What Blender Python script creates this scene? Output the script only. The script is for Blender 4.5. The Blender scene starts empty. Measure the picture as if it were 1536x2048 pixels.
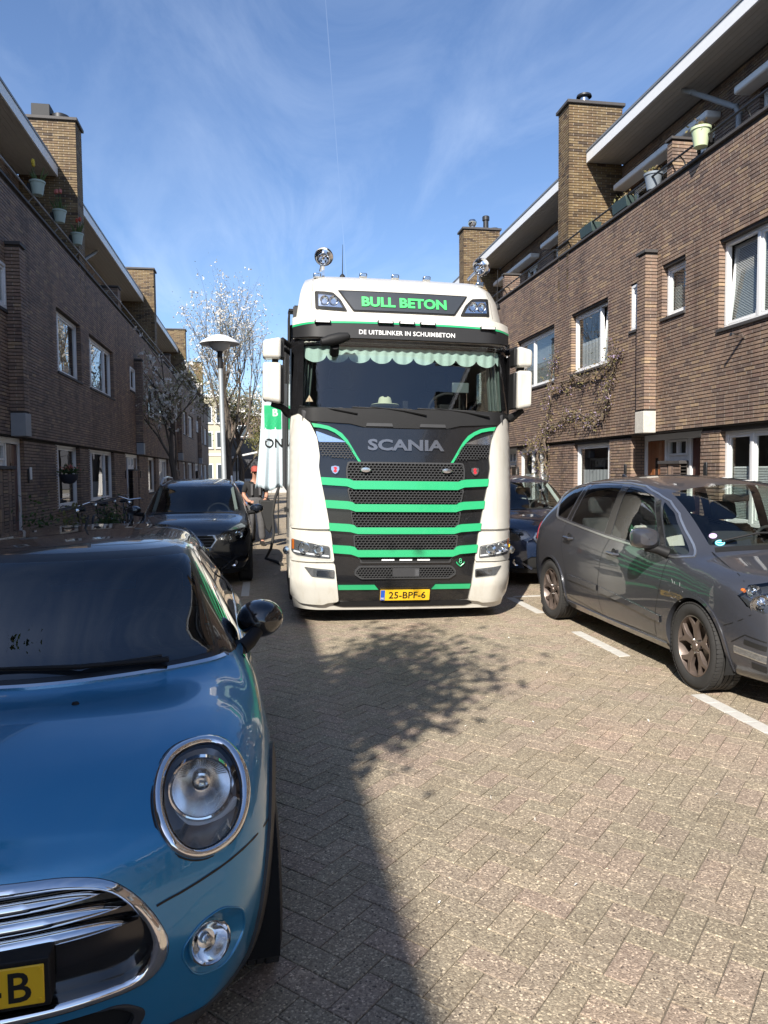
import bpy, bmesh, math, random
import numpy as np
from mathutils import Vector, Matrix, Euler
from mathutils.geometry import delaunay_2d_cdt, tessellate_polygon
from mathutils.bvhtree import BVHTree
R = math.radians
S = bpy.context.scene
COL = S.collection
# ------------------------------------------------------------ camera
cd = bpy.data.cameras.new("camera"); cam = bpy.data.objects.new("camera", cd); COL.objects.link(cam)
cd.sensor_fit = 'VERTICAL'; cd.sensor_height = 36.0; cd.lens = 36 * 1480 / 2048
cd.clip_start = 0.05; cd.clip_end = 3000
CYAW, CPIT, CROL, CH = R(9.47), R(3.14), R(0.5), 1.7
cam.matrix_world = Matrix.Translation((0, 0, CH)) @ Matrix.Rotation(-CYAW, 4, 'Z') @ Matrix.Rotation(math.pi/2 - CPIT, 4, 'X') @ Matrix.Rotation(-CROL, 4, 'Z')
S.camera = cam
S.render.resolution_x = 768; S.render.resolution_y = 1024
# ------------------------------------------------------------ sky, sun, exposure
SUN_DIR = Vector((0.566, 1.15, -1.0)).normalized()          # direction the light travels
SUN_EL = math.asin(-SUN_DIR.z); SUN_AZ = math.atan2(-SUN_DIR.x, -SUN_DIR.y)
W = bpy.data.worlds.new("World"); S.world = W; W.use_nodes = True
def world():
    n = W.node_tree.nodes; l = W.node_tree.links; n.clear()
    out = n.new('ShaderNodeOutputWorld'); bg = n.new('ShaderNodeBackground'); bg.inputs['Strength'].default_value = 0.088
    sky = n.new('ShaderNodeTexSky'); sky.sky_type = 'NISHITA'; sky.sun_disc = False
    sky.sun_elevation = SUN_EL; sky.sun_rotation = SUN_AZ; sky.air_density = 1.0; sky.dust_density = 0.6; sky.ozone_density = 3.0
    tc = n.new('ShaderNodeTexCoord')
    def M(op, a, b=None, c=None):
        m = n.new('ShaderNodeMath'); m.operation = op
        for i, x in enumerate((a, b, c)):
            if x is None: continue
            if isinstance(x, (int, float)): m.inputs[i].default_value = x
            else: l.new(x, m.inputs[i])
        return m.outputs[0]
    # high thin cirrus: noise on the direction projected on a high flat layer
    sep = n.new('ShaderNodeSeparateXYZ'); l.new(tc.outputs['Generated'], sep.inputs[0])
    zz = M('MAXIMUM', sep.outputs['Z'], 0.03)
    u = M('DIVIDE', sep.outputs['X'], zz); v = M('DIVIDE', sep.outputs['Y'], zz)
    cmb = n.new('ShaderNodeCombineXYZ'); l.new(u, cmb.inputs[0]); l.new(v, cmb.inputs[1])
    mp = n.new('ShaderNodeMapping'); mp.inputs['Rotation'].default_value = (0, 0, R(-12)); mp.inputs['Scale'].default_value = (1.5, 0.42, 1)
    l.new(cmb.outputs[0], mp.inputs[0])
    def noise(sc, det, rough, dist, vec):
        t = n.new('ShaderNodeTexNoise'); t.inputs['Scale'].default_value = sc; t.inputs['Detail'].default_value = det
        t.inputs['Roughness'].default_value = rough; t.inputs['Distortion'].default_value = dist; l.new(vec, t.inputs['Vector']); return t.outputs['Fac']
    a = noise(1.1, 9, 0.62, 0.9, mp.outputs[0]); b = noise(0.45, 4, 0.5, 0.3, cmb.outputs[0])
    cl = M('MULTIPLY', M('SUBTRACT', a, 0.42), 1.35); cl = M('MULTIPLY', cl, M('MULTIPLY', M('SUBTRACT', b, 0.36), 3.2))
    cl = M('MINIMUM', M('MAXIMUM', cl, 0.0), 0.5)
    # vapour trail of an aircraft: a thin great-circle band
    d1 = Vector(ray(651, 0)).normalized(); d2 = Vector(ray(689, 505)).normalized(); nn = d1.cross(d2).normalized()
    dp = n.new('ShaderNodeVectorMath'); dp.operation = 'DOT_PRODUCT'; l.new(tc.outputs['Generated'], dp.inputs[0]); dp.inputs[1].default_value = nn
    k = M('MULTIPLY', M('ADD', M('ABSOLUTE', dp.outputs['Value']), M('MULTIPLY', a, 0.0008)), 900.0)
    tr = M('MULTIPLY', M('MAXIMUM', M('SUBTRACT', 1.0, k), 0.0), M('MULTIPLY', M('GREATER_THAN', sep.outputs['Y'], 0.0), 0.22))
    fac = M('MAXIMUM', cl, tr)
    mix = n.new('ShaderNodeMixRGB'); l.new(fac, mix.inputs['Fac'])
    tint = n.new('ShaderNodeMixRGB'); tint.blend_type = 'MULTIPLY'; tint.inputs['Fac'].default_value = 1.0
    l.new(sky.outputs[0], tint.inputs['Color1']); tint.inputs['Color2'].default_value = SKY_TINT
    l.new(tint.outputs[0], mix.inputs['Color1']); mix.inputs['Color2'].default_value = CLOUD
    l.new(mix.outputs[0], bg.inputs['Color']); l.new(bg.outputs[0], out.inputs['Surface'])
SKY_TINT = (0.94, 1.0, 1.12, 1); CLOUD = (6.4, 7.4, 9.0, 1)
# pixel of the photograph -> direction / point (for reading real positions off the picture)
_cy, _sy = math.cos(CYAW), math.sin(CYAW)
_R = np.array([_cy, -_sy, 0.0]); _F = np.array([_sy, _cy, 0.0]) * math.cos(CPIT) - np.array([0, 0, 1.0]) * math.sin(CPIT); _U = np.cross(_R, _F)
_R, _U = _R * math.cos(CROL) - _U * math.sin(CROL), _U * math.cos(CROL) + _R * math.sin(CROL)
_C = np.array([0, 0, CH])
def ray(u, v): return _F + _R * (u - 768) / 1480. - _U * (v - 1024) / 1480.
def PX(u, v, x): d = ray(u, v); return _C + d * x / d[0]
def PY(u, v, y): d = ray(u, v); return _C + d * y / d[1]
def PZ(u, v, z=0.0): d = ray(u, v); return _C + d * (z - CH) / d[2]
def proj(p):
    q = np.asarray(p, float) - _C; z = q @ _F
    return 768 + 1480 * (q @ _R) / z, 1024 - 1480 * (q @ _U) / z
world()
sd = bpy.data.lights.new("sun", 'SUN'); sd.energy = 5.0; sd.angle = R(0.53); sd.color = (1.0, 0.945, 0.86)
sun = bpy.data.objects.new("sun", sd); COL.objects.link(sun); sun.location = (-20, -40, 40)
sun.rotation_euler = SUN_DIR.to_track_quat('-Z', 'Y').to_euler()
vs = S.view_settings; vs.view_transform = 'Standard'; vs.look = 'None'; vs.exposure = 0.90; vs.gamma = 1.0; vs.use_curve_mapping = False
rng = random.Random(7); nrg = np.random.default_rng(7)

# ------------------------------------------------------------ materials
MATS = {}
def _nt(name):
    m = bpy.data.materials.new(name); m.use_nodes = True
    n = m.node_tree.nodes; l = m.node_tree.links
    return m, n, l, n['Principled BSDF']
def _math(n, l, op, a, b=None):
    m = n.new('ShaderNodeMath'); m.operation = op
    for i, x in enumerate((a, b)):
        if x is None: continue
        if isinstance(x, (int, float)): m.inputs[i].default_value = x
        else: l.new(x, m.inputs[i])
    return m.outputs[0]
def _ramp(n, l, fac, stops, interp='LINEAR'):
    r = n.new('ShaderNodeValToRGB'); r.color_ramp.interpolation = interp
    e = r.color_ramp.elements
    while len(e) < len(stops): e.new(0.5)
    for i, (p, c) in enumerate(stops): e[i].position = p; e[i].color = (*c, 1)
    l.new(fac, r.inputs['Fac']); return r.outputs['Color']
def _noise(n, l, sc, det=4, rough=0.5, vec=None, dist=0.0, out='Fac'):
    t = n.new('ShaderNodeTexNoise'); t.inputs['Scale'].default_value = sc; t.inputs['Detail'].default_value = det
    t.inputs['Roughness'].default_value = rough; t.inputs['Distortion'].default_value = dist
    if vec is not None: l.new(vec, t.inputs['Vector'])
    return t.outputs[out]
def _obj(n): return n.new('ShaderNodeTexCoord').outputs['Object']
def _pos(n): return n.new('ShaderNodeNewGeometry').outputs['Position']
def _mix(n, l, fac, a, b, mode='MIX'):
    m = n.new('ShaderNodeMixRGB'); m.blend_type = mode
    for k, x in (('Fac', fac), ('Color1', a), ('Color2', b)):
        if isinstance(x, (int, float)): m.inputs[k].default_value = x
        elif isinstance(x, tuple): m.inputs[k].default_value = (*x, 1)
        else: l.new(x, m.inputs[k])
    return m.outputs[0]
def _bump(n, l, h, strength, dist, bs):
    b = n.new('ShaderNodeBump'); b.inputs['Strength'].default_value = strength; b.inputs['Distance'].default_value = dist
    l.new(h, b.inputs['Height']); l.new(b.outputs[0], bs.inputs['Normal']); return b
def mat(name, col, rough=0.5, metal=0.0, var=0.12, vs_=6.0, bump=0.0, bs_=80.0, coat=0.0, spec=0.5, rvar=0.0, coatr=0.03):
    """painted / plain surface with a little mottling so nothing is perfectly flat"""
    if name in MATS: return MATS[name]
    m, n, l, b = _nt(name)
    p = _pos(n)
    nz = _noise(n, l, vs_, 6, 0.6, p)
    c = _mix(n, l, nz, tuple(x * (1 - var) for x in col), tuple(min(1, x * (1 + var)) for x in col))
    l.new(c, b.inputs['Base Color']); b.inputs['Roughness'].default_value = rough; b.inputs['Metallic'].default_value = metal
    b.inputs['Specular IOR Level'].default_value = spec
    if rvar:
        r = _math(n, l, 'MULTIPLY_ADD', _noise(n, l, vs_ * 3, 5, 0.65, p), rvar); r.node.inputs[2].default_value = rough - rvar * .5; l.new(r, b.inputs['Roughness'])
    if coat: b.inputs['Coat Weight'].default_value = coat; b.inputs['Coat Roughness'].default_value = coatr
    if bump: _bump(n, l, _noise(n, l, bs_, 4, 0.6, p), bump, 0.004, b)
    MATS[name] = m; return m
def glass(name, tint=(0.75, 0.8, 0.78), ior=1.5, boost=1.0, rough=0.0):
    if name in MATS: return MATS[name]
    m = bpy.data.materials.new(name); m.use_nodes = True; n = m.node_tree.nodes; l = m.node_tree.links; n.clear()
    o = n.new('ShaderNodeOutputMaterial'); tr = n.new('ShaderNodeBsdfTransparent'); tr.inputs[0].default_value = (*tint, 1)
    gl = n.new('ShaderNodeBsdfGlossy'); gl.inputs['Roughness'].default_value = rough; gl.inputs[0].default_value = (1, 1, 1, 1)
    lw = n.new('ShaderNodeLayerWeight'); lw.inputs['Blend'].default_value = 0.5      # a thin sheet reflects alike from both sides
    fr_ = _math(n, l, 'MULTIPLY_ADD', _math(n, l, 'POWER', lw.outputs['Facing'], 5.0), 0.94); fr_.node.inputs[2].default_value = 0.055
    geo = n.new('ShaderNodeNewGeometry')
    nz = _noise(n, l, 1.3, 2, 0.4, geo.outputs['Position']); bp = n.new('ShaderNodeBump'); bp.inputs['Strength'].default_value = 0.03; bp.inputs['Distance'].default_value = 0.02
    l.new(nz, bp.inputs['Height']); l.new(bp.outputs[0], gl.inputs['Normal'])
    k = _math(n, l, 'MINIMUM', _math(n, l, 'MULTIPLY', fr_, boost), 1.0)
    mx = n.new('ShaderNodeMixShader'); l.new(k, mx.inputs[0]); l.new(tr.outputs[0], mx.inputs[1]); l.new(gl.outputs[0], mx.inputs[2])
    l.new(mx.outputs[0], o.inputs[0]); MATS[name] = m; return m
def brick_mat(name, stops, dark=1.0):
    if name in MATS: return MATS[name]
    m, n, l, b = _nt(name)
    g = n.new('ShaderNodeNewGeometry'); oi = n.new('ShaderNodeObjectInfo')
    rnd = _math(n, l, 'FRACT', _math(n, l, 'ADD', g.outputs['Random Per Island'], _math(n, l, 'MULTIPLY', oi.outputs['Random'], 7.31)))
    c = _ramp(n, l, rnd, stops)
    nz = _noise(n, l, 26, 6, 0.7, g.outputs['Position'])
    c = _mix(n, l, 0.85, c, _ramp(n, l, nz, [(0.3, (0.62, 0.58, 0.56)), (0.62, (1.0, 1.0, 1.0)), (0.8, (1.25, 1.22, 1.15))]), 'MULTIPLY')
    big = _noise(n, l, 0.9, 4, 0.6, g.outputs['Position'])
    c = _mix(n, l, 0.6, c, _ramp(n, l, big, [(0.35, (0.72, 0.70, 0.72)), (0.65, (1.12, 1.08, 1.0))]), 'MULTIPLY')
    mp = n.new('ShaderNodeMapping'); mp.inputs['Scale'].default_value = (1.6, 1.6, 0.16); l.new(g.outputs['Position'], mp.inputs[0])
    st = _noise(n, l, 1.5, 5, 0.65, mp.outputs[0])
    c = _mix(n, l, 0.7, c, _ramp(n, l, st, [(0.34, (0.62, 0.60, 0.60)), (0.5, (1.0, 1.0, 1.0)), (0.72, (1.12, 1.10, 1.06))]), 'MULTIPLY')
    l.new(c, b.inputs['Base Color']); b.inputs['Roughness'].default_value = 0.72; b.inputs['Specular IOR Level'].default_value = 0.35
    _bump(n, l, _noise(n, l, 190, 5, 0.7, g.outputs['Position']), 0.6, 0.004, b)
    MATS[name] = m; return m

# ------------------------------------------------------------ mesh helpers
def link(o, parent=None):
    COL.objects.link(o)
    if parent is not None: o.parent = parent
    return o
def mesh_obj(name, verts, faces, mats, parent=None, smooth=False, mi=None):
    me = bpy.data.meshes.new(name); me.from_pydata([tuple(v) for v in verts], [], [tuple(f) for f in faces])
    if not isinstance(mats, (list, tuple)): mats = [mats]
    for m in mats: me.materials.append(m)
    if mi is not None: me.polygons.foreach_set('material_index', np.asarray(mi, dtype=np.int32))
    if smooth: me.polygons.foreach_set('use_smooth', np.ones(len(me.polygons), dtype=bool))
    me.update(); o = bpy.data.objects.new(name, me); return link(o, parent)
def tag(o, label, cat, group=None, kind=None):
    if label: o['label'] = label
    if cat: o['category'] = cat
    if group: o['group'] = group
    if kind: o['kind'] = kind
    return o
def thing(name, label, cat, loc=(0, 0, 0), rz=0.0, group=None):
    o = bpy.data.objects.new(name, None); o.empty_display_size = 0.3; link(o)
    o.location = loc; o.rotation_euler = (0, 0, rz); return tag(o, label, cat, group)
def structure(o): o['kind'] = 'structure'; return o
def copy_tree(o, parent=None, loc=None, rz=None, label=None, group=None):
    c = o.copy(); COL.objects.link(c)
    if parent is not None: c.parent = parent
    if loc is not None: c.location = loc
    if rz is not None: c.rotation_euler = (0, 0, rz)
    if label: c['label'] = label
    if group: c['group'] = group
    for ch in o.children: copy_tree(ch, c)
    return c
class MB:
    def __init__(s): s.v = []; s.f = []; s.m = []
    def add(s, vs, fs, mi=0):
        k = len(s.v); s.v += [tuple(v) for v in vs]; s.f += [tuple(i + k for i in f) for f in fs]; s.m += [mi] * len(fs); return s
    def box(s, a, b, mi=0):
        x0, y0, z0 = (min(a[i], b[i]) for i in range(3)); x1, y1, z1 = (max(a[i], b[i]) for i in range(3))
        return s.add([(x0,y0,z0),(x1,y0,z0),(x1,y1,z0),(x0,y1,z0),(x0,y0,z1),(x1,y0,z1),(x1,y1,z1),(x0,y1,z1)],
                     [(0,3,2,1),(4,5,6,7),(0,1,5,4),(1,2,6,5),(2,3,7,6),(3,0,4,7)], mi)
    def obox(s, c, ax, ay, az, mi=0):
        c, ax, ay, az = map(Vector, (c, ax, ay, az))
        vs = [c + ax*i + ay*j + az*k for k in (-1, 1) for (i, j) in ((-1,-1),(1,-1),(1,1),(-1,1))]
        return s.add(vs, [(0,3,2,1),(4,5,6,7),(0,1,5,4),(1,2,6,5),(2,3,7,6),(3,0,4,7)], mi)
    def tube(s, pts, r, n=8, mi=0, closed=False, caps=True):
        pts = [Vector(p) for p in pts]; N = len(pts); rr = r if isinstance(r, (list, tuple)) else [r] * N
        t0 = (pts[1] - pts[0]).normalized(); up = Vector((0, 0, 1)) if abs(t0.z) < .9 else Vector((1, 0, 0))
        a = t0.cross(up).normalized(); vs = []
        for i, p in enumerate(pts):
            if closed: t = (pts[(i+1) % N] - pts[i-1]).normalized()
            else: t = (pts[min(i+1, N-1)] - pts[max(i-1, 0)]).normalized()
            a = (a - t * a.dot(t)).normalized(); b = t.cross(a)
            for k in range(n):
                th = 2*math.pi*k/n; vs.append(p + (a*math.cos(th) + b*math.sin(th)) * rr[i])
        fs = []
        for i in range(N if closed else N-1):
            j = (i+1) % N
            for k in range(n): fs.append((i*n+k, i*n+(k+1) % n, j*n+(k+1) % n, j*n+k))
        if caps and not closed: fs += [tuple(range(n))[::-1], tuple((N-1)*n+k for k in range(n))]
        return s.add(vs, fs, mi)
    def lathe(s, prof, c=(0,0,0), axis='Z', n=24, mi=0, closed=False):
        """prof: (radius, height) pairs revolved round an axis through c"""
        vs = []
        for (r, h) in prof:
            for k in range(n):
                th = 2*math.pi*k/n; a, b = r*math.cos(th), r*math.sin(th)
                vs.append({'Z': (c[0]+a, c[1]+b, c[2]+h), 'X': (c[0]+h, c[1]+a, c[2]+b), 'Y': (c[0]+b, c[1]+h, c[2]+a)}[axis])
        fs = []; P = len(prof)
        for i in range(P if closed else P-1):
            j = (i+1) % P
            for k in range(n): fs.append((i*n+k, i*n+(k+1) % n, j*n+(k+1) % n, j*n+k))
        return s.add(vs, fs, mi)
    def prism(s, poly, d0, d1, axis='Y', mi=0):
        """2-D outline extruded; axis Y: poly=(x,z); X: (y,z); Z: (x,y)"""
        n = len(poly); f = {'Y': lambda p, d: (p[0], d, p[1]), 'X': lambda p, d: (d, p[0], p[1]), 'Z': lambda p, d: (p[0], p[1], d)}[axis]
        vs = [f(p, d0) for p in poly] + [f(p, d1) for p in poly]
        tris = tessellate_polygon([[Vector((p[0], p[1], 0)) for p in poly]])
        fs = [tuple(t) for t in tris] + [tuple(i + n for i in reversed(t)) for t in tris]
        fs += [(i, (i+1) % n, n+(i+1) % n, n+i) for i in range(n)]
        return s.add(vs, fs, mi)
    def xf(s, M):
        s.v = [tuple(M @ Vector(v)) for v in s.v]; return s
    def build(s, name, mats, parent=None, smooth=False, bevel=0.0, seg=2, fix=True, angle=35):
        o = mesh_obj(name, s.v, s.f, mats, parent, smooth, s.m)
        if fix:
            bm = bmesh.new(); bm.from_mesh(o.data); bmesh.ops.recalc_face_normals(bm, faces=bm.faces); bm.to_mesh(o.data); bm.free()
        if bevel:
            b = o.modifiers.new('bevel', 'BEVEL'); b.width = bevel; b.segments = seg; b.limit_method = 'ANGLE'; b.angle_limit = R(30); b.harden_normals = False
        if smooth or bevel: sharp(o, angle)
        return o
def sharp(o, deg=35):
    me = o.data; me.polygons.foreach_set('use_smooth', np.ones(len(me.polygons), dtype=bool))
    bm = bmesh.new(); bm.from_mesh(me); a = R(deg)
    for e in bm.edges: e.smooth = not (len(e.link_faces) == 2 and e.calc_face_angle(0) > a)
    bm.to_mesh(me); bm.free()
def text_mesh(s, size=1.0, bold=0.0, ext=0.0, xs=1.0, spacing=1.0, shear=0.0):
    """lettering as plain mesh data: verts (x right, y up), centred"""
    c = bpy.data.curves.new('t', 'FONT'); c.body = s; c.size = size; c.offset = bold; c.extrude = ext; c.space_character = spacing; c.shear = shear
    c.resolution_u = 3
    o = bpy.data.objects.new('t', c); me = o.to_mesh()
    vs = np.array([v.co[:] for v in me.vertices]); fs = [tuple(p.vertices) for p in me.polygons]
    o.to_mesh_clear(); bpy.data.objects.remove(o); bpy.data.curves.remove(c)
    mn, mx = vs.min(0), vs.max(0); vs[:, :2] -= (mn[:2] + mx[:2]) / 2; vs[:, 0] *= xs
    return vs, fs
def inside(poly, x, y):
    r = False; n = len(poly); j = n-1
    for i in range(n):
        xi, yi = poly[i]; xj, yj = poly[j]
        if (yi > y) != (yj > y) and x < (xj-xi)*(y-yi)/(yj-yi)+xi: r = not r
        j = i
    return r
def patch2d(outline, step=0.05):
    """triangulate an outline with interior grid points, edges subdivided"""
    pts = []; n = len(outline)
    for i in range(n):
        a = Vector(outline[i]); b = Vector(outline[(i+1) % n]); k = max(1, int((b-a).length/step))
        pts += [a.lerp(b, t/k) for t in range(k)]
    nb = len(pts); xs = [p.x for p in pts]; ys = [p.y for p in pts]
    nx = int((max(xs)-min(xs))/step); ny = int((max(ys)-min(ys))/step)
    ol = [tuple(p) for p in outline]
    for i in range(1, nx+1):
        for j in range(1, ny+1):
            x = min(xs)+(i-.5+.5*(j % 2))*step; y = min(ys)+(j-.3)*step
            if inside(ol, x, y) and min((Vector((x, y))-p).length for p in pts[:nb]) > step*.4: pts.append(Vector((x, y)))
    r = delaunay_2d_cdt([Vector((p[0], p[1])) for p in pts], [(i, (i+1) % nb) for i in range(nb)], [], 1, 1e-5)
    vs = [tuple(v) for v in r[0]]; fs = [tuple(f) for f in r[2]]
    be = {}
    for f in fs:
        for a, b in zip(f, f[1:]+f[:1]): be[(a, b)] = be.get((a, b), 0)+1
    rim = [(a, b) for (a, b) in be if (b, a) not in be]
    return vs, fs, rim
def rounded(poly, r, k=4):
    """round the corners of a 2-D outline"""
    out = []; n = len(poly)
    for i in range(n):
        p = Vector(poly[i][:2]); a = Vector(poly[i-1][:2]); b = Vector(poly[(i+1) % n][:2])
        rr = poly[i][2] if len(poly[i]) > 2 else r
        d1 = (a-p); d2 = (b-p); q = min(rr, d1.length*.45, d2.length*.45)
        if q < 1e-4: out.append(tuple(p)); continue
        s = p+d1.normalized()*q; e = p+d2.normalized()*q
        for t in range(k+1):
            t /= k; out.append(tuple(s*(1-t)**2+p*2*t*(1-t)+e*t*t))
    return out
# ============================================================ SETTING
M_ROAD = None
def paver_mat():
    m, n, l, b = _nt('exposed_aggregate_paver')
    g = n.new('ShaderNodeNewGeometry'); oi = n.new('ShaderNodeObjectInfo'); p = g.outputs['Position']
    rnd = _math(n, l, 'FRACT', _math(n, l, 'ADD', g.outputs['Random Per Island'], _math(n, l, 'MULTIPLY', oi.outputs['Random'], 5.77)))
    base = _ramp(n, l, rnd, [(0.0, (0.29, 0.245, 0.185)), (0.4, (0.32, 0.275, 0.21)), (0.7, (0.32, 0.265, 0.21)), (0.9, (0.34, 0.268, 0.218)), (1.0, (0.35, 0.295, 0.225))])
    big = _noise(n, l, 0.55, 4, 0.6, p)
    base = _mix(n, l, 0.75, base, _ramp(n, l, big, [(0.32, (0.80, 0.80, 0.78)), (0.52, (1.0, 0.98, 0.95)), (0.7, (1.14, 1.06, 1.0))]), 'MULTIPLY')
    vo = n.new('ShaderNodeTexVoronoi'); vo.inputs['Scale'].default_value = 150; l.new(p, vo.inputs['Vector'])
    sepc = n.new('ShaderNodeSeparateColor'); l.new(vo.outputs['Color'], sepc.inputs[0])
    st = _ramp(n, l, sepc.outputs[0], [(0.0, (0.60, 0.57, 0.54)), (0.4, (0.83, 0.81, 0.78)), (0.76, (1.04, 1.04, 1.01)), (0.90, (1.5, 1.47, 1.38)), (0.965, (2.2, 2.2, 2.1)), (0.975, (0.35, 0.33, 0.33)), (1.0, (0.25, 0.24, 0.25))])
    c = _mix(n, l, 0.95, base, st, 'MULTIPLY')
    fin = _noise(n, l, 420, 3, 0.6, p)
    c = _mix(n, l, 0.5, c, _ramp(n, l, fin, [(0.35, (0.75, 0.75, 0.75)), (0.62, (1.15, 1.15, 1.15))]), 'MULTIPLY')
    stn = _noise(n, l, 1.7, 6, 0.7, p, 1.5)
    c = _mix(n, l, 0.8, c, _ramp(n, l, stn, [(0.26, (0.55, 0.53, 0.52)), (0.36, (0.92, 0.92, 0.92)), (0.6, (1.0, 1.0, 1.0)), (0.74, (1.16, 1.10, 1.05))]), 'MULTIPLY')
    l.new(c, b.inputs['Base Color']); b.inputs['Roughness'].default_value = 0.78; b.inputs['Specular IOR Level'].default_value = 0.4
    h = _math(n, l, 'SUBTRACT', 0.5, vo.outputs['Distance'])
    h = _math(n, l, 'ADD', _math(n, l, 'MULTIPLY', h, 1.0), _math(n, l, 'MULTIPLY', fin, 0.5))
    _bump(n, l, h, 0.5, 0.004, b)
    return m
PAVER = paver_mat()
SAND = mat('joint_sand', (0.15, 0.128, 0.10), 0.95, var=0.35, vs_=22, bump=0.6, bs_=240)
WHITE_STONE = mat('white_paver', (0.47, 0.45, 0.41), 0.85, var=0.22, vs_=14, bump=0.5, bs_=200)
CONC = mat('concrete_kerb', (0.30, 0.29, 0.27), 0.9, var=0.2, vs_=9, bump=0.4, bs_=160)
SLAB = mat('pavement_slab', (0.27, 0.26, 0.24), 0.9, var=0.2, vs_=4, bump=0.4, bs_=140)
EARTH = mat('earth', (0.16, 0.14, 0.10), 0.95, var=0.3, vs_=0.5)
# ground to the horizon, road, pavements
structure(mesh_obj('ground', [(-900, -900, -0.06), (900, -900, -0.06), (900, 1500, -0.06), (-900, 1500, -0.06)], [(0, 1, 2, 3)], EARTH))
road = structure(mesh_obj('road', [(-2.25, -60, -0.007), (5.25, -60, -0.007), (5.25, 140, -0.007), (-2.25, 140, -0.007)], [(0, 1, 2, 3)], SAND))
PL, PW, PJ = 0.22, 0.11, 0.0045
def herring():
    """90-degree herringbone: returns (cx, cy, angle) of every paver, joints at 45 degrees to the street"""
    out = []; c45 = math.sqrt(.5); n = 140
    for k in range(-n, n):
        for m in range(-n, n):
            # stair-case of horizontal + vertical pavers
            bx, by = k - m * 1 + 2 * 0, k + m
            # horizontal paver at (a,b)-(a+2,b+1), vertical at (a+2... )
            a, b = k + 2 * m * 1, k - 2 * m
            for (ox, oy, w, h) in ((0, 0, 2, 1), (0, 1, 1, 2)):
                cx, cy = (a + ox + w / 2) * PW, (b + oy + h / 2) * PW
                x, y = (cx - cy) * c45, (cx + cy) * c45
                out.append((x + 1.5, y + 7.0, 45 if w == 2 else 135))
    return out
def build_pavers():
    P = [(x, y, a) for (x, y, a) in herring() if -2.17 < x < 5.17 and 0.9 < y < 15.5]
    seen = {}
    for q in P: seen[(round(q[0], 3), round(q[1], 3))] = q
    P = list(seen.values())
    def shape(hl, hw, ch=0.0018, dz=0.0): 
        t = [(-hl+ch, -hw+ch, dz), (hl-ch, -hw+ch, dz), (hl-ch, hw-ch, dz), (-hl+ch, hw-ch, dz)]
        lo = [(-hl, -hw, dz-.0022), (hl, -hw, dz-.0022), (hl, hw, dz-.0022), (-hl, hw, dz-.0022)]
        bt = [(a, b, -.02) for a, b, _ in lo]
        return t + lo + bt, [(0,1,2,3)] + [(4+i, 4+(i+1) % 4, (i+1) % 4, i) for i in range(4)] + [(8+i, 8+(i+1) % 4, 4+(i+1) % 4, 4+i) for i in range(4)]
    vs, fs = shape(PL/2-PJ/2, PW/2-PJ/2)
    me = bpy.data.meshes.new('paver'); me.from_pydata(vs, [], fs); me.materials.append(PAVER); me.update()
    def area(q):
        u, v = proj((q[0], q[1], 0)); vis = -40 < u < 1576 and v < 2090
        if u < 560 and q[0] < 0.12: vis = False
        return -1e6/(q[1]**3) if vis else 0
    P.sort(key=area)
    for i, (x, y, a) in enumerate(P[:300]):
        o = bpy.data.objects.new('paver', me); link(o, road)
        o.location = (x, y, nrg.normal(0, .0008)); o.rotation_euler = (nrg.normal(0, .004), nrg.normal(0, .004), R(a) + nrg.normal(0, .004))
    V = []; Fc = []; V0 = np.array(vs)
    for (x, y, a) in P[300:]:
        a = R(a) + nrg.normal(0, .004); c, s_ = math.cos(a), math.sin(a); k = len(V)*len(vs)
        tx, ty = nrg.normal(0, .004, 2)
        w = np.stack([V0[:,0]*c - V0[:,1]*s_ + x, V0[:,0]*s_ + V0[:,1]*c + y, V0[:,2] + V0[:,0]*tx + V0[:,1]*ty + nrg.normal(0, .0008)], 1)
        V.append(w); Fc += [tuple(i+k for i in f) for f in fs]
    o = mesh_obj('paver_field', np.concatenate(V), Fc, PAVER, road); o['kind'] = 'stuff'
    # beyond the pieces one can pick out the same surface continues as a sheet
    far = mesh_obj('road_surface', [(-2.2, 15.55, -.001), (5.2, 15.55, -.001), (5.2, 140, -.001), (-2.2, 140, -.001), (-2.2, -60, -.001), (5.2, -60, -.001), (5.2, .85, -.001), (-2.2, .85, -.001)], [(0,1,2,3),(4,5,6,7)], PAVER, road)
build_pavers()
def kerbs():
    for nm, x0, x1, xa, xb in (('pavement', -4.6, -2.37, -2.37, -2.25), ('pavement', 5.37, 7.6, 5.25, 5.37)):
        o = structure(MB().box((x0, -60, -.05), (x1, 140, .10)).build(nm, SLAB))
        mb = MB(); y = -12.0
        while y < 60: mb.box((xa+.002, y+.004, -.05), (xb-.002, y+.996, .112)); y += 1.0
        k = mb.build('kerb_stones', CONC, o, bevel=.008); k['kind'] = 'stuff'
        mb = MB(); y = 3.0
        while y < 30:
            x = x0
            while x + .3 < x1: mb.box((x+.003, y+.003, .09), (x+.297, y+.297, .1045)); x += .3
            y += .3
        k = mb.build('paving_slabs', SLAB, o); k['kind'] = 'stuff'
kerbs()
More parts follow.
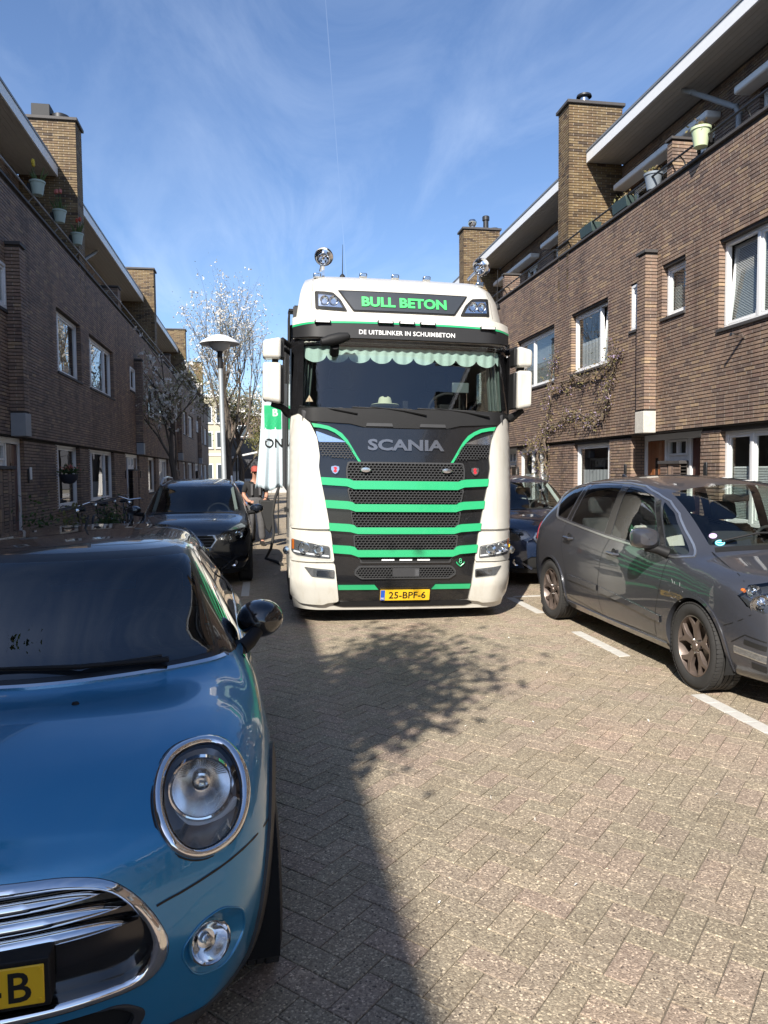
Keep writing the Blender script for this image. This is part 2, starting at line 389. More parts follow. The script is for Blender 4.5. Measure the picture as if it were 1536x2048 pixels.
def markings():
    # bay marking: white pavers set end to end (one object per dash)
    g = 'white paver dashes marking the parking bays'
    def dash(x0, x1, y0, y1, label, n=None):
        t = thing('road_marking', label, 'road marking', ((x0+x1)/2, (y0+y1)/2, 0), 0, g)
        L = y1-y0 if (y1-y0) > (x1-x0) else x1-x0; n = n or max(1, round(L/.21)); al = (y1-y0) > (x1-x0)
        for i in range(n):
            a, b = -L/2 + L*i/n + .002, -L/2 + L*(i+1)/n - .002; w = ((x1-x0) if al else (y1-y0))/2
            mb = MB().box((-w, a, -.01), (w, b, .004)) if al else MB().box((a, -w, -.01), (b, w, .004))
            mb.build('white_paver', WHITE_STONE, t, bevel=.002, seg=1)
    dash(3.165, 3.275, 2.95, 5.03, 'white paver dash in front of the grey car front wheel')
    dash(3.19, 3.30, 6.2, 7.26, 'white paver dash beside the doors of the grey car')
    dash(3.21, 3.32, 8.3, 9.4, 'white paver dash between the lorry and the grey car rear wheel')
    dash(3.33, 5.2, 9.42, 9.50, 'thin white line across the bay behind the grey car')
    dash(-.29, -.18, 10.3, 11.65, 'white paver dash behind the blue car mirror, in shade')
    dash(-.29, -.18, 13.6, 15.0, 'white paver dash beside the black estate, partly sunlit')
markings()

# ------------------------------------------------------------ brick houses
STOPS = [(0.0, (0.174, 0.131, 0.111)), (0.2, (0.224, 0.164, 0.131)), (0.45, (0.273, 0.198, 0.152)), (0.65, (0.301, 0.216, 0.160)), (0.8, (0.251, 0.171, 0.136)), (0.93, (0.335, 0.245, 0.169)), (1.0, (0.391, 0.289, 0.191))]
YST = [(0.0, (0.074, 0.052, 0.036)), (0.25, (0.178, 0.126, 0.067)), (0.6, (0.229, 0.167, 0.087)), (0.85, (0.163, 0.107, 0.060)), (1.0, (0.281, 0.215, 0.120))]
BR = brick_mat('brown_brick', STOPS); BY = brick_mat('yellow_brown_brick', YST)
BED = mat('bed_mortar', (0.05, 0.043, 0.038), 0.95, var=0.3, vs_=30)
PERP = mat('perpend_mortar', (0.30, 0.265, 0.22), 0.95, var=0.25, vs_=40, bump=.4)
def far_brick():
    m, n, l, b = _nt('brick_far'); p = _pos(n); sep = n.new('ShaderNodeSeparateXYZ'); l.new(p, sep.inputs[0])
    cb = n.new('ShaderNodeCombineXYZ'); l.new(_math(n, l, 'ADD', sep.outputs[0], sep.outputs[1]), cb.inputs[0]); l.new(sep.outputs[2], cb.inputs[1])
    t = n.new('ShaderNodeTexBrick'); l.new(cb.outputs[0], t.inputs['Vector']); t.inputs['Scale'].default_value = 1.0
    t.inputs['Brick Width'].default_value = .219; t.inputs['Row Height'].default_value = .056; t.inputs['Mortar Size'].default_value = .007; t.inputs['Mortar Smooth'].default_value = .2
    t.inputs['Color1'].default_value = (0.22, 0.155, 0.11, 1); t.inputs['Color2'].default_value = (0.16, 0.112, 0.085, 1); t.inputs['Mortar'].default_value = (0.05, 0.042, 0.036, 1)
    c = _mix(n, l, .6, t.outputs['Color'], _ramp(n, l, _noise(n, l, .8, 4, .6, p), [(.35, (.75, .73, .74)), (.65, (1.1, 1.06, 1.0))]), 'MULTIPLY')
    l.new(c, b.inputs['Base Color']); b.inputs['Roughness'].default_value = .8; return m
FARB = far_brick()
WHITE = mat('white_paint', (0.72, 0.72, 0.71), 0.38, var=0.05, vs_=5, rvar=.15)
UPVC = mat('window_frame_white', (0.70, 0.70, 0.69), 0.32, var=0.04, vs_=5)
GREYP = mat('grey_paint', (0.24, 0.25, 0.26), 0.55, var=0.12, vs_=8)
SOFF = mat('soffit_board', (0.46, 0.44, 0.40), 0.5, var=0.08, vs_=7)
ZINC = mat('zinc_roof_edge', (0.20, 0.21, 0.22), 0.5, metal=.3, var=.15, vs_=4)
BLACKM = mat('black_metal', (0.018, 0.018, 0.019), 0.4, var=.2, vs_=10)
DARKC = mat('dark_coping', (0.055, 0.05, 0.048), 0.7, var=.3, vs_=12, bump=.4)
CEMENT = mat('cement_block', (0.50, 0.47, 0.41), 0.9, var=.28, vs_=16, bump=.9, bs_=60)
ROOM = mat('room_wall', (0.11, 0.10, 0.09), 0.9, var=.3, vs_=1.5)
BLIND = mat('blind_slat', (0.62, 0.64, 0.63), 0.6, var=.05)
CURT = mat('net_curtain', (0.40, 0.40, 0.41), 0.9, var=.12, vs_=7)
DOORO = mat('door_varnished', (0.23, 0.085, 0.03), 0.35, var=.25, vs_=4, coat=.3)
DOORD = mat('door_dark_red', (0.085, 0.028, 0.02), 0.35, var=.2, vs_=5)
WGLASS = glass('window_glass', (0.78, 0.82, 0.81), 1.5, 1.3)
CHROMEP = mat('pipe_steel', (0.55, 0.55, 0.55), .3, metal=1, var=.1)
CH_ = 0.056
def bricks_y(y0, y1, z0, z1, openings, emit, bars, x_face, s, depth=.10):
    """a wall running along Y; emit(AABB) for every brick, bars get the light perpend mortar"""
    k = int(math.ceil(z0/CH_ - 1e-6))
    while k*CH_ + .042 <= z1 + .004:
        za, zb = k*CH_, k*CH_ + .0425
        iv = [(y0, y1)]
        for (a, b, c, d) in openings:
            if c < zb and d > za:
                nv = []
                for (p, q) in iv:
                    if b <= p or a >= q: nv.append((p, q)); continue
                    if a > p: nv.append((p, a))
                    if b < q: nv.append((b, q))
                iv = nv
        for (p, q) in iv:
            if q - p < .03: continue
            bars.append((x_face + s*.0007, p+.008, za+.001, x_face + s*depth*.9, q-.008, zb-.001))
            y = p - (k % 2)*.11 - rng.choice((0, 0, .05))
            while y < q:
                L = rng.choice((.21, .21, .21, .10))
                a, b = max(y, p), min(y+L, q)
                if b - a > .025:
                    j = rng.uniform(-.0006, .0004)
                    emit((x_face + s*j, a, za + rng.uniform(-.0006, .0006), x_face + s*depth, b, zb))
                y += L + .0095
        k += 1
def bricks_x(x0, x1, z0, z1, y_face, t, emit, bars, depth=.10):
    k = int(math.ceil(z0/CH_ - 1e-6))
    while k*CH_ + .042 <= z1 + .004:
        za, zb = k*CH_, k*CH_ + .0425
        bars.append((x0+.008, y_face + t*.0007, za+.001, x1-.008, y_face + t*depth*.9, zb-.001))
        x = x0 - (k % 2)*.11
        while x < x1:
            a, b = max(x, x0), min(x+.21, x1)
            if b - a > .02:
                j = rng.uniform(-.0006, .0004); emit((a, y_face + t*j, za, b, y_face + t*depth, zb))
            x += .2195
        k += 1
BOXF = [(0,3,2,1),(4,5,6,7),(0,1,5,4),(1,2,6,5),(2,3,7,6),(3,0,4,7)]
def aabb_mesh(name, boxes, m, parent):
    B = np.array(boxes, float); lo = np.minimum(B[:, :3], B[:, 3:]); hi = np.maximum(B[:, :3], B[:, 3:]); N = len(B)
    V = np.empty((N, 8, 3))
    for i, (a, b, c) in enumerate(((0,0,0),(1,0,0),(1,1,0),(0,1,0),(0,0,1),(1,0,1),(1,1,1),(0,1,1))):
        V[:, i, 0] = np.where(a, hi[:, 0], lo[:, 0]); V[:, i, 1] = np.where(b, hi[:, 1], lo[:, 1]); V[:, i, 2] = np.where(c, hi[:, 2], lo[:, 2])
    F = (np.array(BOXF)[None] + 8*np.arange(N)[:, None, None]).reshape(-1)
    me = bpy.data.meshes.new(name); me.vertices.add(8*N); me.vertices.foreach_set('co', V.reshape(-1))
    nf = 6*N; me.loops.add(4*nf); me.loops.foreach_set('vertex_index', F.astype(np.int32)); me.polygons.add(nf)
    me.polygons.foreach_set('loop_start', np.arange(0, 4*nf, 4, dtype=np.int32)); me.polygons.foreach_set('use_smooth', np.zeros(nf, dtype=bool)); me.materials.append(m); me.update(calc_edges=True); me.validate()
    return link(bpy.data.objects.new(name, me), parent)
def core_y(mb, x_face, s, y0, y1, z0, z1, openings, d0, d1, ins=.012, mi=0):
    ys = sorted({y0, y1, *[v for o in openings for v in (o[0]-ins, o[1]+ins) if y0 < v < y1]}); zs = sorted({z0, z1, *[v for o in openings for v in (o[2]-ins*.2, o[3]+ins*.2) if z0 < v < z1]})
    for a, b in zip(ys, ys[1:]):
        run = None
        for c, d in list(zip(zs, zs[1:])) + [(None, None)]:
            solid = c is not None and not any(o[0]-ins < (a+b)/2 < o[1]+ins and o[2]-ins*.2 < (c+d)/2 < o[3]+ins*.2 for o in openings)
            if solid: run = (run[0], d) if run else (c, d)
            elif run: mb.box((x_face+s*d0, a, run[0]), (x_face+s*d1, b, run[1]), mi); run = None
UNIT = None
def unit_brick():
    global UNIT
    if UNIT is None:
        mb = MB().box((-.5, -.5, -.5), (.5, .5, .5)); o = mb.build('brick', BR); UNIT = o.data; bpy.data.objects.remove(o)
    return UNIT
def window(house, X, s, y0, y1, z0, z1, d=.10, splits=(), open_at=None, blind=None, transom=None, sill=True, name='window', tilt=0.0, label=None):
    """timber window set d behind the face; splits = fractions of mullions"""
    q = lambda dd, y, z: (X + s*dd, y, z)
    mb = MB(); w = .055; dep = .075
    mb.box(q(d, y0, z0), q(d+dep, y1, z0+w)); mb.box(q(d, y0, z1-w), q(d+dep, y1, z1))
    mb.box(q(d+.001, y0, z0+w), q(d+dep, y0+w, z1-w)); mb.box(q(d+.001, y1-w, z0+w), q(d+dep, y1, z1-w))
    cuts = [y0+w] + [y0+(y1-y0)*f for f in splits] + [y1-w]
    for f in splits:
        y = y0+(y1-y0)*f; mb.box(q(d+.002, y-.03, z0+w), q(d+dep, y+.03, z1-w))
    if transom: mb.box(q(d+.003, y0+w, transom-.03), q(d+dep, y1-w, transom+.03))
    fr = mb.build(name, UPVC, house, bevel=.004, seg=1)
    if label: fr['label'] = label
    for i in range(len(cuts)-1):
        a, b = cuts[i] + (.03 if i else 0), cuts[i+1] - (.03 if i < len(cuts)-2 else 0)
        bays = [(z0+w, z1-w)] if not transom else [(z0+w, transom-.03), (transom+.03, z1-w)]
        for (c, e) in bays:
            sw = .045; off = d+.012 if (open_at is not None and i == open_at) else d+.02
            pv = MB()
            for bx in (((off, a+.003, c+.003), (off+.045, b-.003, c+sw)), ((off, a+.003, e-sw), (off+.045, b-.003, e-.003)), ((off+.001, a+.003, c+sw), (off+.045, a+sw, e-sw)), ((off+.001, b-sw, c+sw), (off+.045, b-.003, e-sw))):
                pv.box(q(*bx[0]), q(*bx[1]))
            T = None
            if open_at is not None and i == open_at:        # a tilted casement, hinged along its bottom rail
                hx, hz = X + s*(off+.045), c
                T = Matrix.Translation((hx, 0, hz)) @ Matrix.Rotation(R(-6)*s*-1, 4, 'Y') @ Matrix.Translation((-hx, 0, -hz)); pv.xf(T)
            sash = pv.build('sash', UPVC, fr, bevel=.004, seg=1)
            g = MB().add([q(off+.02, a+sw-.004, c+sw-.004), q(off+.02, b-sw+.004, c+sw-.004), q(off+.02, b-sw+.004, e-sw+.004), q(off+.02, a+sw-.004, e-sw+.004)], [(0,1,2,3)])
            if T is not None: g.xf(T)
            g.build('pane', WGLASS, fr, fix=False)
    if sill: MB().box(q(-.03, y0-.02, z0-.055), q(d+.05, y1+.02, z0-.004)).build('sill', DARKC, fr, bevel=.006, seg=1)
    # what stands behind the glass
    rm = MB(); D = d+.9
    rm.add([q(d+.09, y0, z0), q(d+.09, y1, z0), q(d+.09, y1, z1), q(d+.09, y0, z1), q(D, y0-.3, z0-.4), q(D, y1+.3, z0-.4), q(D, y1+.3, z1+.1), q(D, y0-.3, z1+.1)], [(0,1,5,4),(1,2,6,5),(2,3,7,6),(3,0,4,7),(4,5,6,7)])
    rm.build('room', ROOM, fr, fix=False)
    if blind:
        kind, za, zb = blind
        if kind == 'slat':
            sl = MB(); z = za
            while z < zb: sl.add([q(d+.105, y0+w, z), q(d+.105, y1-w, z), q(d+.125, y1-w, z+.02), q(d+.125, y0+w, z+.02)], [(0,1,2,3)]); z += .023
            sl.build('venetian_blind', BLIND, fr, fix=False)['kind'] = 'stuff'
        else:
            vs = []; fs = []; nseg = max(8, int((y1-y0)/.05))
            for i in range(nseg+1):
                y = y0+w+(y1-y0-2*w)*i/nseg; dd = d+.12+.018*math.sin(i*1.9)
                vs += [q(dd, y, za), q(dd, y, zb)]
            fs = [(2*i, 2*i+2, 2*i+3, 2*i+1) for i in range(nseg)]
            mesh_obj('curtain', vs, fs, CURT, fr, smooth=True)
    return fr
def house(s, F, y0, y1, label, wins, gwins, doors=None, pil=None, chim=None, pier=None, detail=2, upper=(), awnings=(), entry_red=False, single=False, group=None, rails=True, eave_end=None):
    H = thing('terraced_house', label, 'house', (0, 0, 0), 0, group)
    q = lambda d, y, z: (F + s*d, y, z)
    boxes = []; ybox = []; bars = []
    ZJ, ZP, ZE = 2.33, 6.5, 8.45
    op1 = [(a, b, c, d) for (a, b, c, d, *_) in wins]
    op0 = [(a, b, c, d) for (a, b, c, d, *_) in gwins]
    if doors: op0.append((doors[0], doors[1], 0.0, ZJ+.01))
    opu = [(a, b, c, d) for (a, b, c, d) in upper]
    wall = MB()
    core_y(wall, F, s, y0, y1, ZJ, ZP, op1, .024, .26)
    core_y(wall, F+s*.06, s, y0, y1, -.02, ZJ-.002, op0, .024, .24)
    core_y(wall, F+s*1.25, s, y0, y1, 5.45, ZE-.002, opu, .024, .25)
    wall.box(q(.26, y0, 5.35), q(1.26, y1, 5.45))                                   # balcony floor
    wall.box(q(.30, y0, ZJ-.0), q(4.0, y1, ZJ+.2)); wall.box(q(3.9, y0, 0), q(4.0, y1, 8.4))
    wo = wall.build('wall', BED if detail >= 2 else FARB, H, fix=False)
    if detail >= 2:
        em = boxes.append
        bricks_y(y0, y1, ZJ, ZP-.03, op1, em, bars, F, s)
        bricks_y(y0, y1, 0.1, ZJ-.02, op0, em, bars, F+s*.06, s)
        bricks_y(y0, y1, 6.2, ZE-.03, opu, em, bars, F+s*1.25, s)
    MB().box(q(-.03, y0, ZP), q(.28, y1, ZP+.045)).build('coping', DARKC, H, bevel=.006)
    if rails:
        rl = MB(); rl.tube([q(-.02, y0+.05, ZP+.25), q(-.02, y1-.05, ZP+.25)], .018, 8)
        n = max(2, int((y1-y0)/1.6))
        for i in range(n+1):
            y = y0+.2+(y1-y0-.4)*i/n; rl.tube([q(.10, y, ZP+.04), q(.06, y, ZP+.17), q(-.02, y, ZP+.25)], .011, 6)
        rl.build('balcony_rail', BLACKM if s > 0 else GREYP, H)
    # eave: fascia, boarded soffit, roof edge
    segs = [(y0, y1)] if chim is None else [(y0, chim-.02), (chim+.60, y1)]
    if eave_end is not None: segs = [(y0, eave_end)]
    for (a, b) in segs:
        if b-a < .2: continue
        ev = MB().box(q(.40, a, ZE-.02), q(.44, b, ZE+.20)).build('eave', WHITE, H, bevel=.004, seg=1)
        MB().box(q(.385, a, ZE+.203), q(.47, b, ZE+.25)).build('roof_edge', ZINC, ev)
        MB().box(q(.441, a+.02, ZE+.012), q(4.0, b, ZE+.21)).build('roof_slab', ZINC, ev)
        nb = 8
        for i in range(nb):
            d0, d1 = .445+i*.11, .445+i*.11+.104
            MB().box(q(d0, a+.002, ZE-.004), q(d1, b, ZE+.01)).build('soffit_board', SOFF, ev)
    if chim is not None:
        c0, c1 = chim, chim+.58; cm = MB(); zt = 9.70
        cm.box(q(.014, c0+.014, 5.4), q(1.236, c1-.014, zt))
        co = cm.build('chimney', BED, H)
        MB().box(q(-.05, c0-.05, zt), q(1.30, c1+.05, zt+.07)).build('chimney_cap', DARKC, co, bevel=.01)
        cb = []; cbar = []
        bricks_y(c0, c1, 6.5, zt-.01, [], cb.append, cbar, F, s)
        bricks_x(min(F, F+s*1.25), max(F, F+s*1.25), 5.5, zt-.01, c0, 1, cb.append, cbar)
        if detail >= 2: bricks_x(min(F, F+s*1.25), max(F, F+s*1.25), 5.5, zt-.01, c1, -1, cb.append, cbar)
        k = aabb_mesh('chimney_bricks', cb, BY, co); k['kind'] = 'stuff'
        aabb_mesh('mortar', cbar, PERP, co)
    if pier is not None:
        pb = []; pbar = []; a, b = pier
        bricks_x(min(F, F+s*.45), max(F, F+s*.45), ZP+.05, 7.12, a, 1, pb.append, pbar); bricks_y(a, b, ZP+.05, 7.12, [], pb.append, pbar, F, s)
        po = MB().box(q(.012, a+.012, ZP+.02), q(.45, b, 7.12)).build('balcony_pier', BED, H)
        aabb_mesh('pier_bricks', pb, BR, po)['kind'] = 'stuff'; aabb_mesh('mortar', pbar, PERP, po)
        MB().box(q(-.03, a-.03, 7.125), q(.48, b+.03, 7.17)).build('pier_cap', DARKC, po, bevel=.005)
    if pil is not None:
        a, b = pil; pb = []; pbar = []; P = .225
        bricks_y(a, b, 2.72, 5.40, [], pb.append, pbar, F-s*P, s)
        xx = sorted((F-s*P, F-s*.003))
        bricks_x(xx[0], xx[1], 2.72, 5.40, a, 1, pb.append, pbar); 
        if detail >= 2: bricks_x(xx[0], xx[1], 2.72, 5.40, b, -1, pb.append, pbar)
        po = MB().box(q(-P+.014, a+.014, 2.70), q(.01, b-.014, 5.40)).build('pilaster', BED, H)
        aabb_mesh('pilaster_bricks', pb, BR, po)['kind'] = 'stuff'; aabb_mesh('mortar', pbar, PERP, po)
        MB().box(q(-P-.012, a-.012, ZJ), q(-.004, b+.012, 2.705)).build('pilaster_block', CEMENT if s > 0 else GREYP, po, bevel=.008)
        MB().box(q(-P-.02, a-.02, 5.405), q(-.004, b+.02, 5.46)).build('pilaster_cap', DARKC, po, bevel=.005)
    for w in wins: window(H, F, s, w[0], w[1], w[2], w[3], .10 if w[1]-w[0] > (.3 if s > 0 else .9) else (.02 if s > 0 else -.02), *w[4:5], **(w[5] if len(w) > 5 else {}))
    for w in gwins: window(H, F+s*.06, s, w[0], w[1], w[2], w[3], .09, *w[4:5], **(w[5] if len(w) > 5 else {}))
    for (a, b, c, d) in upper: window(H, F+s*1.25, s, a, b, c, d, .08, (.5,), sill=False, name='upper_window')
    for (a, b, z) in awnings:
        o = MB().box(q(.95, a, z), q(1.25, b, z+.13)).build('awning_cassette', WHITE, H, bevel=.03)
    if doors:
        da, db = doors[0], doors[1]; dd = .34 if s > 0 else .13
        e = MB()                                                       # white frame and boarded panel between two doors
        e.box(q(dd, da, 2.22), q(dd+.08, db, ZJ-.004)); e.box(q(dd, da, 0), q(dd+.08, da+.07, 2.22)); e.box(q(dd, db-.07, 0), q(dd+.08, db, 2.22))
        d1a, d1b = da+.07, da+.70; d2a, d2b = db-.70, db-.07
        e.box(q(dd, d1b, 0), q(dd+.08, d1b+.06, 2.22)); e.box(q(dd, d2a-.06, 0), q(dd+.08, d2a, 2.22))
        pa, pb_ = d1b+.06, d2a-.06
        fr = e.build('entrance', WHITE if not entry_red else UPVC, H, bevel=.004, seg=1)
        w1 = (pa+.10, pa+.32); w2 = (pb_-.32, pb_-.10)
        bd = MB(); nb = max(6, int((pb_-pa)/.09)); cuts = [pa+(pb_-pa)*i/nb for i in range(nb+1)]
        for a, b in zip(cuts, cuts[1:]):
            m_ = (a+b)/2
            if w1[0] < m_ < w1[1] or w2[0] < m_ < w2[1]:
                bd.box(q(dd+.02, a+.003, .1), q(dd+.05, b-.003, 1.93)); bd.box(q(dd+.02, a+.003, 2.19), q(dd+.05, b-.003, 2.22))
            else: bd.box(q(dd+.02, a+.003, .1), q(dd+.05, b-.003, 2.22))
        bd.build('panel_boards', UPVC, fr)
        MB().box(q(dd+.055, pa, 0), q(dd+.08, pb_, 1.9)).build('panel_back', UPVC, fr)
        for (a, b) in (w1, w2):
            wf = MB(); 
            for bx in (((dd-.005, a-.04, 1.93), (dd+.06, b+.04, 1.97)), ((dd-.005, a-.04, 2.17), (dd+.06, b+.04, 2.21)), ((dd-.004, a-.04, 1.97), (dd+.06, a, 2.17)), ((dd-.004, b, 1.97), (dd+.06, b+.04, 2.17))): wf.box(q(*bx[0]), q(*bx[1]))
            wf.build('door_light', UPVC, fr, bevel=.004, seg=1)
            MB().add([q(dd+.03, a, 1.97), q(dd+.03, b, 1.97), q(dd+.03, b, 2.17), q(dd+.03, a, 2.17)], [(0,1,2,3)]).build('pane', WGLASS, fr, fix=False)
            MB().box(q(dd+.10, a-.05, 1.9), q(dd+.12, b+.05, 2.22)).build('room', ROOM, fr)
        for i, (a, b) in enumerate(((d1a, d1b), (d2a, d2b))):
            m_ = DOORD if entry_red or i == 0 else DOORO
            dk = MB(); nb = 5
            for j in range(nb): dk.box(q(dd+.03, a+(b-a)*j/nb+.002, .12), q(dd+.065, a+(b-a)*(j+1)/nb-.002, 2.21))
            do = dk.build('door', m_, H, bevel=.003, seg=1)
            MB().box(q(dd+.022, (a+b)/2-.05, 1.1), q(dd+.03, (a+b)/2+.03, 1.9)).build('door_glass', mat('dark_glass', (.01, .011, .012), .06, var=.05), do)
            MB().tube([q(dd-.01, b-.08, 1.05), q(dd-.01, b-.08, 1.25)], .012, 8).build('door_handle', CHROMEP, do)
            MB().box(q(dd+.0, a-.02, .10), q(dd+.1, b+.02, .12)).build('door_step', CONC, do)
        # low brick front under the door lights: panels of upright and flat bricks
        lb = []; y = d1b+.10; flat = True
        while y < d2a-.12:
            wd = .21 if flat else .19; e_ = min(y+wd, d2a-.08)
            if flat:
                z = .12
                while z < 1.78: lb.append(q(dd-.14, y, z)+q(dd-.02, e_, z+.042)); z += CH_
            else:
                z = .12
                while z < 1.75:
                    x = y
                    while x+.042 <= e_+.001: lb.append(q(dd-.145, x, z)+q(dd-.02, x+.042, min(z+.20, 1.78))); x += CH_*.9
                    z += .21
            y = e_+.008; flat = not flat
        pl = MB().box(q(dd-.13, d1b+.1, .1), q(dd-.005, d2a-.09, 1.78)).build('entrance_front', BED, H)
        aabb_mesh('front_bricks', lb, BR, pl)['kind'] = 'stuff'
        MB().box(q(dd-.17, d1b+.07, 1.785), q(dd-.002, d2a-.06, 1.84)).build('front_coping', DARKC, pl, bevel=.005)
        for y in (d1b+.03, d2a-.03):
            MB().box(q(.03, y+.9*(-1 if y < (da+db)/2 else 1)-.04, 1.55), q(.058, y+.9*(-1 if y < (da+db)/2 else 1)+.04, 1.80)).build('letter_plate', BLACKM, H, bevel=.01)
        # dark floor of the recess side walls
        MB().box(q(.08, da-.012, 0), q(dd+.1, da-.002, ZJ)).build('recess_cheek', FARB, H); MB().box(q(.08, db+.002, 0), q(dd+.1, db+.012, ZJ)).build('recess_cheek', FARB, H)
    if detail >= 2:
        if single:
            def score(b):
                c = ((b[0]), (b[1]+b[4])/2, (b[2]+b[5])/2); u, v = proj(c)
                if not (-5 < u < 1540 and 0 < v < 1000) or c[2] < 2.3 or abs(c[0]-F) > .05: return 0
                u0, _ = proj((b[0], b[1], c[2])); u1, _ = proj((b[0], b[4], c[2])); return -abs(u1-u0)
            boxes.sort(key=score); me = unit_brick()
            for b in boxes[:300]:
                o = bpy.data.objects.new('brick', me); link(o, wo)
                o.location = tuple((b[i]+b[i+3])/2 for i in range(3)); o.scale = tuple(abs(b[i+3]-b[i]) for i in range(3))
            boxes = boxes[300:]
        aabb_mesh('brick_courses', boxes, BR, wo)['kind'] = 'stuff'
        aabb_mesh('mortar', bars, PERP, wo)
    return H
FR, FL = 6.8, -4.0
SL = ('slat', 3.85, 5.0)
def rwins(p, far):
    L = (p-4.1, p-1.6) if far else (p-3.85, p-1.87)
    return [(L[0], L[1], 3.78, 5.05, (.62,), dict(open_at=None if far else 1, blind=('slat', 3.85, 4.98))),
            (p-.98, p-.28, 4.26, 5.10, (), dict(blind=('slat', 4.32, 5.0))),
            (p+.57, p+.81, 4.25, 5.07, (), dict()),
            (p+1.71, p+3.44, 3.80, 5.05, (.30,), dict(open_at=0, blind=('curtain', 3.86, 4.45)))]
def rgwins(p):
    return [(p-3.9, p-1.87, .85, 2.26, (.70,), dict(blind=('slat', .9, 1.72))), (p+1.72, p+3.42, .85, 2.25, (.12,), dict(blind=('curtain', .9, 1.70)))]
RP = 12.1
RIGHT_LABELS = {3.6: 'brown brick terraced house on the right, nearest the camera and mostly outside the frame', 12.1: 'brown brick terraced house on the right behind the grey car, with two front doors', 20.6: 'brown brick terraced house on the right half hidden behind the lorry', 29.1: 'brown brick terraced house on the right wholly behind the lorry'}
def rhouse(p, detail, single=False, label=None):
    far = p > 13
    gw = rgwins(p)
    if far: gw = [(p-3.6, p-1.5, .85, 2.27, (.35, .62), dict(blind=('curtain', .9, 1.6)))] + gw[1:]
    return house(1, FR, p-4.25, p+4.25, label or RIGHT_LABELS[p],
        rwins(p, far), gw, doors=(p-1.37, p+.86), pil=(p-.13, p+.15), chim=p+3.62, pier=(p-.55, p-.40), detail=detail,
        upper=[(p+.2, p+1.2, 5.9, 7.75), (p+1.7, p+3.2, 5.9, 7.75), (p-3.6, p-1.0, 5.9, 7.75)], awnings=[(p+.0, p+3.45, 7.80), (p-3.9, p-.75, 7.80)], single=single)
for p in (3.6, 12.1, 20.6, 29.1): rhouse(p, 2 if p in (12.1, 20.6) else 1, p == 12.1)
for p, w_ in ((-4.9, 'behind the camera on the right, next in line'), (-13.4, 'behind the camera, last of the right row'), (37.6, 'behind the lorry, second from the far end'), (46.1, 'at the far end of the right row, behind the lorry')):
    rhouse(p, 1, label='brown brick terraced house ' + w_)
LEFT_LABELS = {12.97: 'dark brick terraced house on the left with tulip pots along its balcony rail', 25.47: 'dark brick terraced house on the left behind the black estate car, with bicycles outside', 37.97: 'dark brick terraced house on the left beside the magnolia trees', 50.47: 'farthest dark brick terraced house on the left, partly behind blossom'}
def lhouse(p, detail, label=None, **kw):
    sky_ = dict(blind=('curtain', 3.86, 4.1))
    return house(-1, FL, p-2.0, p+10.5, label or LEFT_LABELS[p],
        [(p-.92, p-.035, 4.36, 5.08, (), dict()), (p+3.03, p+5.1, 3.80, 5.08, (.24,), sky_), (p+5.95, p+8.95, 3.80, 5.08, (.20, .74), sky_)],
        [(p+3.0, p+4.95, .98, 2.31, (.22,), dict()), (p+5.95, p+9.0, 1.0, 2.31, (.2, .72), dict(blind=('curtain', 1.05, 1.5)))],
        doors=(p-1.68, p+.86), pil=(p, p+.28), chim=kw.get('chim', p+5.2), pier=(p+9.9, p+10.3), detail=detail, eave_end=kw.get('eave_end'),
        upper=[(p+.8, p+2.6, 5.9, 7.7), (p+6.4, p+8.2, 5.9, 7.7)], entry_red=True)
for p in (12.97, 25.47, 37.97): lhouse(p, 2)
lhouse(50.47, 1)
lhouse(.47, 2, 'dark brick terraced house on the left edge of the picture, beside the blue car', chim=None, eave_end=2.9)
lhouse(-12.03, 1, 'dark brick terraced house behind the camera on the left, next to the street tree', chim=None)
lhouse(-24.53, 1, 'dark brick terraced house behind the camera, last of the left row', chim=None)
# ============================================================ THE LORRY
CREAM = mat('lorry_cream_paint', (0.55, 0.53, 0.475), 0.30, var=0.03, vs_=3, coat=.6, rvar=.08)
def _dirty(m):
    n = m.node_tree.nodes; l = m.node_tree.links; b = n['Principled BSDF']; src = b.inputs['Base Color'].links[0].from_socket; p = _pos(n)
    mp = n.new('ShaderNodeMapping'); mp.inputs['Scale'].default_value = (5, 5, .8); l.new(p, mp.inputs[0])
    c = _mix(n, l, .55, src, _ramp(n, l, _noise(n, l, 1.6, 6, .7, mp.outputs[0]), [(.30, (.80, .76, .68)), (.48, (1, 1, 1))]), 'MULTIPLY')
    vo = n.new('ShaderNodeTexVoronoi'); vo.inputs['Scale'].default_value = 26; l.new(p, vo.inputs['Vector'])
    c = _mix(n, l, 1.0, c, _ramp(n, l, vo.outputs['Distance'], [(.035, (.45, .42, .36)), (.06, (1, 1, 1))]), 'MULTIPLY')
    l.new(c, b.inputs['Base Color'])
_dirty(CREAM)
GREEN = mat('lorry_green_paint', (0.022, 0.36, 0.145), 0.32, var=0.05, vs_=4, coat=.5)
GLOSSB = mat('gloss_black', (0.010, 0.010, 0.011), 0.16, var=.3, vs_=6, coat=.4, rvar=.12)
PLASTB = mat('black_plastic', (0.012, 0.012, 0.0125), 0.6, var=.2, vs_=9, rvar=.15, spec=.25)
GRIDB = mat('grille_plastic', (0.035, 0.035, 0.036), 0.45, var=.2, vs_=9)
CHROME = mat('chrome', (0.80, 0.80, 0.80), 0.06, metal=1.0, var=.04)
STEEL = mat('polished_steel', (0.62, 0.62, 0.62), 0.18, metal=1.0, var=.08)
DARKCH = mat('dark_chrome_letter', (0.20, 0.20, 0.21), 0.25, metal=.8, var=.1)
LENS = glass('lamp_lens', (0.93, 0.95, 0.96), 1.45, 1.3)
CARGLASS = glass('car_glass', (0.50, 0.55, 0.54), 1.52, 1.2)
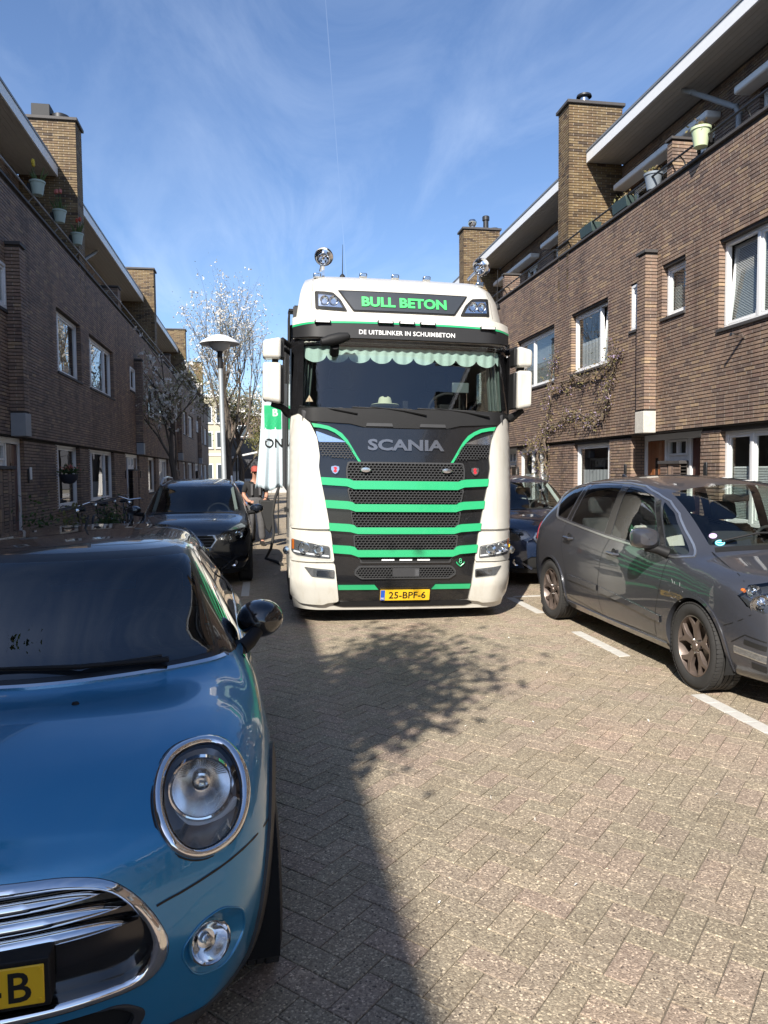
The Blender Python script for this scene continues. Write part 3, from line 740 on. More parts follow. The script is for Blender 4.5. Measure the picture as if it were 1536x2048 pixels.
TRUCKGLASS = glass('lorry_glass', (0.68, 0.73, 0.71), 1.52, 1.2)
RUBBER = mat('tyre_rubber', (0.026, 0.025, 0.024), 0.8, var=.3, vs_=18, bump=.3, bs_=120)
PLATEY = mat('plate_yellow', (0.80, 0.49, 0.02), 0.4, var=.04)
PLATEB = mat('plate_blue', (0.02, 0.09, 0.45), 0.4, var=.04)
INK = mat('ink_black', (0.008, 0.008, 0.008), 0.5, var=.05)
LETW = mat('letter_white', (0.75, 0.75, 0.74), 0.5, var=.03)
LETG = mat('letter_green', (0.05, 0.56, 0.13), 0.45, var=.04)
DASHB = mat('dashboard', (0.028, 0.028, 0.03), 0.7, var=.2, vs_=6)
SEATB = mat('seat_cloth_black', (0.02, 0.02, 0.022), 0.85, var=.3, vs_=20)
REFL = mat('lamp_reflector', (0.78, 0.79, 0.80), 0.10, metal=1.0, var=.1, vs_=30)
AMBER = mat('amber_lens', (0.55, 0.14, 0.02), 0.2, var=.1)
REDL = mat('red_lens', (0.25, 0.008, 0.012), 0.15, var=.15, coat=.6)
DARKBAY = mat('dark_recess', (0.006, 0.006, 0.006), 0.9, var=.3)
LAMPG = mat('lamp_housing_grey', (.16, .165, .17), .25, metal=.5, var=.5, vs_=40)
TX, TY = 1.56, 8.02
T = thing('lorry', 'white articulated lorry with green grille bars and BULL BETON roof sign, facing the camera', 'lorry', (TX, TY, 0))
T.rotation_euler = (0, R(1.2), R(-1.0))
ZPF = [.15, .28, .45, .95, 1.45, 1.75, 2.3, 3.0, 3.12, 3.3, 3.7, 3.85, 3.95, 4.02]
YPF = [.10, .05, 0, 0, .02, .05, .11, .21, .17, .21, .34, .46, .66, .95]
HW = [(.15, 1.22), (.5, 1.27), (2.4, 1.27), (3.1, 1.25), (3.4, 1.21), (3.75, 1.155), (3.95, 1.09), (4.02, .99)]
def hw(z): return float(np.interp(z, [a for a, b in HW], [b for a, b in HW]))
def TF(x, z):
    a = min(abs(x) * 1.27 / hw(z), 1.30)
    return .05*(a/1.25)**2 + (.21*((a-.97)/.30)**2.2 if a > .97 else 0) + float(np.interp(z, ZPF, YPF))
def tf_patch(name, outline, m, off=.006, thick=.02, parent=None, step=.06, both=False, bevel=.0, mirror=False):
    """a panel following the lorry's front: outline in (x,z), standing off the surface, with a rim"""
    if mirror: outline = [(-x, z) for x, z in outline][::-1]
    vs, fs, rim = patch2d(outline, step)
    n = len(vs); V = [(x, TF(x, z) - off, z) for x, z in vs] + [(x, TF(x, z) - off + thick, z) for x, z in vs]
    F_ = [tuple(f) for f in fs] + [(a, b, b+n, a+n)[::-1] for a, b in rim]
    o = mesh_obj(name, V, F_, m, parent or T)
    bm = bmesh.new(); bm.from_mesh(o.data); bmesh.ops.recalc_face_normals(bm, faces=bm.faces)
    f = max(bm.faces, key=lambda f: f.calc_area())
    if f.normal.y > 0: bmesh.ops.reverse_faces(bm, faces=bm.faces)
    bm.to_mesh(o.data); bm.free(); sharp(o, 40)
    return o
def tf_strip(mb, pts, w, off, mi=0):
    for (a, b) in zip(pts, pts[1:]): pass
def hexgrid(outline, r, wire, depth, off, name, m, parent):
    """honeycomb mesh: every cell wall a thin bar"""
    xs = [p[0] for p in outline]; zs = [p[1] for p in outline]; dx = r*math.sqrt(3); dz = r*1.5; seen = set(); mb = MB()
    j = 0; z = min(zs) - r
    while z < max(zs) + r:
        x = min(xs) - r + (dx/2 if j % 2 else 0)
        while x < max(xs) + r:
            cor = [(x + r*math.sin(math.pi/3*k), z + r*math.cos(math.pi/3*k)*.8) for k in range(6)]
            for k in (0, 1, 2, 3, 4, 5):
                a, b = cor[k], cor[(k+1) % 6]; key = tuple(sorted([(round(a[0], 3), round(a[1], 3)), (round(b[0], 3), round(b[1], 3))]))
                if key in seen: continue
                seen.add(key)
                if not (inside(outline, *a) or inside(outline, *b)): continue
                d = Vector((b[0]-a[0], b[1]-a[1])); t = d.normalized(); nn = Vector((-t.y, t.x))*wire/2
                q = [(a[0]+nn.x, a[1]+nn.y), (b[0]+nn.x, b[1]+nn.y), (b[0]-nn.x, b[1]-nn.y), (a[0]-nn.x, a[1]-nn.y)]
                yf = [TF(px, pz) - off for px, pz in q]
                mb.add([(p[0], y, p[1]) for p, y in zip(q, yf)] + [(p[0], y + depth, p[1]) for p, y in zip(q, yf)], [(0,1,2,3), (0,4,5,1), (2,6,7,3)])
            x += dx
        z += dz*.8; j += 1
    o = mb.build(name, m, parent, fix=False); o['kind'] = 'stuff'; return o
def flat_text(name, s, x, z, h, m, parent, bold=0.0, xs=1.0, width=None, off=.012, ext=.004, spacing=1.0):
    vs, fs = text_mesh(s, 1.0, bold, 0.02, xs, spacing)
    sy = h / (vs[:, 1].max() - vs[:, 1].min()); sx = sy*xs if width is None else width / (vs[:, 0].max() - vs[:, 0].min())
    V = [(x + v[0]*sx, TF(x + v[0]*sx, z + v[1]*sy) - off - ext*(1 if v[2] > 0 else -1), z + v[1]*sy) for v in vs]
    return mesh_obj(name, V, fs, m, parent)
def cab():
    # shell: horizontal sections of front + sides, windscreen left open
    nf = 44; zs = [.15, .2, .28, .4, .6, .8, 1.0, 1.2, 1.4, 1.6, 1.8, 2.0, 2.2, 2.36] + [2.36 + .75*i/8 for i in range(1, 9)] + [3.2, 3.3, 3.4, 3.5, 3.6, 3.7, 3.78, 3.85, 3.9, 3.95, 3.99, 4.02]
    V = []; Fc = []; side = [.35, .5, .8, 1.2, 1.7, 2.25]
    for z in zs:
        w = hw(z); row = []
        yc = TF(w, z) + .02
        for y in side[::-1]: row.append((-w, yc + (2.25-yc)*(y-.33)/1.92, z))
        for i in range(nf+1):
            t = -1 + 2*i/nf; x = w*math.sin(t*math.pi/2)**1 if True else 0
            row.append((x, TF(x, z), z))
        for y in side: row.append((w, yc + (2.25-yc)*(y-.33)/1.92, z))
        V += row
    n = nf + 1 + 12; S0 = 6
    for i in range(len(zs)-1):
        for j in range(n-1):
            za, zb = zs[i], zs[i+1]; a, b, c, d = i*n+j, i*n+j+1, (i+1)*n+j+1, (i+1)*n+j
            xm = sum(V[k][0] for k in (a, b, c, d))/4; ym = sum(V[k][1] for k in (a, b, c, d))/4; zm = (za+zb)/2
            if 2.36 < zm < 3.11 and S0 <= j < S0+nf and abs(xm) < 1.16: continue          # windscreen opening
            if 2.0 < zm < 3.0 and (j < S0 or j >= S0+nf) and .75 < ym < 1.75: continue    # side windows
            Fc.append((a, b, c, d))
    k = len(V); V.append((0, 1.6, 4.05)); top = (len(zs)-1)*n
    for j in range(n-1): Fc.append((top+j, top+j+1, k))
    Fc.append((top+n-1, top, k))
    o = mesh_obj('cab', V, Fc, CREAM, T); sharp(o, 40)
    bm = bmesh.new(); bm.from_mesh(o.data); bmesh.ops.recalc_face_normals(bm, faces=bm.faces); bm.to_mesh(o.data); bm.free()
    # glazing
    ws = rounded([(-1.165, 2.365), (1.165, 2.365), (1.16, 3.12), (-1.16, 3.12)], .05)
    g = tf_patch('windscreen', ws, TRUCKGLASS, off=.003, thick=0, step=.09)
    # black surround of the windscreen
    for mir in (False, True):
        tf_patch('screen_pillar', [(-1.275, 2.30), (-1.15, 2.34), (-1.135, 2.45), (-1.125, 3.14), (-1.26, 3.18)], GLOSSB, off=.012, thick=.02, mirror=mir)
    tf_patch('screen_header', [(-1.13, 3.085), (1.13, 3.085), (1.13, 3.14), (-1.13, 3.14)], GLOSSB, off=.004, thick=.01)
    for s in (-1, 1):
        x = s*1.262
        MB().box((x, .80, 2.02), (x+s*.004, 1.80, 3.02)).build('side_glass', TRUCKGLASS, T)
        MB().box((x, .36, 1.95), (x+s*.012, .80, 3.05)).build('door_pillar', GLOSSB, T)
        MB().box((x, 1.80, .9), (x+s*.012, 2.25, 3.3)).build('rear_quarter', PLASTB, T)
        mb = MB().box((x, .86, 1.2), (x+s*.05, .90, 1.24)).box((x, 1.62, 1.16), (x+s*.05, 1.70, 1.22)); mb.build('door_handle', PLASTB, T)
        sl = MB().lathe([(.001, -.03), (.035, -.026), (.045, -.01), (.047, .03)], (s*1.30, .27, .80), 'Y', 20).build('side_lamp', STEEL, T, smooth=True); MB().lathe([(.001, -.036), (.034, -.031)], (s*1.30, .27, .80), 'Y', 16).build('lens', LENS, sl)
        # wheel arch + step boxes below the door
        MB().box((x, .55, .45), (x+s*.01, 2.2, 1.15)).build('step_panel', CREAM, T, bevel=.01)
        MB().box((s*1.0, .5, .2), (s*1.265, 2.3, .5)).build('step_board', PLASTB, T, bevel=.02)
    # chassis, second axle and box body behind
    MB().box((-1.15, .3, .32), (1.15, 6.5, 1.0)).build('chassis', DARKBAY, T)
    MB().box((-1.18, 2.26, .95), (1.18, 2.36, 3.95)).build('cab_back', PLASTB, T)
    MB().box((-1.24, 2.55, 1.35), (1.24, 11.5, 3.75)).build('trailer_body', mat('trailer_grey', (.10, .105, .11), .5, var=.2), T, bevel=.03)
    for s in (-1, 1):                                                           # side air deflector panels between cab and trailer
        MB().box((s*1.235, 2.27, .9), (s*1.262, 2.75, 3.86)).build('side_deflector', PLASTB, T, bevel=.01)
        MB().add([(s*1.10, 2.2, 3.86), (s*1.255, 2.2, 3.86), (s*1.255, 3.0, 3.98), (s*1.10, 3.0, 3.98), (s*1.10, 2.2, 3.89), (s*1.255, 2.2, 3.89), (s*1.255, 3.0, 4.01), (s*1.10, 3.0, 4.01)], BOXF).build('deflector_flap', PLASTB, T)
        MB().tube([(s*1.30, 2.42, 2.9), (s*1.30, 2.42, 3.45)], .035, 10).build('exhaust_stack', STEEL, T)
    for (y, xx) in ((1.38, 1.02), (5.0, .95)):
        for s in (-1, 1): wheel_simple(T, s*xx, y, .5, .30, s)
def wheel_simple(parent, x, y, r, w, s, rimm=None):
    mb = MB(); pr = [(r*.58, -w/2), (r*.93, -w/2), (r, -w*.38), (r, w*.38), (r*.93, w/2), (r*.58, w/2)]
    mb.lathe(pr, (x, y, r), 'X', 32, closed=True); wo = mb.build('wheel', RUBBER, parent, smooth=True)
    MB().lathe([(.001, s*w*.30), (r*.2, s*w*.34), (r*.3, s*w*.2), (r*.5, s*w*.24), (r*.6, s*w*.46)], (x, y, r), 'X', 24).build('rim', rimm or STEEL, wo, smooth=True)
    return wo
BARS = [(1.626, 1.543, 1.590, 1.498, .944, .62), (1.378, 1.292, 1.335, 1.252, .897, .60), (1.128, 1.045, 1.080, 1.009, .858, .58), (.888, .800, .832, .756, .818, .57)]
INNER = [(1.19, 2.33), (1.06, 2.215), (.985, 2.06), (.955, 1.86), (.965, 1.74), (.935, 1.56), (.895, 1.37), (.85, 1.12), (.835, 1.02), (.80, .75), (.77, .52), (.735, .26)]
def front():
    # white corner panels: upper wing, lamp housing, bumper corner
    for mir in (False, True):
        up = [(-1.272, 1.06), (-1.272, 2.05), (-1.235, 2.28)] + [(-x, z) for x, z in INNER[:8]] + [(-.838, 1.06)]
        tf_patch('corner_panel', rounded(up, .03), CREAM, off=.035, thick=.05, mirror=mir, step=.05)
        md = [(-1.272, .70), (-1.272, 1.035), (-.832, 1.035), (-.79, .70)]
        tf_patch('lamp_housing', rounded(md, .03), CREAM, off=.03, thick=.05, mirror=mir, step=.05)
        lo = [(-1.262, .30), (-1.272, .685), (-.787, .685), (-.735, .25), (-.86, .235), (-.90, .215), (-1.16, .22)]
        tf_patch('bumper_corner', rounded(lo, .03), CREAM, off=.038, thick=.06, mirror=mir, step=.05)
        # round wing shoulder line
        # headlamp cluster
        hl = [(-1.255, .945), (-.845, .870), (-.835, .735), (-1.20, .765), (-1.255, .80)]
        h = tf_patch('headlight', rounded(hl, .02), LAMPG, off=.036, thick=.05, mirror=mir, step=.05)
        s = 1 if mir else -1
        for (xc, zc, r_) in ((1.12, .855, .058), (.97, .835, .055)):
            y = TF(xc, zc) - .05
            MB().lathe([(.001, .03), (r_*.5, .02), (r_*.9, -.012), (r_, -.02), (r_*1.1, -.01)], (s*xc, y, zc), 'Y', 24).build('reflector', REFL, h, smooth=True)
        tf_patch('running_light', [(-1.23, .800), (-.85, .755), (-.85, .772), (-1.23, .818)], mat('drl_white', (.75, .76, .78), .2, var=.03), off=.045, thick=.01, parent=h, mirror=mir)
        tf_patch('indicator', [(-1.25, .83), (-1.225, .83), (-1.225, .935), (-1.25, .94)], AMBER, off=.043, thick=.01, parent=h, mirror=mir)
        tf_patch('lens', rounded([(-1.25, .94), (-.85, .866), (-.84, .742), (-1.20, .77), (-1.25, .805)], .02), LENS, off=.075, thick=.02, parent=h, mirror=mir)
        fg = [(-1.12, .645), (-.79, .612), (-.79, .518), (-1.04, .541)]
        f = tf_patch('fog_light', rounded(fg, .015), LAMPG, off=.045, thick=.03, mirror=mir)
        tf_patch('reflector', [(-.985, .615), (-.80, .598), (-.80, .53), (-.985, .548)], REFL, off=.05, thick=.01, parent=f, mirror=mir)
        tf_patch('lens', rounded([(-1.02, .63), (-.795, .61), (-.795, .522), (-1.02, .545)], .012), LENS, off=.062, thick=.012, parent=f, mirror=mir)
        # upper running lamps beside the maker's name
        wh = [(-1.0, 2.13), (-.655, 2.012), (-.965, 2.01)]
        u = tf_patch('upper_lamp', rounded(wh, .015), REFL, off=.022, thick=.02, mirror=mir)
        tf_patch('lens', rounded([(-1.01, 2.14), (-.65, 2.008), (-.97, 2.003)], .015), LENS, off=.04, thick=.015, parent=u, mirror=mir)
        gl = [(-1.045, 2.215), (-.955, 2.203), (-.86, 2.185), (-.78, 2.15), (-.71, 2.105), (-.65, 2.035), (-.60, 1.955), (-.55, 1.87), (-.505, 1.80), (-.535, 1.80), (-.58, 1.87), (-.63, 1.95), (-.68, 2.02), (-.73, 2.068), (-.79, 2.112), (-.87, 2.147), (-.96, 2.165), (-1.02, 2.17)]
        tf_patch('green_line', gl, GREEN, off=.030, thick=.02, mirror=mir, step=.03)
        ms = [(-.955, 2.0), (-.66, 2.0), (-.60, 1.91), (-.56, 1.83), (-.93, 1.86)]
        if mir: ms = [(-x, z) for x, z in ms][::-1]
        hexgrid(ms, .021, .0065, .015, .032, 'side_mesh', GRIDB, T)
        # shield badge
        sh = [(-.787-.042, 1.742), (-.787, 1.752), (-.787+.042, 1.742), (-.787+.045, 1.71), (-.787+.025, 1.675), (-.787, 1.66), (-.787-.025, 1.675), (-.787-.045, 1.71)]
        b = tf_patch('shield_badge', sh, STEEL, off=.034, thick=.02, mirror=mir, step=.02)
        tf_patch('emblem', [(-.787-.02, 1.735), (-.787+.008, 1.742), (-.787+.024, 1.725), (-.787+.012, 1.708), (-.787+.022, 1.69), (-.787, 1.675), (-.787-.022, 1.692), (-.787-.006, 1.712)], mat('badge_red', (.45, .02, .03), .35), off=.037, thick=.004, parent=b, mirror=mir, step=.02)
    # black front panel with maker's name
    blk = [(-x, z) for x, z in INNER] + [(-.3, .235), (.3, .235)] + [(x, z) for x, z in INNER[::-1]]
    tf_patch('front_panel', blk, GLOSSB, off=.006, thick=.02, step=.07)
    nm = rounded([(-1.10, 2.24), (-.55, 2.175), (0, 2.165), (.55, 2.175), (1.10, 2.24), (1.0, 2.2), (.86, 2.165), (.72, 2.09), (.645, 2.01), (.51, 1.80), (-.51, 1.80), (-.645, 2.01), (-.72, 2.09), (-.86, 2.165), (-1.0, 2.2)], .01)
    tf_patch('name_panel', nm, GLOSSB, off=.024, thick=.03)
    flat_text('maker_name', 'SCANIA', 0, 1.988, .125, DARKCH, T, bold=.035, width=.86, off=.034, ext=.008)
    # cowl between windscreen and name panel
    tf_patch('cowl', rounded([(-1.20, 2.30), (-1.05, 2.235), (-.62, 2.215), (-.45, 2.175), (.45, 2.175), (.62, 2.215), (1.05, 2.235), (1.20, 2.30), (1.18, 2.385), (-1.18, 2.385)], .02), PLASTB, off=.03, thick=.03)
    for s in (-1, 1):
        tf_patch('hood_step', [(s*.30-.15, 2.19), (s*.30+.15, 2.19), (s*.30+.14, 2.225), (s*.30-.14, 2.225)], GRIDB, off=.045, thick=.03)
    # grille openings: dark hole + honeycomb, then the green bars
    holes = [[(-.645, 1.595), (.645, 1.595), (.655, 1.70), (.635, 1.785), (-.635, 1.785), (-.655, 1.70)],
             [(-.60, 1.335), (.60, 1.335), (.64, 1.47), (.63, 1.502), (-.63, 1.502), (-.64, 1.47)],
             [(-.575, 1.082), (.575, 1.082), (.605, 1.22), (.60, 1.25), (-.60, 1.25), (-.605, 1.22)],
             [(-.56, .835), (.56, .835), (.575, .985), (-.575, .985)],
             [(-.485, .523), (.485, .523), (.565, .577), (.507, .642), (-.507, .642), (-.565, .577)],
             [(-.49, .70), (.49, .70), (.50, .725), (.54, .745), (-.54, .745), (-.50, .725)]]
    for i, hpoly in enumerate(holes):
        hp = rounded(hpoly, .025)
        h = tf_patch('grille_opening', hp, DARKBAY, off=.010, thick=.004)
        if i != 5: hexgrid(hp, .0235 if i < 4 else .02, .007, .02, .030, 'grille_mesh', GRIDB, h)
        # raised frame round the opening
        vs = []; fs = []; n = len(hp); cx = sum(p[0] for p in hp)/n; cz = sum(p[1] for p in hp)/n
        for k, sc, of in ((0, 1.0, .034), (1, 1.0, .0), (2, 1.03, .034), (3, 1.03, .0)):
            for (x, z) in hp:
                dx, dz = x-cx, z-cz; L = math.hypot(dx, dz*3); e = (0 if sc == 1 else .014)
                X = x + (dx/abs(dx) if abs(dx) > 1e-6 else 0)*e*min(1, abs(dx)*8); Z = z + (dz/abs(dz) if abs(dz) > 1e-6 else 0)*e
                vs.append((X, TF(X, Z) - of, Z))
        for a in range(n):
            b = (a+1) % n
            fs += [(a, b, 2*n+b, 2*n+a), (n+a, n+b, b, a), (2*n+a, 2*n+b, 3*n+b, 3*n+a)]
        mesh_obj('frame', vs, fs, GRIDB, h)
    for s in (-1, 1):                                                        # small spot lamps in the top grille
        l_ = MB().lathe([(.001, -.012), (.028, -.01), (.034, 0), (.034, .03)], (0, 0, 0), 'Y', 16)
        l_.v = [(s*.455 + v[0]*1.9, TF(.455, 1.70) - .05 + v[1], 1.71 + v[2]*.9) for v in l_.v]; lo_ = l_.build('spot_lamp', STEEL, T, smooth=True)
        MB().box((s*.455-.05, TF(.455, 1.70)-.068, 1.702), (s*.455+.05, TF(.455, 1.70)-.06, 1.718)).build('lens', LENS, lo_)
    for (zt, zb, ct, cb, xo, kx) in BARS:
        ol = [(-xo, zt), (-kx-.05, zt-.012), (-kx, zt-.022), (-kx+.03, ct), (kx-.03, ct), (kx, zt-.022), (kx+.05, zt-.012), (xo, zt), (xo-.012, zb), (kx+.04, zb-.015), (kx-.04, cb), (-kx+.04, cb), (-kx-.04, zb-.015), (-xo+.012, zb)]
        b = tf_patch('grille_bar', ol, GREEN, off=.05, thick=.045)
    for s in (-1, 1):
        o = [(s*.748, .443), (s*.345, .443), (s*.30, .388), (s*.742, .388)]
        tf_patch('lower_stripe', o if s > 0 else o[::-1], GREEN, off=.024, thick=.02)
    for x in (-.20, 0, .20): tf_patch('marker_light', [(x-.07, .712), (x+.07, .712), (x+.07, .727), (x-.07, .727)], LETW, off=.026, thick=.02)
    tf_patch('radar_cover', [(-.15, .535), (.15, .535), (.15, .63), (-.15, .63)], mat('radar_grey', (.03, .03, .032), .55), off=.04, thick=.03)
    # engine emblem: eight over a V
    v8 = MB()
    def arc(cx, cz, r_, a0, a1, w=.011):
        n = 14; pts = [(cx + r_*math.cos(a0+(a1-a0)*i/n), 0, cz + r_*math.sin(a0+(a1-a0)*i/n)) for i in range(n+1)]
        v8.tube([(p[0], TF(p[0], p[2]) - .028, p[2]) for p in pts], w/2, 6)
    arc(.622, .718, .012, 0, 2*math.pi, .010); arc(.622, .694, .014, 0, 2*math.pi, .010)
    v8.tube([(.575, TF(.575, .69)-.028, .695), (.585, TF(.575, .69)-.028, .675), (.622, TF(.62, .65)-.028, .645), (.659, TF(.66, .69)-.028, .675), (.669, TF(.66, .69)-.028, .695)], .007, 6)
    v8.build('engine_emblem', GREEN, T)
    # bumper strip below + number plate
    tf_patch('lower_lip', rounded([(-.74, .25), (.74, .25), (.80, .21), (.70, .185), (-.70, .185), (-.80, .21)], .02), PLASTB, off=.01, thick=.03)
    pl = tf_patch('number_plate', rounded([(-.278, .264), (.278, .264), (.278, .387), (-.278, .387)], .008), PLATEY, off=.04, thick=.02)
    tf_patch('plate_band', [(-.275, .267), (-.228, .267), (-.228, .384), (-.275, .384)], PLATEB, off=.0425, thick=.003, parent=pl)
    flat_text('plate_letters', '25-BPF-6', .024, .326, .077, INK, pl, bold=.008, width=.415, off=.043, ext=.001)
    flat_text('plate_country', 'NL', -.251, .288, .022, LETW, pl, bold=.01, off=.0455, ext=.001)
def upper():
    # sun visor: deep dark board with scalloped underside, cream top lip and a green line
    def VY(x, z): return TF(x, z)
    n = 36; V = []; Fc = []
    def strip(name, zt, zb, off0, off1, m, dep=.03, xw=1.235, sag=0.0):
        vs = []; 
        for i in range(n+1):
            t = -1+2*i/n; x = xw*math.sin(t*math.pi/2)
            base = .04*(x/1.25)**2 + (.20*((abs(x)-.95)/.30)**2 if abs(x) > .95 else 0)
            e = sag*(x/xw)**4
            vs += [(x, base + off0, zt - .03*(abs(x)/xw)**3), (x, base + off1, zb + e - .03*(abs(x)/xw)**3), (x, base + off1 + dep, zb + e - .03*(abs(x)/xw)**3), (x, base + off0 + dep, zt - .03*(abs(x)/xw)**3)]
        fs = []
        for i in range(n):
            a, b = 4*i, 4*i+4
            fs += [(a, a+1, b+1, b), (a+1, a+2, b+2, b+1), (a+2, a+3, b+3, b+2), (a+3, a, b, b+3)]
        fs += [(0, 3, 2, 1), (4*n, 4*n+1, 4*n+2, 4*n+3)]
        o = mesh_obj(name, vs, fs, m, T); sharp(o, 40); return o
    vz = strip('sun_visor', 3.315, 3.155, .125, .115, mat('visor_black', (.010, .010, .011), .55, var=.2, vs_=14), .05, 1.245, .045)
    strip('visor_green_line', 3.337, 3.317, .122, .120, GREEN, .05, 1.25)
    strip('visor_lip', 3.43, 3.339, .165, .122, CREAM, .07, 1.25)
    for x in (-.93, -.24, 0.0, .235, .93):
        base = .04*(x/1.25)**2
        w = .075
        mk = MB().box((x-w-.012, base+.092, 3.318 - .02*abs(x)**3), (x+w+.012, base+.14, 3.352 - .02*abs(x)**3)).build('marker_housing', PLASTB, T, bevel=.004)
        MB().box((x-w, base+.087, 3.326 - .02*abs(x)**3), (x+w, base+.0915, 3.346 - .02*abs(x)**3)).build('lens', LETW, mk)
    vs, fs = text_mesh('DE UITBLINKER IN SCHUIMBETON', 1.0, .014, .02, 1.0, 1.05)
    sy = .050/(vs[:, 1].max()-vs[:, 1].min()); sx = 1.08/(vs[:, 0].max()-vs[:, 0].min())
    mesh_obj('visor_slogan', [(.01 + v[0]*sx, .04*(v[0]*sx/1.25)**2 + .125 - .01*(3.315-3.222-v[1]*sy)/.16 - .004 - (.002 if v[2] > 0 else 0), 3.222 + v[1]*sy) for v in vs], fs, LETW, T)['kind'] = 'stuff'
    # roof sign
    sg = [(-.75, 3.723), (.75, 3.723), (.58, 3.475), (-.58, 3.475)]
    so = tf_patch('roof_sign', rounded(sg, .015), PLASTB, off=.012, thick=.02)
    si = [(-.725, 3.708), (.725, 3.708), (.57, 3.49), (-.57, 3.49)]
    tf_patch('sign_panel', rounded(si, .012), mat('sign_slate', (.03, .035, .042), .35, var=.1), off=.02, thick=.012, parent=so)
    flat_text('sign_letters', 'BULL BETON', .0, 3.592, .118, LETG, so, bold=.038, width=.97, off=.026, ext=.004)
    for mir in (False, True):
        lp = [(-1.005, 3.71), (-.80, 3.69), (-.715, 3.605), (-.645, 3.472), (-1.0, 3.49)]
        l_ = tf_patch('roof_lamp', rounded(lp, .02), PLASTB, off=.012, thick=.02, mirror=mir)
        tf_patch('reflector', [(-.965, 3.665), (-.81, 3.65), (-.745, 3.59), (-.70, 3.512), (-.965, 3.525)], REFL, off=.016, thick=.006, parent=l_, mirror=mir)
        s = 1 if mir else -1
        for xc in (.90, .80):
            MB().lathe([(.001, .02), (.03, .0), (.045, -.03), (.05, -.032)], (s*xc, TF(xc, 3.59)-.012, 3.59), 'Y', 16).build('bulb_cup', REFL, l_, smooth=True)
        tf_patch('lens', rounded([(-.975, 3.675), (-.80, 3.66), (-.735, 3.595), (-.685, 3.503), (-.975, 3.515)], .015), LENS, off=.05, thick=.03, parent=l_, mirror=mir)
        # seam where the corner of the roof fairing meets the middle
        tf_patch('fairing_seam', [(-1.045, 3.47), (-1.052, 3.47), (-1.012, 3.92), (-1.005, 3.92)], mat('seam_grey', (.25, .24, .22), .6), off=.003, thick=.002, mirror=mir)
    # roof spot lamps, horns, aerials
    for x in (-.42, -.04, .34, -.96, 1.0):
        z0 = 3.965 if abs(x) < .9 else 3.93; y0 = TF(x, z0) + .02
        m_ = MB().box((x-.012, y0-.02, z0-.02), (x+.012, y0+.02, z0+.03)).build('work_lamp', STEEL, T)
        MB().box((x-.045, y0-.05, z0+.0), (x+.045, y0+.03, z0+.055)).build('lamp_case', STEEL, m_, bevel=.012)
        MB().box((x-.036, y0-.054, z0+.007), (x+.036, y0-.0505, z0+.047)).build('lens', LENS, m_)
    for x in (-.89, 1.0):
        c = (x, TF(x, 3.9)+.05, 4.155)
        h = MB().lathe([(.020, .55), (.022, .18), (.035, .08), (.065, .015), (.105, -.03), (.108, -.028), (.070, .025), (.036, .10), (.012, .16), (.001, .17)], c, 'Y', 32).build('air_horn', CHROME, T, smooth=True)
        MB().box((x-.015, c[1]+.05, 3.96), (x+.015, c[1]+.09, 4.13)).build('bracket', STEEL, h)
    for (x, y, z0, z1) in ((-.64, 1.0, 4.02, 4.42), (1.0, 1.25, 4.0, 4.22), (1.22, .75, 3.7, 4.15)):
        a = MB().lathe([(.045, 0), (.03, .05), (.012, .07), (.001, .07)], (x, y, z0-.02), 'Z', 12).build('aerial', PLASTB, T)
        MB().tube([(x, y, z0), (x, y, z1)], [.007, .0025], 6).build('whip', PLASTB, a)
    MB().box((-.55, 1.3, 4.02), (.55, 2.2, 4.08)).build('roof_hatch', PLASTB, T, bevel=.02)
    # mirrors on arms
    for s in (-1, 1):
        xo, xi = (1.465, 1.295) if s > 0 else (-1.575, -1.375)
        def shell(name, z0, z1, taper):
            mb = MB(); y0 = .12
            o = [(xi, z0), (xo, z0 + (.03 if taper == 1 else .0)), (xo, z1 - (.04 if taper == 2 else 0.0)), (xi + s*(.0), z1)]
            if s < 0: o = o[::-1]
            mb.prism(o, y0, y0+.20, 'Y'); m_ = mb.build(name, CREAM, T, bevel=.035, seg=4)
            MB().prism([(xi+s*.0, z0+.02), (xo-s*.01, z0+.03), (xo-s*.01, z1-.05), (xi, z1-.03)] if s > 0 else [(xi, z0+.02), (xi, z1-.03), (xo-s*.01, z1-.05), (xo-s*.01, z0+.03)], y0+.15, y0+.24, 'Y').build('mirror_back', PLASTB, m_, bevel=.02)
            MB().box((xi-s*.035, y0+.06, z0+.01), (xi+s*.01, y0+.22, z1-.02)).build('mirror_hinge', PLASTB, m_, bevel=.012)
            return m_
        shell('wide_mirror', 2.905, 3.14, 2); shell('main_mirror', 2.42, 2.865, 1)
        MB().box((xi+s*.03, .2, 2.86), (xi+s*.10, .30, 2.91)).build('mirror_joint', PLASTB, T, bevel=.01)
        MB().tube([(s*1.25, .55, 3.10), (s*1.36, .40, 3.15), (xi+s*.03, .32, 3.10)], [.035, .03, .03], 10).build('mirror_arm', PLASTB, T)
        MB().tube([(s*1.25, .55, 3.02), (s*1.33, .42, 3.05), (xi, .32, 3.03)], [.03, .025, .025], 10).build('mirror_arm', PLASTB, T)
        MB().tube([(s*1.24, .50, 2.33), (s*1.30, .36, 2.34), (s*1.36, .28, 2.39), (xi+s*.10, .24, 2.42)], [.055, .05, .035, .03], 10).build('mirror_foot', PLASTB, T)
    # kerb/front mirror hanging over the screen
    fm = MB().lathe([(.001, -.17), (.05, -.15), (.075, -.06), (.078, .05), (.05, .15), (.001, .17)], (0, 0, 0), 'X', 20)
    fm.xf(Matrix.Translation((-.80, .02, 3.115)) @ Matrix.Rotation(R(-14), 4, 'Y') @ Matrix.Diagonal((1, .7, .8, 1)))
    f_ = fm.build('front_mirror', PLASTB, T, smooth=True)
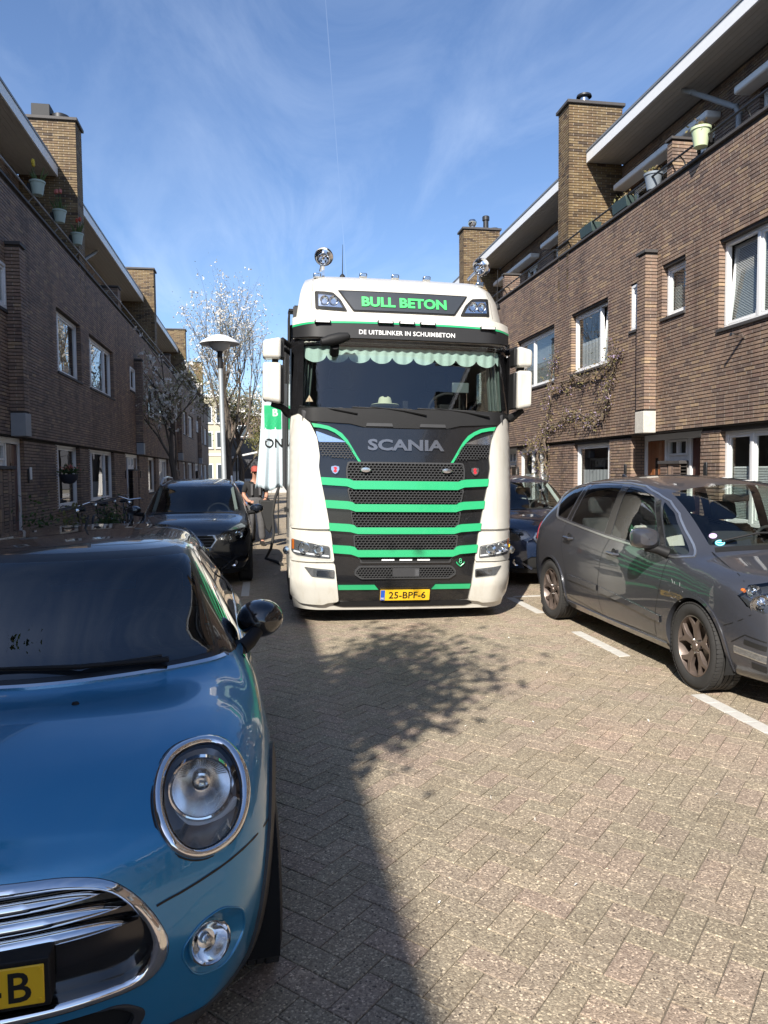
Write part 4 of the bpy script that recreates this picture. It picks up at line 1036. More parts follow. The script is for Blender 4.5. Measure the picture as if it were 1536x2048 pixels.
    MB().tube([(-.80, .05, 3.05), (-.80, .16, 2.99), (-.82, .22, 3.0)], [.05, .055, .03], 10).build('mirror_stem', PLASTB, f_)
def inside_cab():
    MB().prism([(.16, 2.05), (.16, 2.36), (.40, 2.40), (.75, 2.36), (.85, 2.05)], -1.15, 1.15, 'X').build('dashboard', DASHB, T, bevel=.03)
    iw = MB(); iw.box((-1.20, 2.10, 1.2), (1.20, 2.2, 3.9)); iw.box((-1.2, .5, 3.35), (1.2, 2.1, 3.4)); iw.box((-1.2, .3, 1.9), (1.2, 2.1, 1.95))
    iw.build('cab_lining', mat('cab_lining', (.045, .045, .046), .9, var=.2, vs_=3), T)
    for s in (-1, 1):
        st = MB().box((s*.62-.24, 1.25, 2.0), (s*.62+.24, 1.42, 2.72)).build('seat', SEATB, T, bevel=.06)
        MB().box((s*.62-.15, 1.25, 2.74), (s*.62+.15, 1.38, 2.98)).build('headrest', SEATB, st, bevel=.05)
    sw = MB().tube([(.58 + .21*math.cos(a), .62 - .09*math.sin(a), 2.45 + .17*math.sin(a)) for a in [2*math.pi*i/28 for i in range(28)]], .016, 8, closed=True)
    sw.tube([(.40, .62, 2.45), (.58, .66, 2.42), (.76, .62, 2.45)], .02, 8); sw.build('steering_wheel', SEATB, T)
    # scalloped fringe curtain across the top of the screen
    cl = mat('curtain_mint', (.52, .66, .60), .9, var=.12, vs_=60)
    V = []; Fc = []; N = 220; sc = .245
    for i in range(N+1):
        x = -1.12 + 2.24*i/N; ph = ((x + 1.12) / sc) % 1.0; y = TF(x, 3.0) + .025 + .008*math.sin(x*60)
        drop = .085*math.sqrt(max(0, 1-(2*ph-1)**2)); dz = .012*math.sin(i*12.9)
        V += [(x, y, 3.075), (x, y, 3.015 - drop*.15), (x, y+.004, 2.985 - drop + dz*.12)]
    for i in range(N):
        a = 3*i; b = a+3; Fc += [(a, a+1, b+1, b), (a+1, a+2, b+2, b+1)]
    mesh_obj('scalloped_curtain', V, Fc, cl, T)
    for s in (-1, 1):                                                       # drawn-back side curtains
        V = []; Fc = []; N = 24
        for i in range(N+1):
            t = i/N; x = s*(1.16 - .16*t); y = .42 + .04*math.sin(t*26)
            V += [(x, y, 3.1), (x + s*.02, y, 2.75), (x + s*.05, y, 2.42)]
        for i in range(N): a = 3*i; b = a+3; Fc += [(a, a+1, b+1, b), (a+1, a+2, b+2, b+1)]
        mesh_obj('side_curtain', V, Fc, mat('curtain_grey_green', (.10, .13, .12), .9, var=.2, vs_=12), T, smooth=True)
    # wipers
    for x0 in (-.75, .02, .75):
        w = MB().tube([(x0+.20, TF(x0, 2.33)-.05, 2.33), (x0-.05, TF(x0, 2.36)-.035, 2.372), (x0-.42, TF(x0-.42, 2.40)-.02, 2.405)], [.014, .012, .006], 6).build('wiper', PLASTB, T)
        MB().tube([(x0-.62 if x0 > -.5 else x0-.35, TF(x0-.5, 2.40)-.018, 2.398), (x0+.05, TF(x0, 2.38)-.02, 2.385)], .007, 6).build('blade', RUBBER, w)
    # warning triangle sticker, tablet and toll box on the dash
    tf_patch('warning_sticker', [(-1.105, 2.455), (-1.025, 2.455), (-1.065, 2.53)], mat('sticker_cream', (.75, .55, .40), .5), off=-.02, thick=.001)
    flat_text('sticker_mark', '!', -1.065, 2.478, .035, mat('sticker_orange', (.7, .2, .02), .5), T, off=-.016, ext=.0005)
    sc_ = MB().box((.60, .42, 2.62), (.80, .45, 2.74)).build('dash_screen', mat('screen_grey', (.10, .12, .12), .25, var=.1), T, bevel=.008)
    MB().tube([(.70, .45, 2.38), (.70, .46, 2.62)], .012, 6).build('screen_stand', PLASTB, sc_)
    MB().box((.0, .30, 2.39), (.06, .36, 2.50)).build('toll_box', PLASTB, T, bevel=.006)
    MB().box((.42, .28, 2.38), (.55, .40, 2.47)).build('dash_tray', PLASTB, T, bevel=.01)
cab(); front(); upper(); inside_cab()
# straw hat lying on the dashboard: a thing of its own
STRAW = mat('pale_straw', (.52, .54, .38), .8, var=.15, vs_=90, bump=.5, bs_=300)
hat = thing('straw_hat', 'pale straw hat with a dark band lying on the lorry dashboard behind the windscreen', 'hat')
hat.matrix_world = T.matrix_basis @ Matrix.Translation((-.20, .34, 2.425)) @ Matrix.Rotation(R(-8), 4, 'X')
hb = MB().lathe([(.155, .018), (.16, .012), (.13, .0), (.09, .0), (.082, .03), (.076, .07), (.066, .105), (.05, .118), (.02, .108), (.001, .102)], (0, 0, 0), 'Z', 40)
hb.v = [(x*1.02, y*.9, z + .35*x*x + (-.012 if z > .1 and abs(x) < .02 else 0)) for x, y, z in hb.v]
hb.build('hat_body', STRAW, hat, smooth=True)
MB().lathe([(.0885, .004), (.0865, .024)], (0, 0, .0), 'Z', 40).build('hat_band', INK, hat, smooth=True)
# ============================================================ CARS: kit
def catmull(P, res):
    """centripetal Catmull-Rom through the rows of P (n,...,3) -> dense rows"""
    P = np.asarray(P, float); n = len(P)
    A = np.concatenate([2*P[:1]-P[1:2], P, 2*P[-1:]-P[-2:-1]])
    out = []
    for i in range(1, n):
        p0, p1, p2, p3 = A[i-1], A[i], A[i+1], A[i+2]
        d = lambda a, b: np.maximum(np.linalg.norm(b-a, axis=-1, keepdims=True), 1e-5)**.5
        t1 = d(p0, p1); t2 = t1 + d(p1, p2); t3 = t2 + d(p2, p3)
        for k in range(res):
            t = t1 + (t2-t1)*(k/res)
            a1 = (t1-t)/t1*p0 + t/t1*p1; a2 = (t2-t)/(t2-t1)*p1 + (t-t1)/(t2-t1)*p2; a3 = (t3-t)/(t3-t2)*p2 + (t-t2)/(t3-t2)*p3
            b1 = (t2-t)/t2*a1 + t/t2*a2; b2 = (t3-t)/(t3-t1)*a2 + (t-t1)/(t3-t1)*a3
            out.append((t2-t)/(t2-t1)*b1 + (t-t1)/(t2-t1)*b2)
    out.append(P[-1]); return np.array(out)
def smooth_axis(G, n):
    for _ in range(n):
        G[1:-1] = .25*G[:-2] + .5*G[1:-1] + .25*G[2:]
    return G
class Car:
    def __init__(s, root, stations, ri=6, rj=5, sm=3):
        """stations: list of half sections, each M points (x,y,z) from under the floor to the roof centre"""
        s.root = root; St = np.array(stations, float)
        mir = St[:, ::-1].copy(); mir[:, :, 0] *= -1
        full = np.concatenate([St, mir[:, 1:]], 1)                     # under-centre right ... roof ... under-centre left
        g = catmull(full, ri); g = np.swapaxes(catmull(np.swapaxes(g, 0, 1), rj), 0, 1)
        g = smooth_axis(g, sm); g = np.swapaxes(smooth_axis(np.swapaxes(g, 0, 1).copy(), sm), 0, 1)
        s.G = g; ni, nj = g.shape[:2]; s.ni, s.nj = ni, nj
        V = g.reshape(-1, 3); F = [(i*nj+j, i*nj+j+1, (i+1)*nj+j+1, (i+1)*nj+j) for i in range(ni-1) for j in range(nj-1)]
        s.bm = bmesh.new(); bv = [s.bm.verts.new(v) for v in V]
        s.lay = s.bm.faces.layers.int.new('reg')
        for f in F:
            try: s.bm.faces.new([bv[k] for k in f])
            except ValueError: pass
        bmesh.ops.remove_doubles(s.bm, verts=s.bm.verts, dist=1e-4)
        bmesh.ops.recalc_face_normals(s.bm, faces=s.bm.faces)
        s.bm.normal_update(); s.bvh = BVHTree.FromBMesh(s.bm)
        me = bpy.data.meshes.new('ref'); s.bm.to_mesh(me); s.rv = [v.co.copy() for v in me.vertices]; s.rn = [v.normal.copy() for v in me.vertices]
        s.rp = [tuple(p.vertices) for p in me.polygons]; bpy.data.meshes.remove(me)
    def normal(s, co):
        loc, nn, idx, d = s.bvh.find_nearest(co)
        if idx is None: return Vector((0, 0, 1))
        vs = s.rp[idx]; w = [1/max(1e-6, (s.rv[k]-loc).length)**2 for k in vs]; t = sum(w)
        n = sum((s.rn[k]*(wk/t) for k, wk in zip(vs, w)), Vector()); return n.normalized()
    def clip(s, poly, axis, filt, reg=None):
        """cut the faces lying inside a convex outline (2-D, seen along axis); returns them"""
        ar = sum(a[0]*b[1]-b[0]*a[1] for a, b in zip(poly, poly[1:]+poly[:1]))
        if ar < 0: poly = poly[::-1]
        ia, ib = {'x': (1, 2), 'y': (0, 2), 'z': (0, 1)}[axis]
        ins = [f for f in s.bm.faces if filt(f.calc_center_median(), f)]
        for a, b in zip(poly, poly[1:]+poly[:1]):
            dx, dy = b[0]-a[0], b[1]-a[1]; L = math.hypot(dx, dy)
            if L < 1e-6: continue
            no = Vector((0, 0, 0)); no[ia] = dy/L; no[ib] = -dx/L; co = Vector((0, 0, 0)); co[ia], co[ib] = a
            geom = list({e for f in ins for e in f.edges} | {v for f in ins for v in f.verts}) + ins
            r = bmesh.ops.bisect_plane(s.bm, geom=geom, plane_co=co, plane_no=no, dist=1e-6)
            ins = [f for f in r['geom'] if isinstance(f, bmesh.types.BMFace) and f.is_valid and (f.calc_center_median()-co).dot(no) < 0]
        return ins
    def take(s, faces, name, mats, parent=None, off=0.0, thick=0.0, remove=True, inset=0.0, mi=0):
        """lift faces out of the body as a part; off = distance proud of the body, thick = rim depth"""
        vid = {}; V = []; N = []; F = []
        for f in faces:
            for v in f.verts:
                if v not in vid: vid[v] = len(V); n = s.normal(v.co); V.append(v.co + n*off); N.append(n)
            F.append([vid[v] for v in f.verts])
        cnt = {}
        for f in F:
            for a, b in zip(f, f[1:]+f[:1]): cnt[(a, b)] = 1
        rim = [(a, b) for (a, b) in cnt if (b, a) not in cnt]
        LN = [N[k] for f in F for k in f]; nF = len(F); smooth = [True]*nF
        if thick:
            base = len(V); map2 = {}
            for a, b in rim:
                for k in (a, b):
                    if k not in map2: map2[k] = len(V); V.append(V[k] - N[k]*thick)
            for a, b in rim:
                q = [b, a, map2[a], map2[b]]; F.append(q)
                fn = (Vector(V[a])-Vector(V[b])).cross(Vector(V[map2[a]])-Vector(V[a])).normalized(); LN += [fn]*4; smooth.append(False)
        me = bpy.data.meshes.new(name); me.from_pydata([tuple(v) for v in V], [], F)
        for m in (mats if isinstance(mats, (list, tuple)) else [mats]): me.materials.append(m)
        me.polygons.foreach_set('use_smooth', np.ones(len(F), dtype=bool)); me.update()
        me.normals_split_custom_set([tuple(n) for n in LN])
        o = link(bpy.data.objects.new(name, me), parent or s.root)
        if remove: bmesh.ops.delete(s.bm, geom=faces, context='FACES_KEEP_BOUNDARY')
        return o
    def body(s, mats, name='body', mfun=None):
        fs = list(s.bm.faces)
        V = []; vid = {}; F = []; N = []
        for f in fs:
            for v in f.verts:
                if v not in vid: vid[v] = len(V); V.append(v.co.copy()); N.append(s.normal(v.co))
            F.append([vid[v] for v in f.verts])
        me = bpy.data.meshes.new(name); me.from_pydata([tuple(v) for v in V], [], F)
        for m in (mats if isinstance(mats, (list, tuple)) else [mats]): me.materials.append(m)
        if mfun: me.polygons.foreach_set('material_index', np.array([mfun(f.calc_center_median()) for f in fs], dtype=np.int32))
        me.polygons.foreach_set('use_smooth', np.ones(len(F), dtype=bool)); me.update()
        me.normals_split_custom_set_from_vertices([tuple(n) for n in N])
        return link(bpy.data.objects.new(name, me), s.root)
    def cast(s, axis, a, b, sign=-1):
        """point + normal on the skin seen along an axis (sign = side the ray starts from)"""
        ia, ib, ic = {'x': (1, 2, 0), 'y': (0, 2, 1), 'z': (0, 1, 2)}[axis]
        o = Vector((0, 0, 0)); o[ia] = a; o[ib] = b; o[ic] = sign*9; d = Vector((0, 0, 0)); d[ic] = -sign
        loc, n, idx, dist = s.bvh.ray_cast(o, d)
        if loc is None: return None
        return loc, s.normal(loc)
    def pix(s, u, v):
        """pixel of the photograph -> point on this car's skin (own coordinates)"""
        Mi = s.root.matrix_basis.inverted(); o = Mi @ Vector(_C); d = (Mi.to_3x3() @ Vector(ray(u, v))).normalized()
        loc, n, idx, dist = s.bvh.ray_cast(o, d)
        return loc
    def ribbon(s, name, pts, axis, sign, width, mats, off=.002, thick=0.0, parent=None, closed=False, step=.03, smooth=True):
        """a narrow band laid along a path on the skin: shut lines, trims, mouldings"""
        P = []
        n = len(pts); seq = list(zip(pts, pts[1:]+pts[:1])) if closed else list(zip(pts, pts[1:]))
        for a, b in seq:
            L = math.hypot(b[0]-a[0], b[1]-a[1]); k = max(1, int(L/step))
            for i in range(k): P.append((a[0]+(b[0]-a[0])*i/k, a[1]+(b[1]-a[1])*i/k))
        if not closed: P.append(pts[-1])
        Q = [s.cast(axis, *p, sign) for p in P]; Q = [q for q in Q if q]
        return s.band(name, Q, width, mats, off, thick, parent, closed)
    def band(s, name, Q, width, mats, off=.002, thick=0.0, parent=None, closed=False):
        n = len(Q); V = []; F = []
        for i in range(n):
            p, nn = Q[i]; a = Q[i-1][0] if (closed or i) else p; b = Q[(i+1) % n][0] if (closed or i < n-1) else p
            t = (b-a).normalized(); c = nn.cross(t).normalized()*width/2; V += [p+c+nn*off, p-c+nn*off]
            if thick: V += [p+c*1.05-nn*thick, p-c*1.05-nn*thick]
        k = 4 if thick else 2
        for i in range(n if closed else n-1):
            a, b = i*k, ((i+1) % n)*k; F.append((a, a+1, b+1, b))
            if thick: F += [(a+2, a, b, b+2), (a+1, a+3, b+3, b+1)]
        o = mesh_obj(name, V, F, mats, parent or s.root)
        bm = bmesh.new(); bm.from_mesh(o.data)
        f0 = bm.faces[:]
        for f in f0:
            loc, nn, idx, dd = s.bvh.find_nearest(f.calc_center_median())
            if nn is not None and f.normal.dot(nn) < -.2: f.normal_flip()
        bm.to_mesh(o.data); bm.free(); sharp(o, 40); return o
def circle(cy, cz, r, n=36): return [(cy + r*math.cos(2*math.pi*k/n), cz + r*math.sin(2*math.pi*k/n)) for k in range(n)]
def arch_liner(parent, x0, x1, cy, cz, r):
    mb = MB(); n = 24; vs = []
    for k in range(n+1):
        a = -.35 + (math.pi+.7)*k/n
        for x in (x0, x1): vs.append((x, cy + r*math.cos(a), cz + r*math.sin(a)))
    fs = [(2*k, 2*k+1, 2*k+3, 2*k+2) for k in range(n)]
    vs += [(x1, cy, cz)]; c = len(vs)-1
    fs += [(2*k+1, 2*k+3, c) for k in range(n)]
    return mesh_obj('wheel_arch_liner', vs, fs, DARKBAY, parent, smooth=True)
def tyre(parent, x, cy, r, w, s, rim_r, tread=True, name='wheel', turn=0.0):
    """tyre with shoulder, grooves and tread blocks; returns the wheel part"""
    mb = MB(); h = w/2
    pr = [(rim_r*.98, -h*.82), (rim_r+.012, -h*.92), (rim_r + (r-rim_r)*.5, -h*1.04), (r-.028, -h*.98), (r-.008, -h*.88), (r, -h*.78)]
    g = []
    for gx in (-.45, -.15, .15, .45): g += [(r+.001, h*(gx-.035)), (r-.009, h*(gx-.03)), (r-.009, h*(gx+.03)), (r+.001, h*(gx+.035))]
    pr = pr + g + [(r, h*.78), (r-.008, h*.88), (r-.028, h*.98), (rim_r + (r-rim_r)*.5, h*1.04), (rim_r+.012, h*.92), (rim_r*.98, h*.82)]
    mb.lathe(pr, (0, 0, 0), 'X', 56)
    wo = mb.build('wheel', RUBBER, parent); sharp(wo, 50)
    wo.location = (x, cy, r); wo.rotation_euler = (0, 0, turn)
    if tread:
        t = MB()
        for k in range(64):
            a = 2*math.pi*k/64; ca, sa = math.cos(a), math.sin(a)
            for sg in (-1, 1):
                c = Vector((sg*h*.72, ca*(r-.001), sa*(r-.001)))
                t.obox(c, (h*.21, 0, 0), Vector((0, -sa, ca))*(math.pi*r/64*.80), Vector((0, ca, sa))*.0045)
        o = t.build('tread_blocks', RUBBER, wo, fix=False); o['kind'] = 'stuff'
    return wo
def rim_barrel(wo, rim_r, w, s, m):
    mb = MB(); h = w/2
    mb.lathe([(rim_r*1.0, s*h*.86), (rim_r*.965, s*h*.88), (rim_r*.94, s*h*.74), (rim_r*.90, s*h*.2), (rim_r*.90, -s*h*.7)], (0, 0, 0), 'X', 48)
    o = mb.build('rim', m, wo, fix=False); sharp(o, 40)
    MB().lathe([(.001, -s*.01), (rim_r*.62, -s*.01), (rim_r*.62, -s*.03)], (0, 0, 0), 'X', 32).build('brake_disc', mat('brake_steel', (.20, .18, .16), .35, metal=.8, var=.3, vs_=20), wo, smooth=False)
    MB().lathe([(.001, -s*.035), (rim_r*.92, -s*.035)], (0, 0, 0), 'X', 32).build('hub_back', DARKBAY, wo)
    return o
def spoke_plate(wo, polys, x0, x1, dish, m, name='spoke'):
    """cast spokes: 2-D outlines in the wheel plane, thick, dished towards the hub"""
    for poly in polys:
        vs, fs, rim = patch2d(poly, .03); n = len(vs)
        dz = lambda p: dish*(1 - min(1, math.hypot(*p)/.22))
        V = [(x1 - math.copysign(dz(p), x1), p[0], p[1]) for p in vs] + [(x0 - math.copysign(dz(p), x1), p[0], p[1]) for p in vs]
        F = [tuple(f) for f in fs] + [tuple(i+n for i in reversed(f)) for f in fs] + [(a, b, b+n, a+n) for a, b in rim]
        o = mesh_obj(name, V, F, m, wo)
        bm = bmesh.new(); bm.from_mesh(o.data); bmesh.ops.recalc_face_normals(bm, faces=bm.faces); bm.to_mesh(o.data); bm.free()
        b = o.modifiers.new('bevel', 'BEVEL'); b.width = .006; b.segments = 2; b.limit_method = 'ANGLE'; b.angle_limit = R(50); sharp(o, 50)
def seat(parent, x, y, m, z=.0, s=1.0, cover=None):
    st = MB().prism([(y+.30, z+.45), (y+.36, z+.50), (y+.62, z+1.02), (y+.58, z+1.06), (y+.50, z+1.04), (y+.24, z+.52)], x-.23, x+.23, 'X').build('seat_back', cover or m, parent, bevel=.05, seg=3)
    MB().box((x-.24, y-.22, z+.36), (x+.24, y+.32, z+.50)).build('seat_cushion', cover or m, parent, bevel=.05, seg=3)
    MB().prism([(y+.57, z+1.09), (y+.66, z+1.09), (y+.69, z+1.27), (y+.61, z+1.28)], x-.13, x+.13, 'X').build('headrest', m, parent, bevel=.04, seg=3)
    return st
def steering(parent, x, y, z, m, r=.185):
    c = Vector((x, y, z)); a = Vector((1, 0, 0)); b = Vector((0, .42, .91)).normalized()
    w = MB().tube([c + a*r*math.cos(t) + b*r*math.sin(t) for t in [2*math.pi*i/32 for i in range(32)]], .015, 8, closed=True)
    w.tube([c - a*r, c + Vector((0, .03, -.02)), c + a*r], .018, 6); w.tube([c + Vector((0, .03, -.02)), c - b*r], .016, 6)
    w.lathe([(.001, -.02), (.06, -.015), (.065, .02)], (x, y, z), 'Y', 16)
    return w.build('steering_wheel', m, parent, smooth=True)
# ============================================================ BLUE HATCHBACK (front left)
BLUE = mat('metallic_blue_paint', (0.030, 0.235, 0.44), 0.30, metal=.40, var=.05, vs_=260, coat=1.0, coatr=.015)
ROOFB = mat('roof_black_paint', (0.006, 0.006, 0.0075), 0.20, var=.1, coat=1.0, coatr=.015)
CLAD = mat('arch_cladding', (0.050, 0.047, 0.044), 0.62, var=.15, vs_=20, bump=.25, bs_=300)
HATCHG = glass('hatch_windscreen', (0.55, 0.60, 0.63), 1.52, 1.7)
def nose(out, c, fun, scales):
    rows = []
    for k in scales:
        rows.append([(c[0]+(x-c[0])*k, fun(c[0]+(x-c[0])*k, c[1]+(z-c[1])*k), c[1]+(z-c[1])*k) for (x, z) in out])
    return rows
def sec(y, pts): return [(p[0], p[2] if len(p) > 2 else y, p[1]) for p in pts]
def hatch():
    root = thing('hatchback', 'metallic blue hatchback with black roof and chrome headlight ring, cut off by the left edge', 'car', (-.775, 1.80, 0), R(3.7))
    bpy.context.view_layer.update()
    NO = [(0, .17), (.45, .17), (.60, .20), (.685, .32), (.71, .45), (.70, .57), (.665, .66), (.60, .715), (.45, .755), (.22, .775), (0, .78)]
    N = lambda x, z: .02 + .20*(abs(x)/.7)**2.6 + float(np.interp(z, [.1, .3, .45, .6, .7, .78], [.06, .02, 0, .02, .06, .15]))
    st = nose(NO, (0, .47), N, (.02, .4, .75, .93, 1.0))
    st.append(sec(.40, [(0, .16), (.56, .16), (.72, .19), (.785, .34), (.80, .50), (.79, .63), (.755, .74), (.675, .808), (.47, .846, .36), (.23, .862, .34), (0, .868, .33)]))
    st.append(sec(.76, [(0, .16), (.62, .16), (.80, .19), (.85, .36), (.862, .54), (.852, .68), (.82, .80), (.745, .868), (.54, .905, .70), (.27, .922, .66), (0, .927, .64)]))
    st.append(sec(1.24, [(0, .16), (.62, .16), (.81, .2), (.85, .36), (.862, .58), (.848, .78), (.79, .90), (.69, .933, 1.215), (.64, .944, 1.165), (.38, .952, 1.02), (0, .953, .94)]))
    st.append(sec(1.48, [(0, .16), (.62, .16), (.81, .2), (.85, .36), (.862, .58), (.85, .78), (.79, .905), (.636, 1.130, 1.385), (.596, 1.156, 1.335), (.36, 1.180, 1.215), (0, 1.188, 1.165)]))
    st.append(sec(1.72, [(0, .16), (.62, .16), (.81, .2), (.85, .36), (.862, .58), (.85, .79), (.788, .912), (.580, 1.312, 1.575), (.540, 1.342, 1.525), (.33, 1.366, 1.445), (0, 1.373, 1.41)]))
    st.append(sec(2.25, [(0, .16), (.62, .16), (.81, .2), (.85, .36), (.862, .58), (.85, .79), (.785, .922), (.574, 1.340, 2.12), (.515, 1.376, 2.1), (.31, 1.404, 2.1), (0, 1.412, 2.1)]))
    st.append(sec(2.95, [(0, .16), (.62, .16), (.81, .2), (.86, .36), (.872, .58), (.86, .80), (.785, .935), (.56, 1.318), (.465, 1.362), (.26, 1.383), (0, 1.388)]))
    st.append(sec(3.30, [(0, .18), (.62, .18), (.79, .22), (.85, .36), (.862, .58), (.845, .80), (.76, .945), (.545, 1.27), (.455, 1.315, 3.34), (.26, 1.335, 3.36), (0, 1.34, 3.37)]))
    RO = [(0, .26), (.45, .26), (.66, .28), (.74, .38), (.77, .56), (.755, .74), (.71, .86), (.61, .95), (.47, .99), (.24, 1.005), (0, 1.01)]
    RN = lambda x, z: 3.76 - .22*(abs(x)/.75)**2.4 - float(np.interp(z, [.3, .5, .8, 1.0], [.03, 0, .06, .16]))
    st += nose(RO, (0, .6), RN, (1.0, .9, .6, .25, .02))
    c = Car(root, st, 7, 6, 4)
    # --- glass
    fr_front = lambda p, f: p.y < 1.9 and p.z > .93 and f.normal.y < .2 and f.normal.z > .05
    fr = c.clip([(-.685, .954), (.685, .954), (.562, 1.350), (.50, 1.372), (-.50, 1.372), (-.562, 1.350)], 'y', fr_front)
    c.take(fr, 'screen_surround', ROOFB, off=0.0)
    # windscreen itself sits inside the black surround
    e0 = Car.__new__(Car)
    inner = rounded([(-.668, .975), (.668, .975), (.552, 1.345), (-.552, 1.345)], .035, 5)
    return root, c, inner
def hatch_build():
    root, c, inner = hatch()
    # windscreen glass: pane a little above the surround opening
    S_ = root.children[0]
    bm = bmesh.new(); bm.from_mesh(S_.data); bpy.data.objects.remove(S_)
    # re-cut the surround into ring and pane
    c2 = Car.__new__(Car); c2.bm = bm; c2.bvh = c.bvh; c2.rp = c.rp; c2.rv = c.rv; c2.rn = c.rn; c2.root = root
    bm.normal_update()
    pane = c2.clip(inner, 'y', lambda p, f: True)
    c2.take(pane, 'windscreen', HATCHG, off=.001)
    c2.take(list(bm.faces), 'screen_surround', mat('pillar_black', (.008, .008, .009), .38, var=.1, coat=.25, coatr=.2), off=0.0, remove=False)
    for sx in (-1, 1):
        side = lambda p, f, sx=sx: p.x*sx > .45 and p.z > .85
        f1 = c.clip([(1.36, .95), (2.42, .955), (2.42, 1.315), (1.70, 1.300)], 'x', side); c.take(f1, 'side_window', HATCHG, off=.001)
        f2 = c.clip([(2.50, .955), (3.14, .965), (3.06, 1.29), (2.50, 1.315)], 'x', side); c.take(f2, 'side_window', HATCHG, off=.001)
        # wheel openings
        for cy in (.76, 3.255):
            a = c.clip(circle(cy, .305, .352), 'x', lambda p, f, sx=sx: p.x*sx > .45 and p.z < .75)
            bmesh.ops.delete(c.bm, geom=a, context='FACES')
            ring = c.clip(circle(cy, .305, .415), 'x', lambda p, f, sx=sx: p.x*sx > .45 and p.z < .78)
            c.take(ring, 'wheel_arch', CLAD, off=.010, thick=.025)
            arch_liner(root, sx*.55, sx*.84, cy, .305, .36) if sx > 0 else arch_liner(root, sx*.84, sx*.55, cy, .305, .36)
        sk = c.clip([(1.10, .10), (2.95, .10), (2.95, .285), (1.10, .285)], 'x', lambda p, f, sx=sx: p.x*sx > .45 and p.z < .4)
        c.take(sk, 'sill_cladding', CLAD, off=.008, thick=.02)
    low = c.clip([(-.9, .1), (.9, .1), (.9, .225), (-.9, .225)], 'y', lambda p, f: p.y < .5 and p.z < .3)
    c.take(low, 'front_spoiler', CLAD, off=.006, thick=.015)
    # --- headlights: chrome ring, lens, reflector bowl (outline read off the photograph)
    k4 = lambda a, b: (a/2.4774, 1400+b/2.4774)
    P = lambda pts: [c.pix(*k4(*p)) for p in pts]
    ro = P([(1010,168),(1110,190),(1190,270),(1235,390),(1232,520),(1190,650),(1110,740),(1000,795),(900,785),(820,720),(770,620),(750,500),(765,370),(820,260),(910,190)])
    cx = sum(p.x for p in ro)/len(ro); cz = sum(p.z for p in ro)/len(ro); cyy = sum(p.y for p in ro)/len(ro)
    return root, c, ro, P, k4
def fit_ellipse(pts, n=44):
    """smooth closed outline through a rough ring of (x,z) points"""
    cx = sum(p[0] for p in pts)/len(pts); cz = sum(p[1] for p in pts)/len(pts)
    A = np.array([[ (p[0]-cx)**2, (p[0]-cx)*(p[1]-cz), (p[1]-cz)**2] for p in pts]); s_ = np.linalg.lstsq(A, np.ones(len(pts)), rcond=None)[0]
    Q = np.array([[s_[0], s_[1]/2], [s_[1]/2, s_[2]]]); w, v = np.linalg.eigh(Q); ax = 1/np.sqrt(np.abs(w))
    return [(cx + v[0, 0]*ax[0]*math.cos(t) + v[0, 1]*ax[1]*math.sin(t), cz + v[1, 0]*ax[0]*math.cos(t) + v[1, 1]*ax[1]*math.sin(t)) for t in [2*math.pi*k/n for k in range(n)]], (cx, cz)
def grow(o, c, k): return [(c[0]+(x-c[0])*k, c[1]+(z-c[1])*k) for x, z in o]
def front_ring(c, outl, cen, name, m, w0, w1, off, parent=None, flip=1, n_up=6, ydepth=9):
    """a rounded bezel running round an outline seen from the front"""
    V = []; F = []; n = len(outl); prof = [(w0, -.004), (w0, off*.6), (w0+(w1-w0)*.3, off), (w0+(w1-w0)*.7, off*.9), (w1, off*.35), (w1, -.015)]
    for (x, z) in outl:
        for (k, h) in prof:
            X, Z = cen[0]+(x-cen[0])*k, cen[1]+(z-cen[1])*k; q = c.cast('y', X, Z, -1)
            if q is None: q = (Vector((X, .3, Z)), Vector((0, -1, 0)))
            p, nn = q; V.append(p + nn*h)
    m_ = len(prof)
    for i in range(n):
        j = (i+1) % n
        for k in range(m_-1): F.append((i*m_+k, i*m_+k+1, j*m_+k+1, j*m_+k))
    if flip < 0: V = [Vector((-v.x, v.y, v.z)) for v in V]
    o = mesh_obj(name, V, F, m, parent or c.root)
    bm = bmesh.new(); bm.from_mesh(o.data); bmesh.ops.recalc_face_normals(bm, faces=bm.faces); bm.to_mesh(o.data); bm.free()
    sharp(o, 60); return o
def dome(c, outl, cen, name, m, bulge, off, parent, flip=1, rings=7):
    """a lens: the outline filled by concentric rings bulging outwards"""
    V = []; F = []; n = len(outl)
    q0 = c.cast('y', cen[0], cen[1], -1); avg = Vector()
    for x, z in outl: avg += c.cast('y', x, z, -1)[1]
    avg.normalize()
    for r in range(rings):
        k = 1 - r/rings
        for (x, z) in outl:
            X, Z = cen[0]+(x-cen[0])*k, cen[1]+(z-cen[1])*k; q = c.cast('y', X, Z, -1); V.append(q[0] + avg*(off + bulge*(1-k*k)))
    V.append(q0[0] + avg*(off+bulge)); top = len(V)-1
    for r in range(rings-1):
        for i in range(n): j = (i+1) % n; F.append((r*n+i, r*n+j, (r+1)*n+j, (r+1)*n+i))
    for i in range(n): F.append(((rings-1)*n+i, (rings-1)*n+(i+1) % n, top))
    if flip < 0: V = [Vector((-v.x, v.y, v.z)) for v in V]
    o = mesh_obj(name, V, F, m, parent, smooth=True)
    bm = bmesh.new(); bm.from_mesh(o.data); bmesh.ops.recalc_face_normals(bm, faces=bm.faces); bm.to_mesh(o.data); bm.free()
    return o
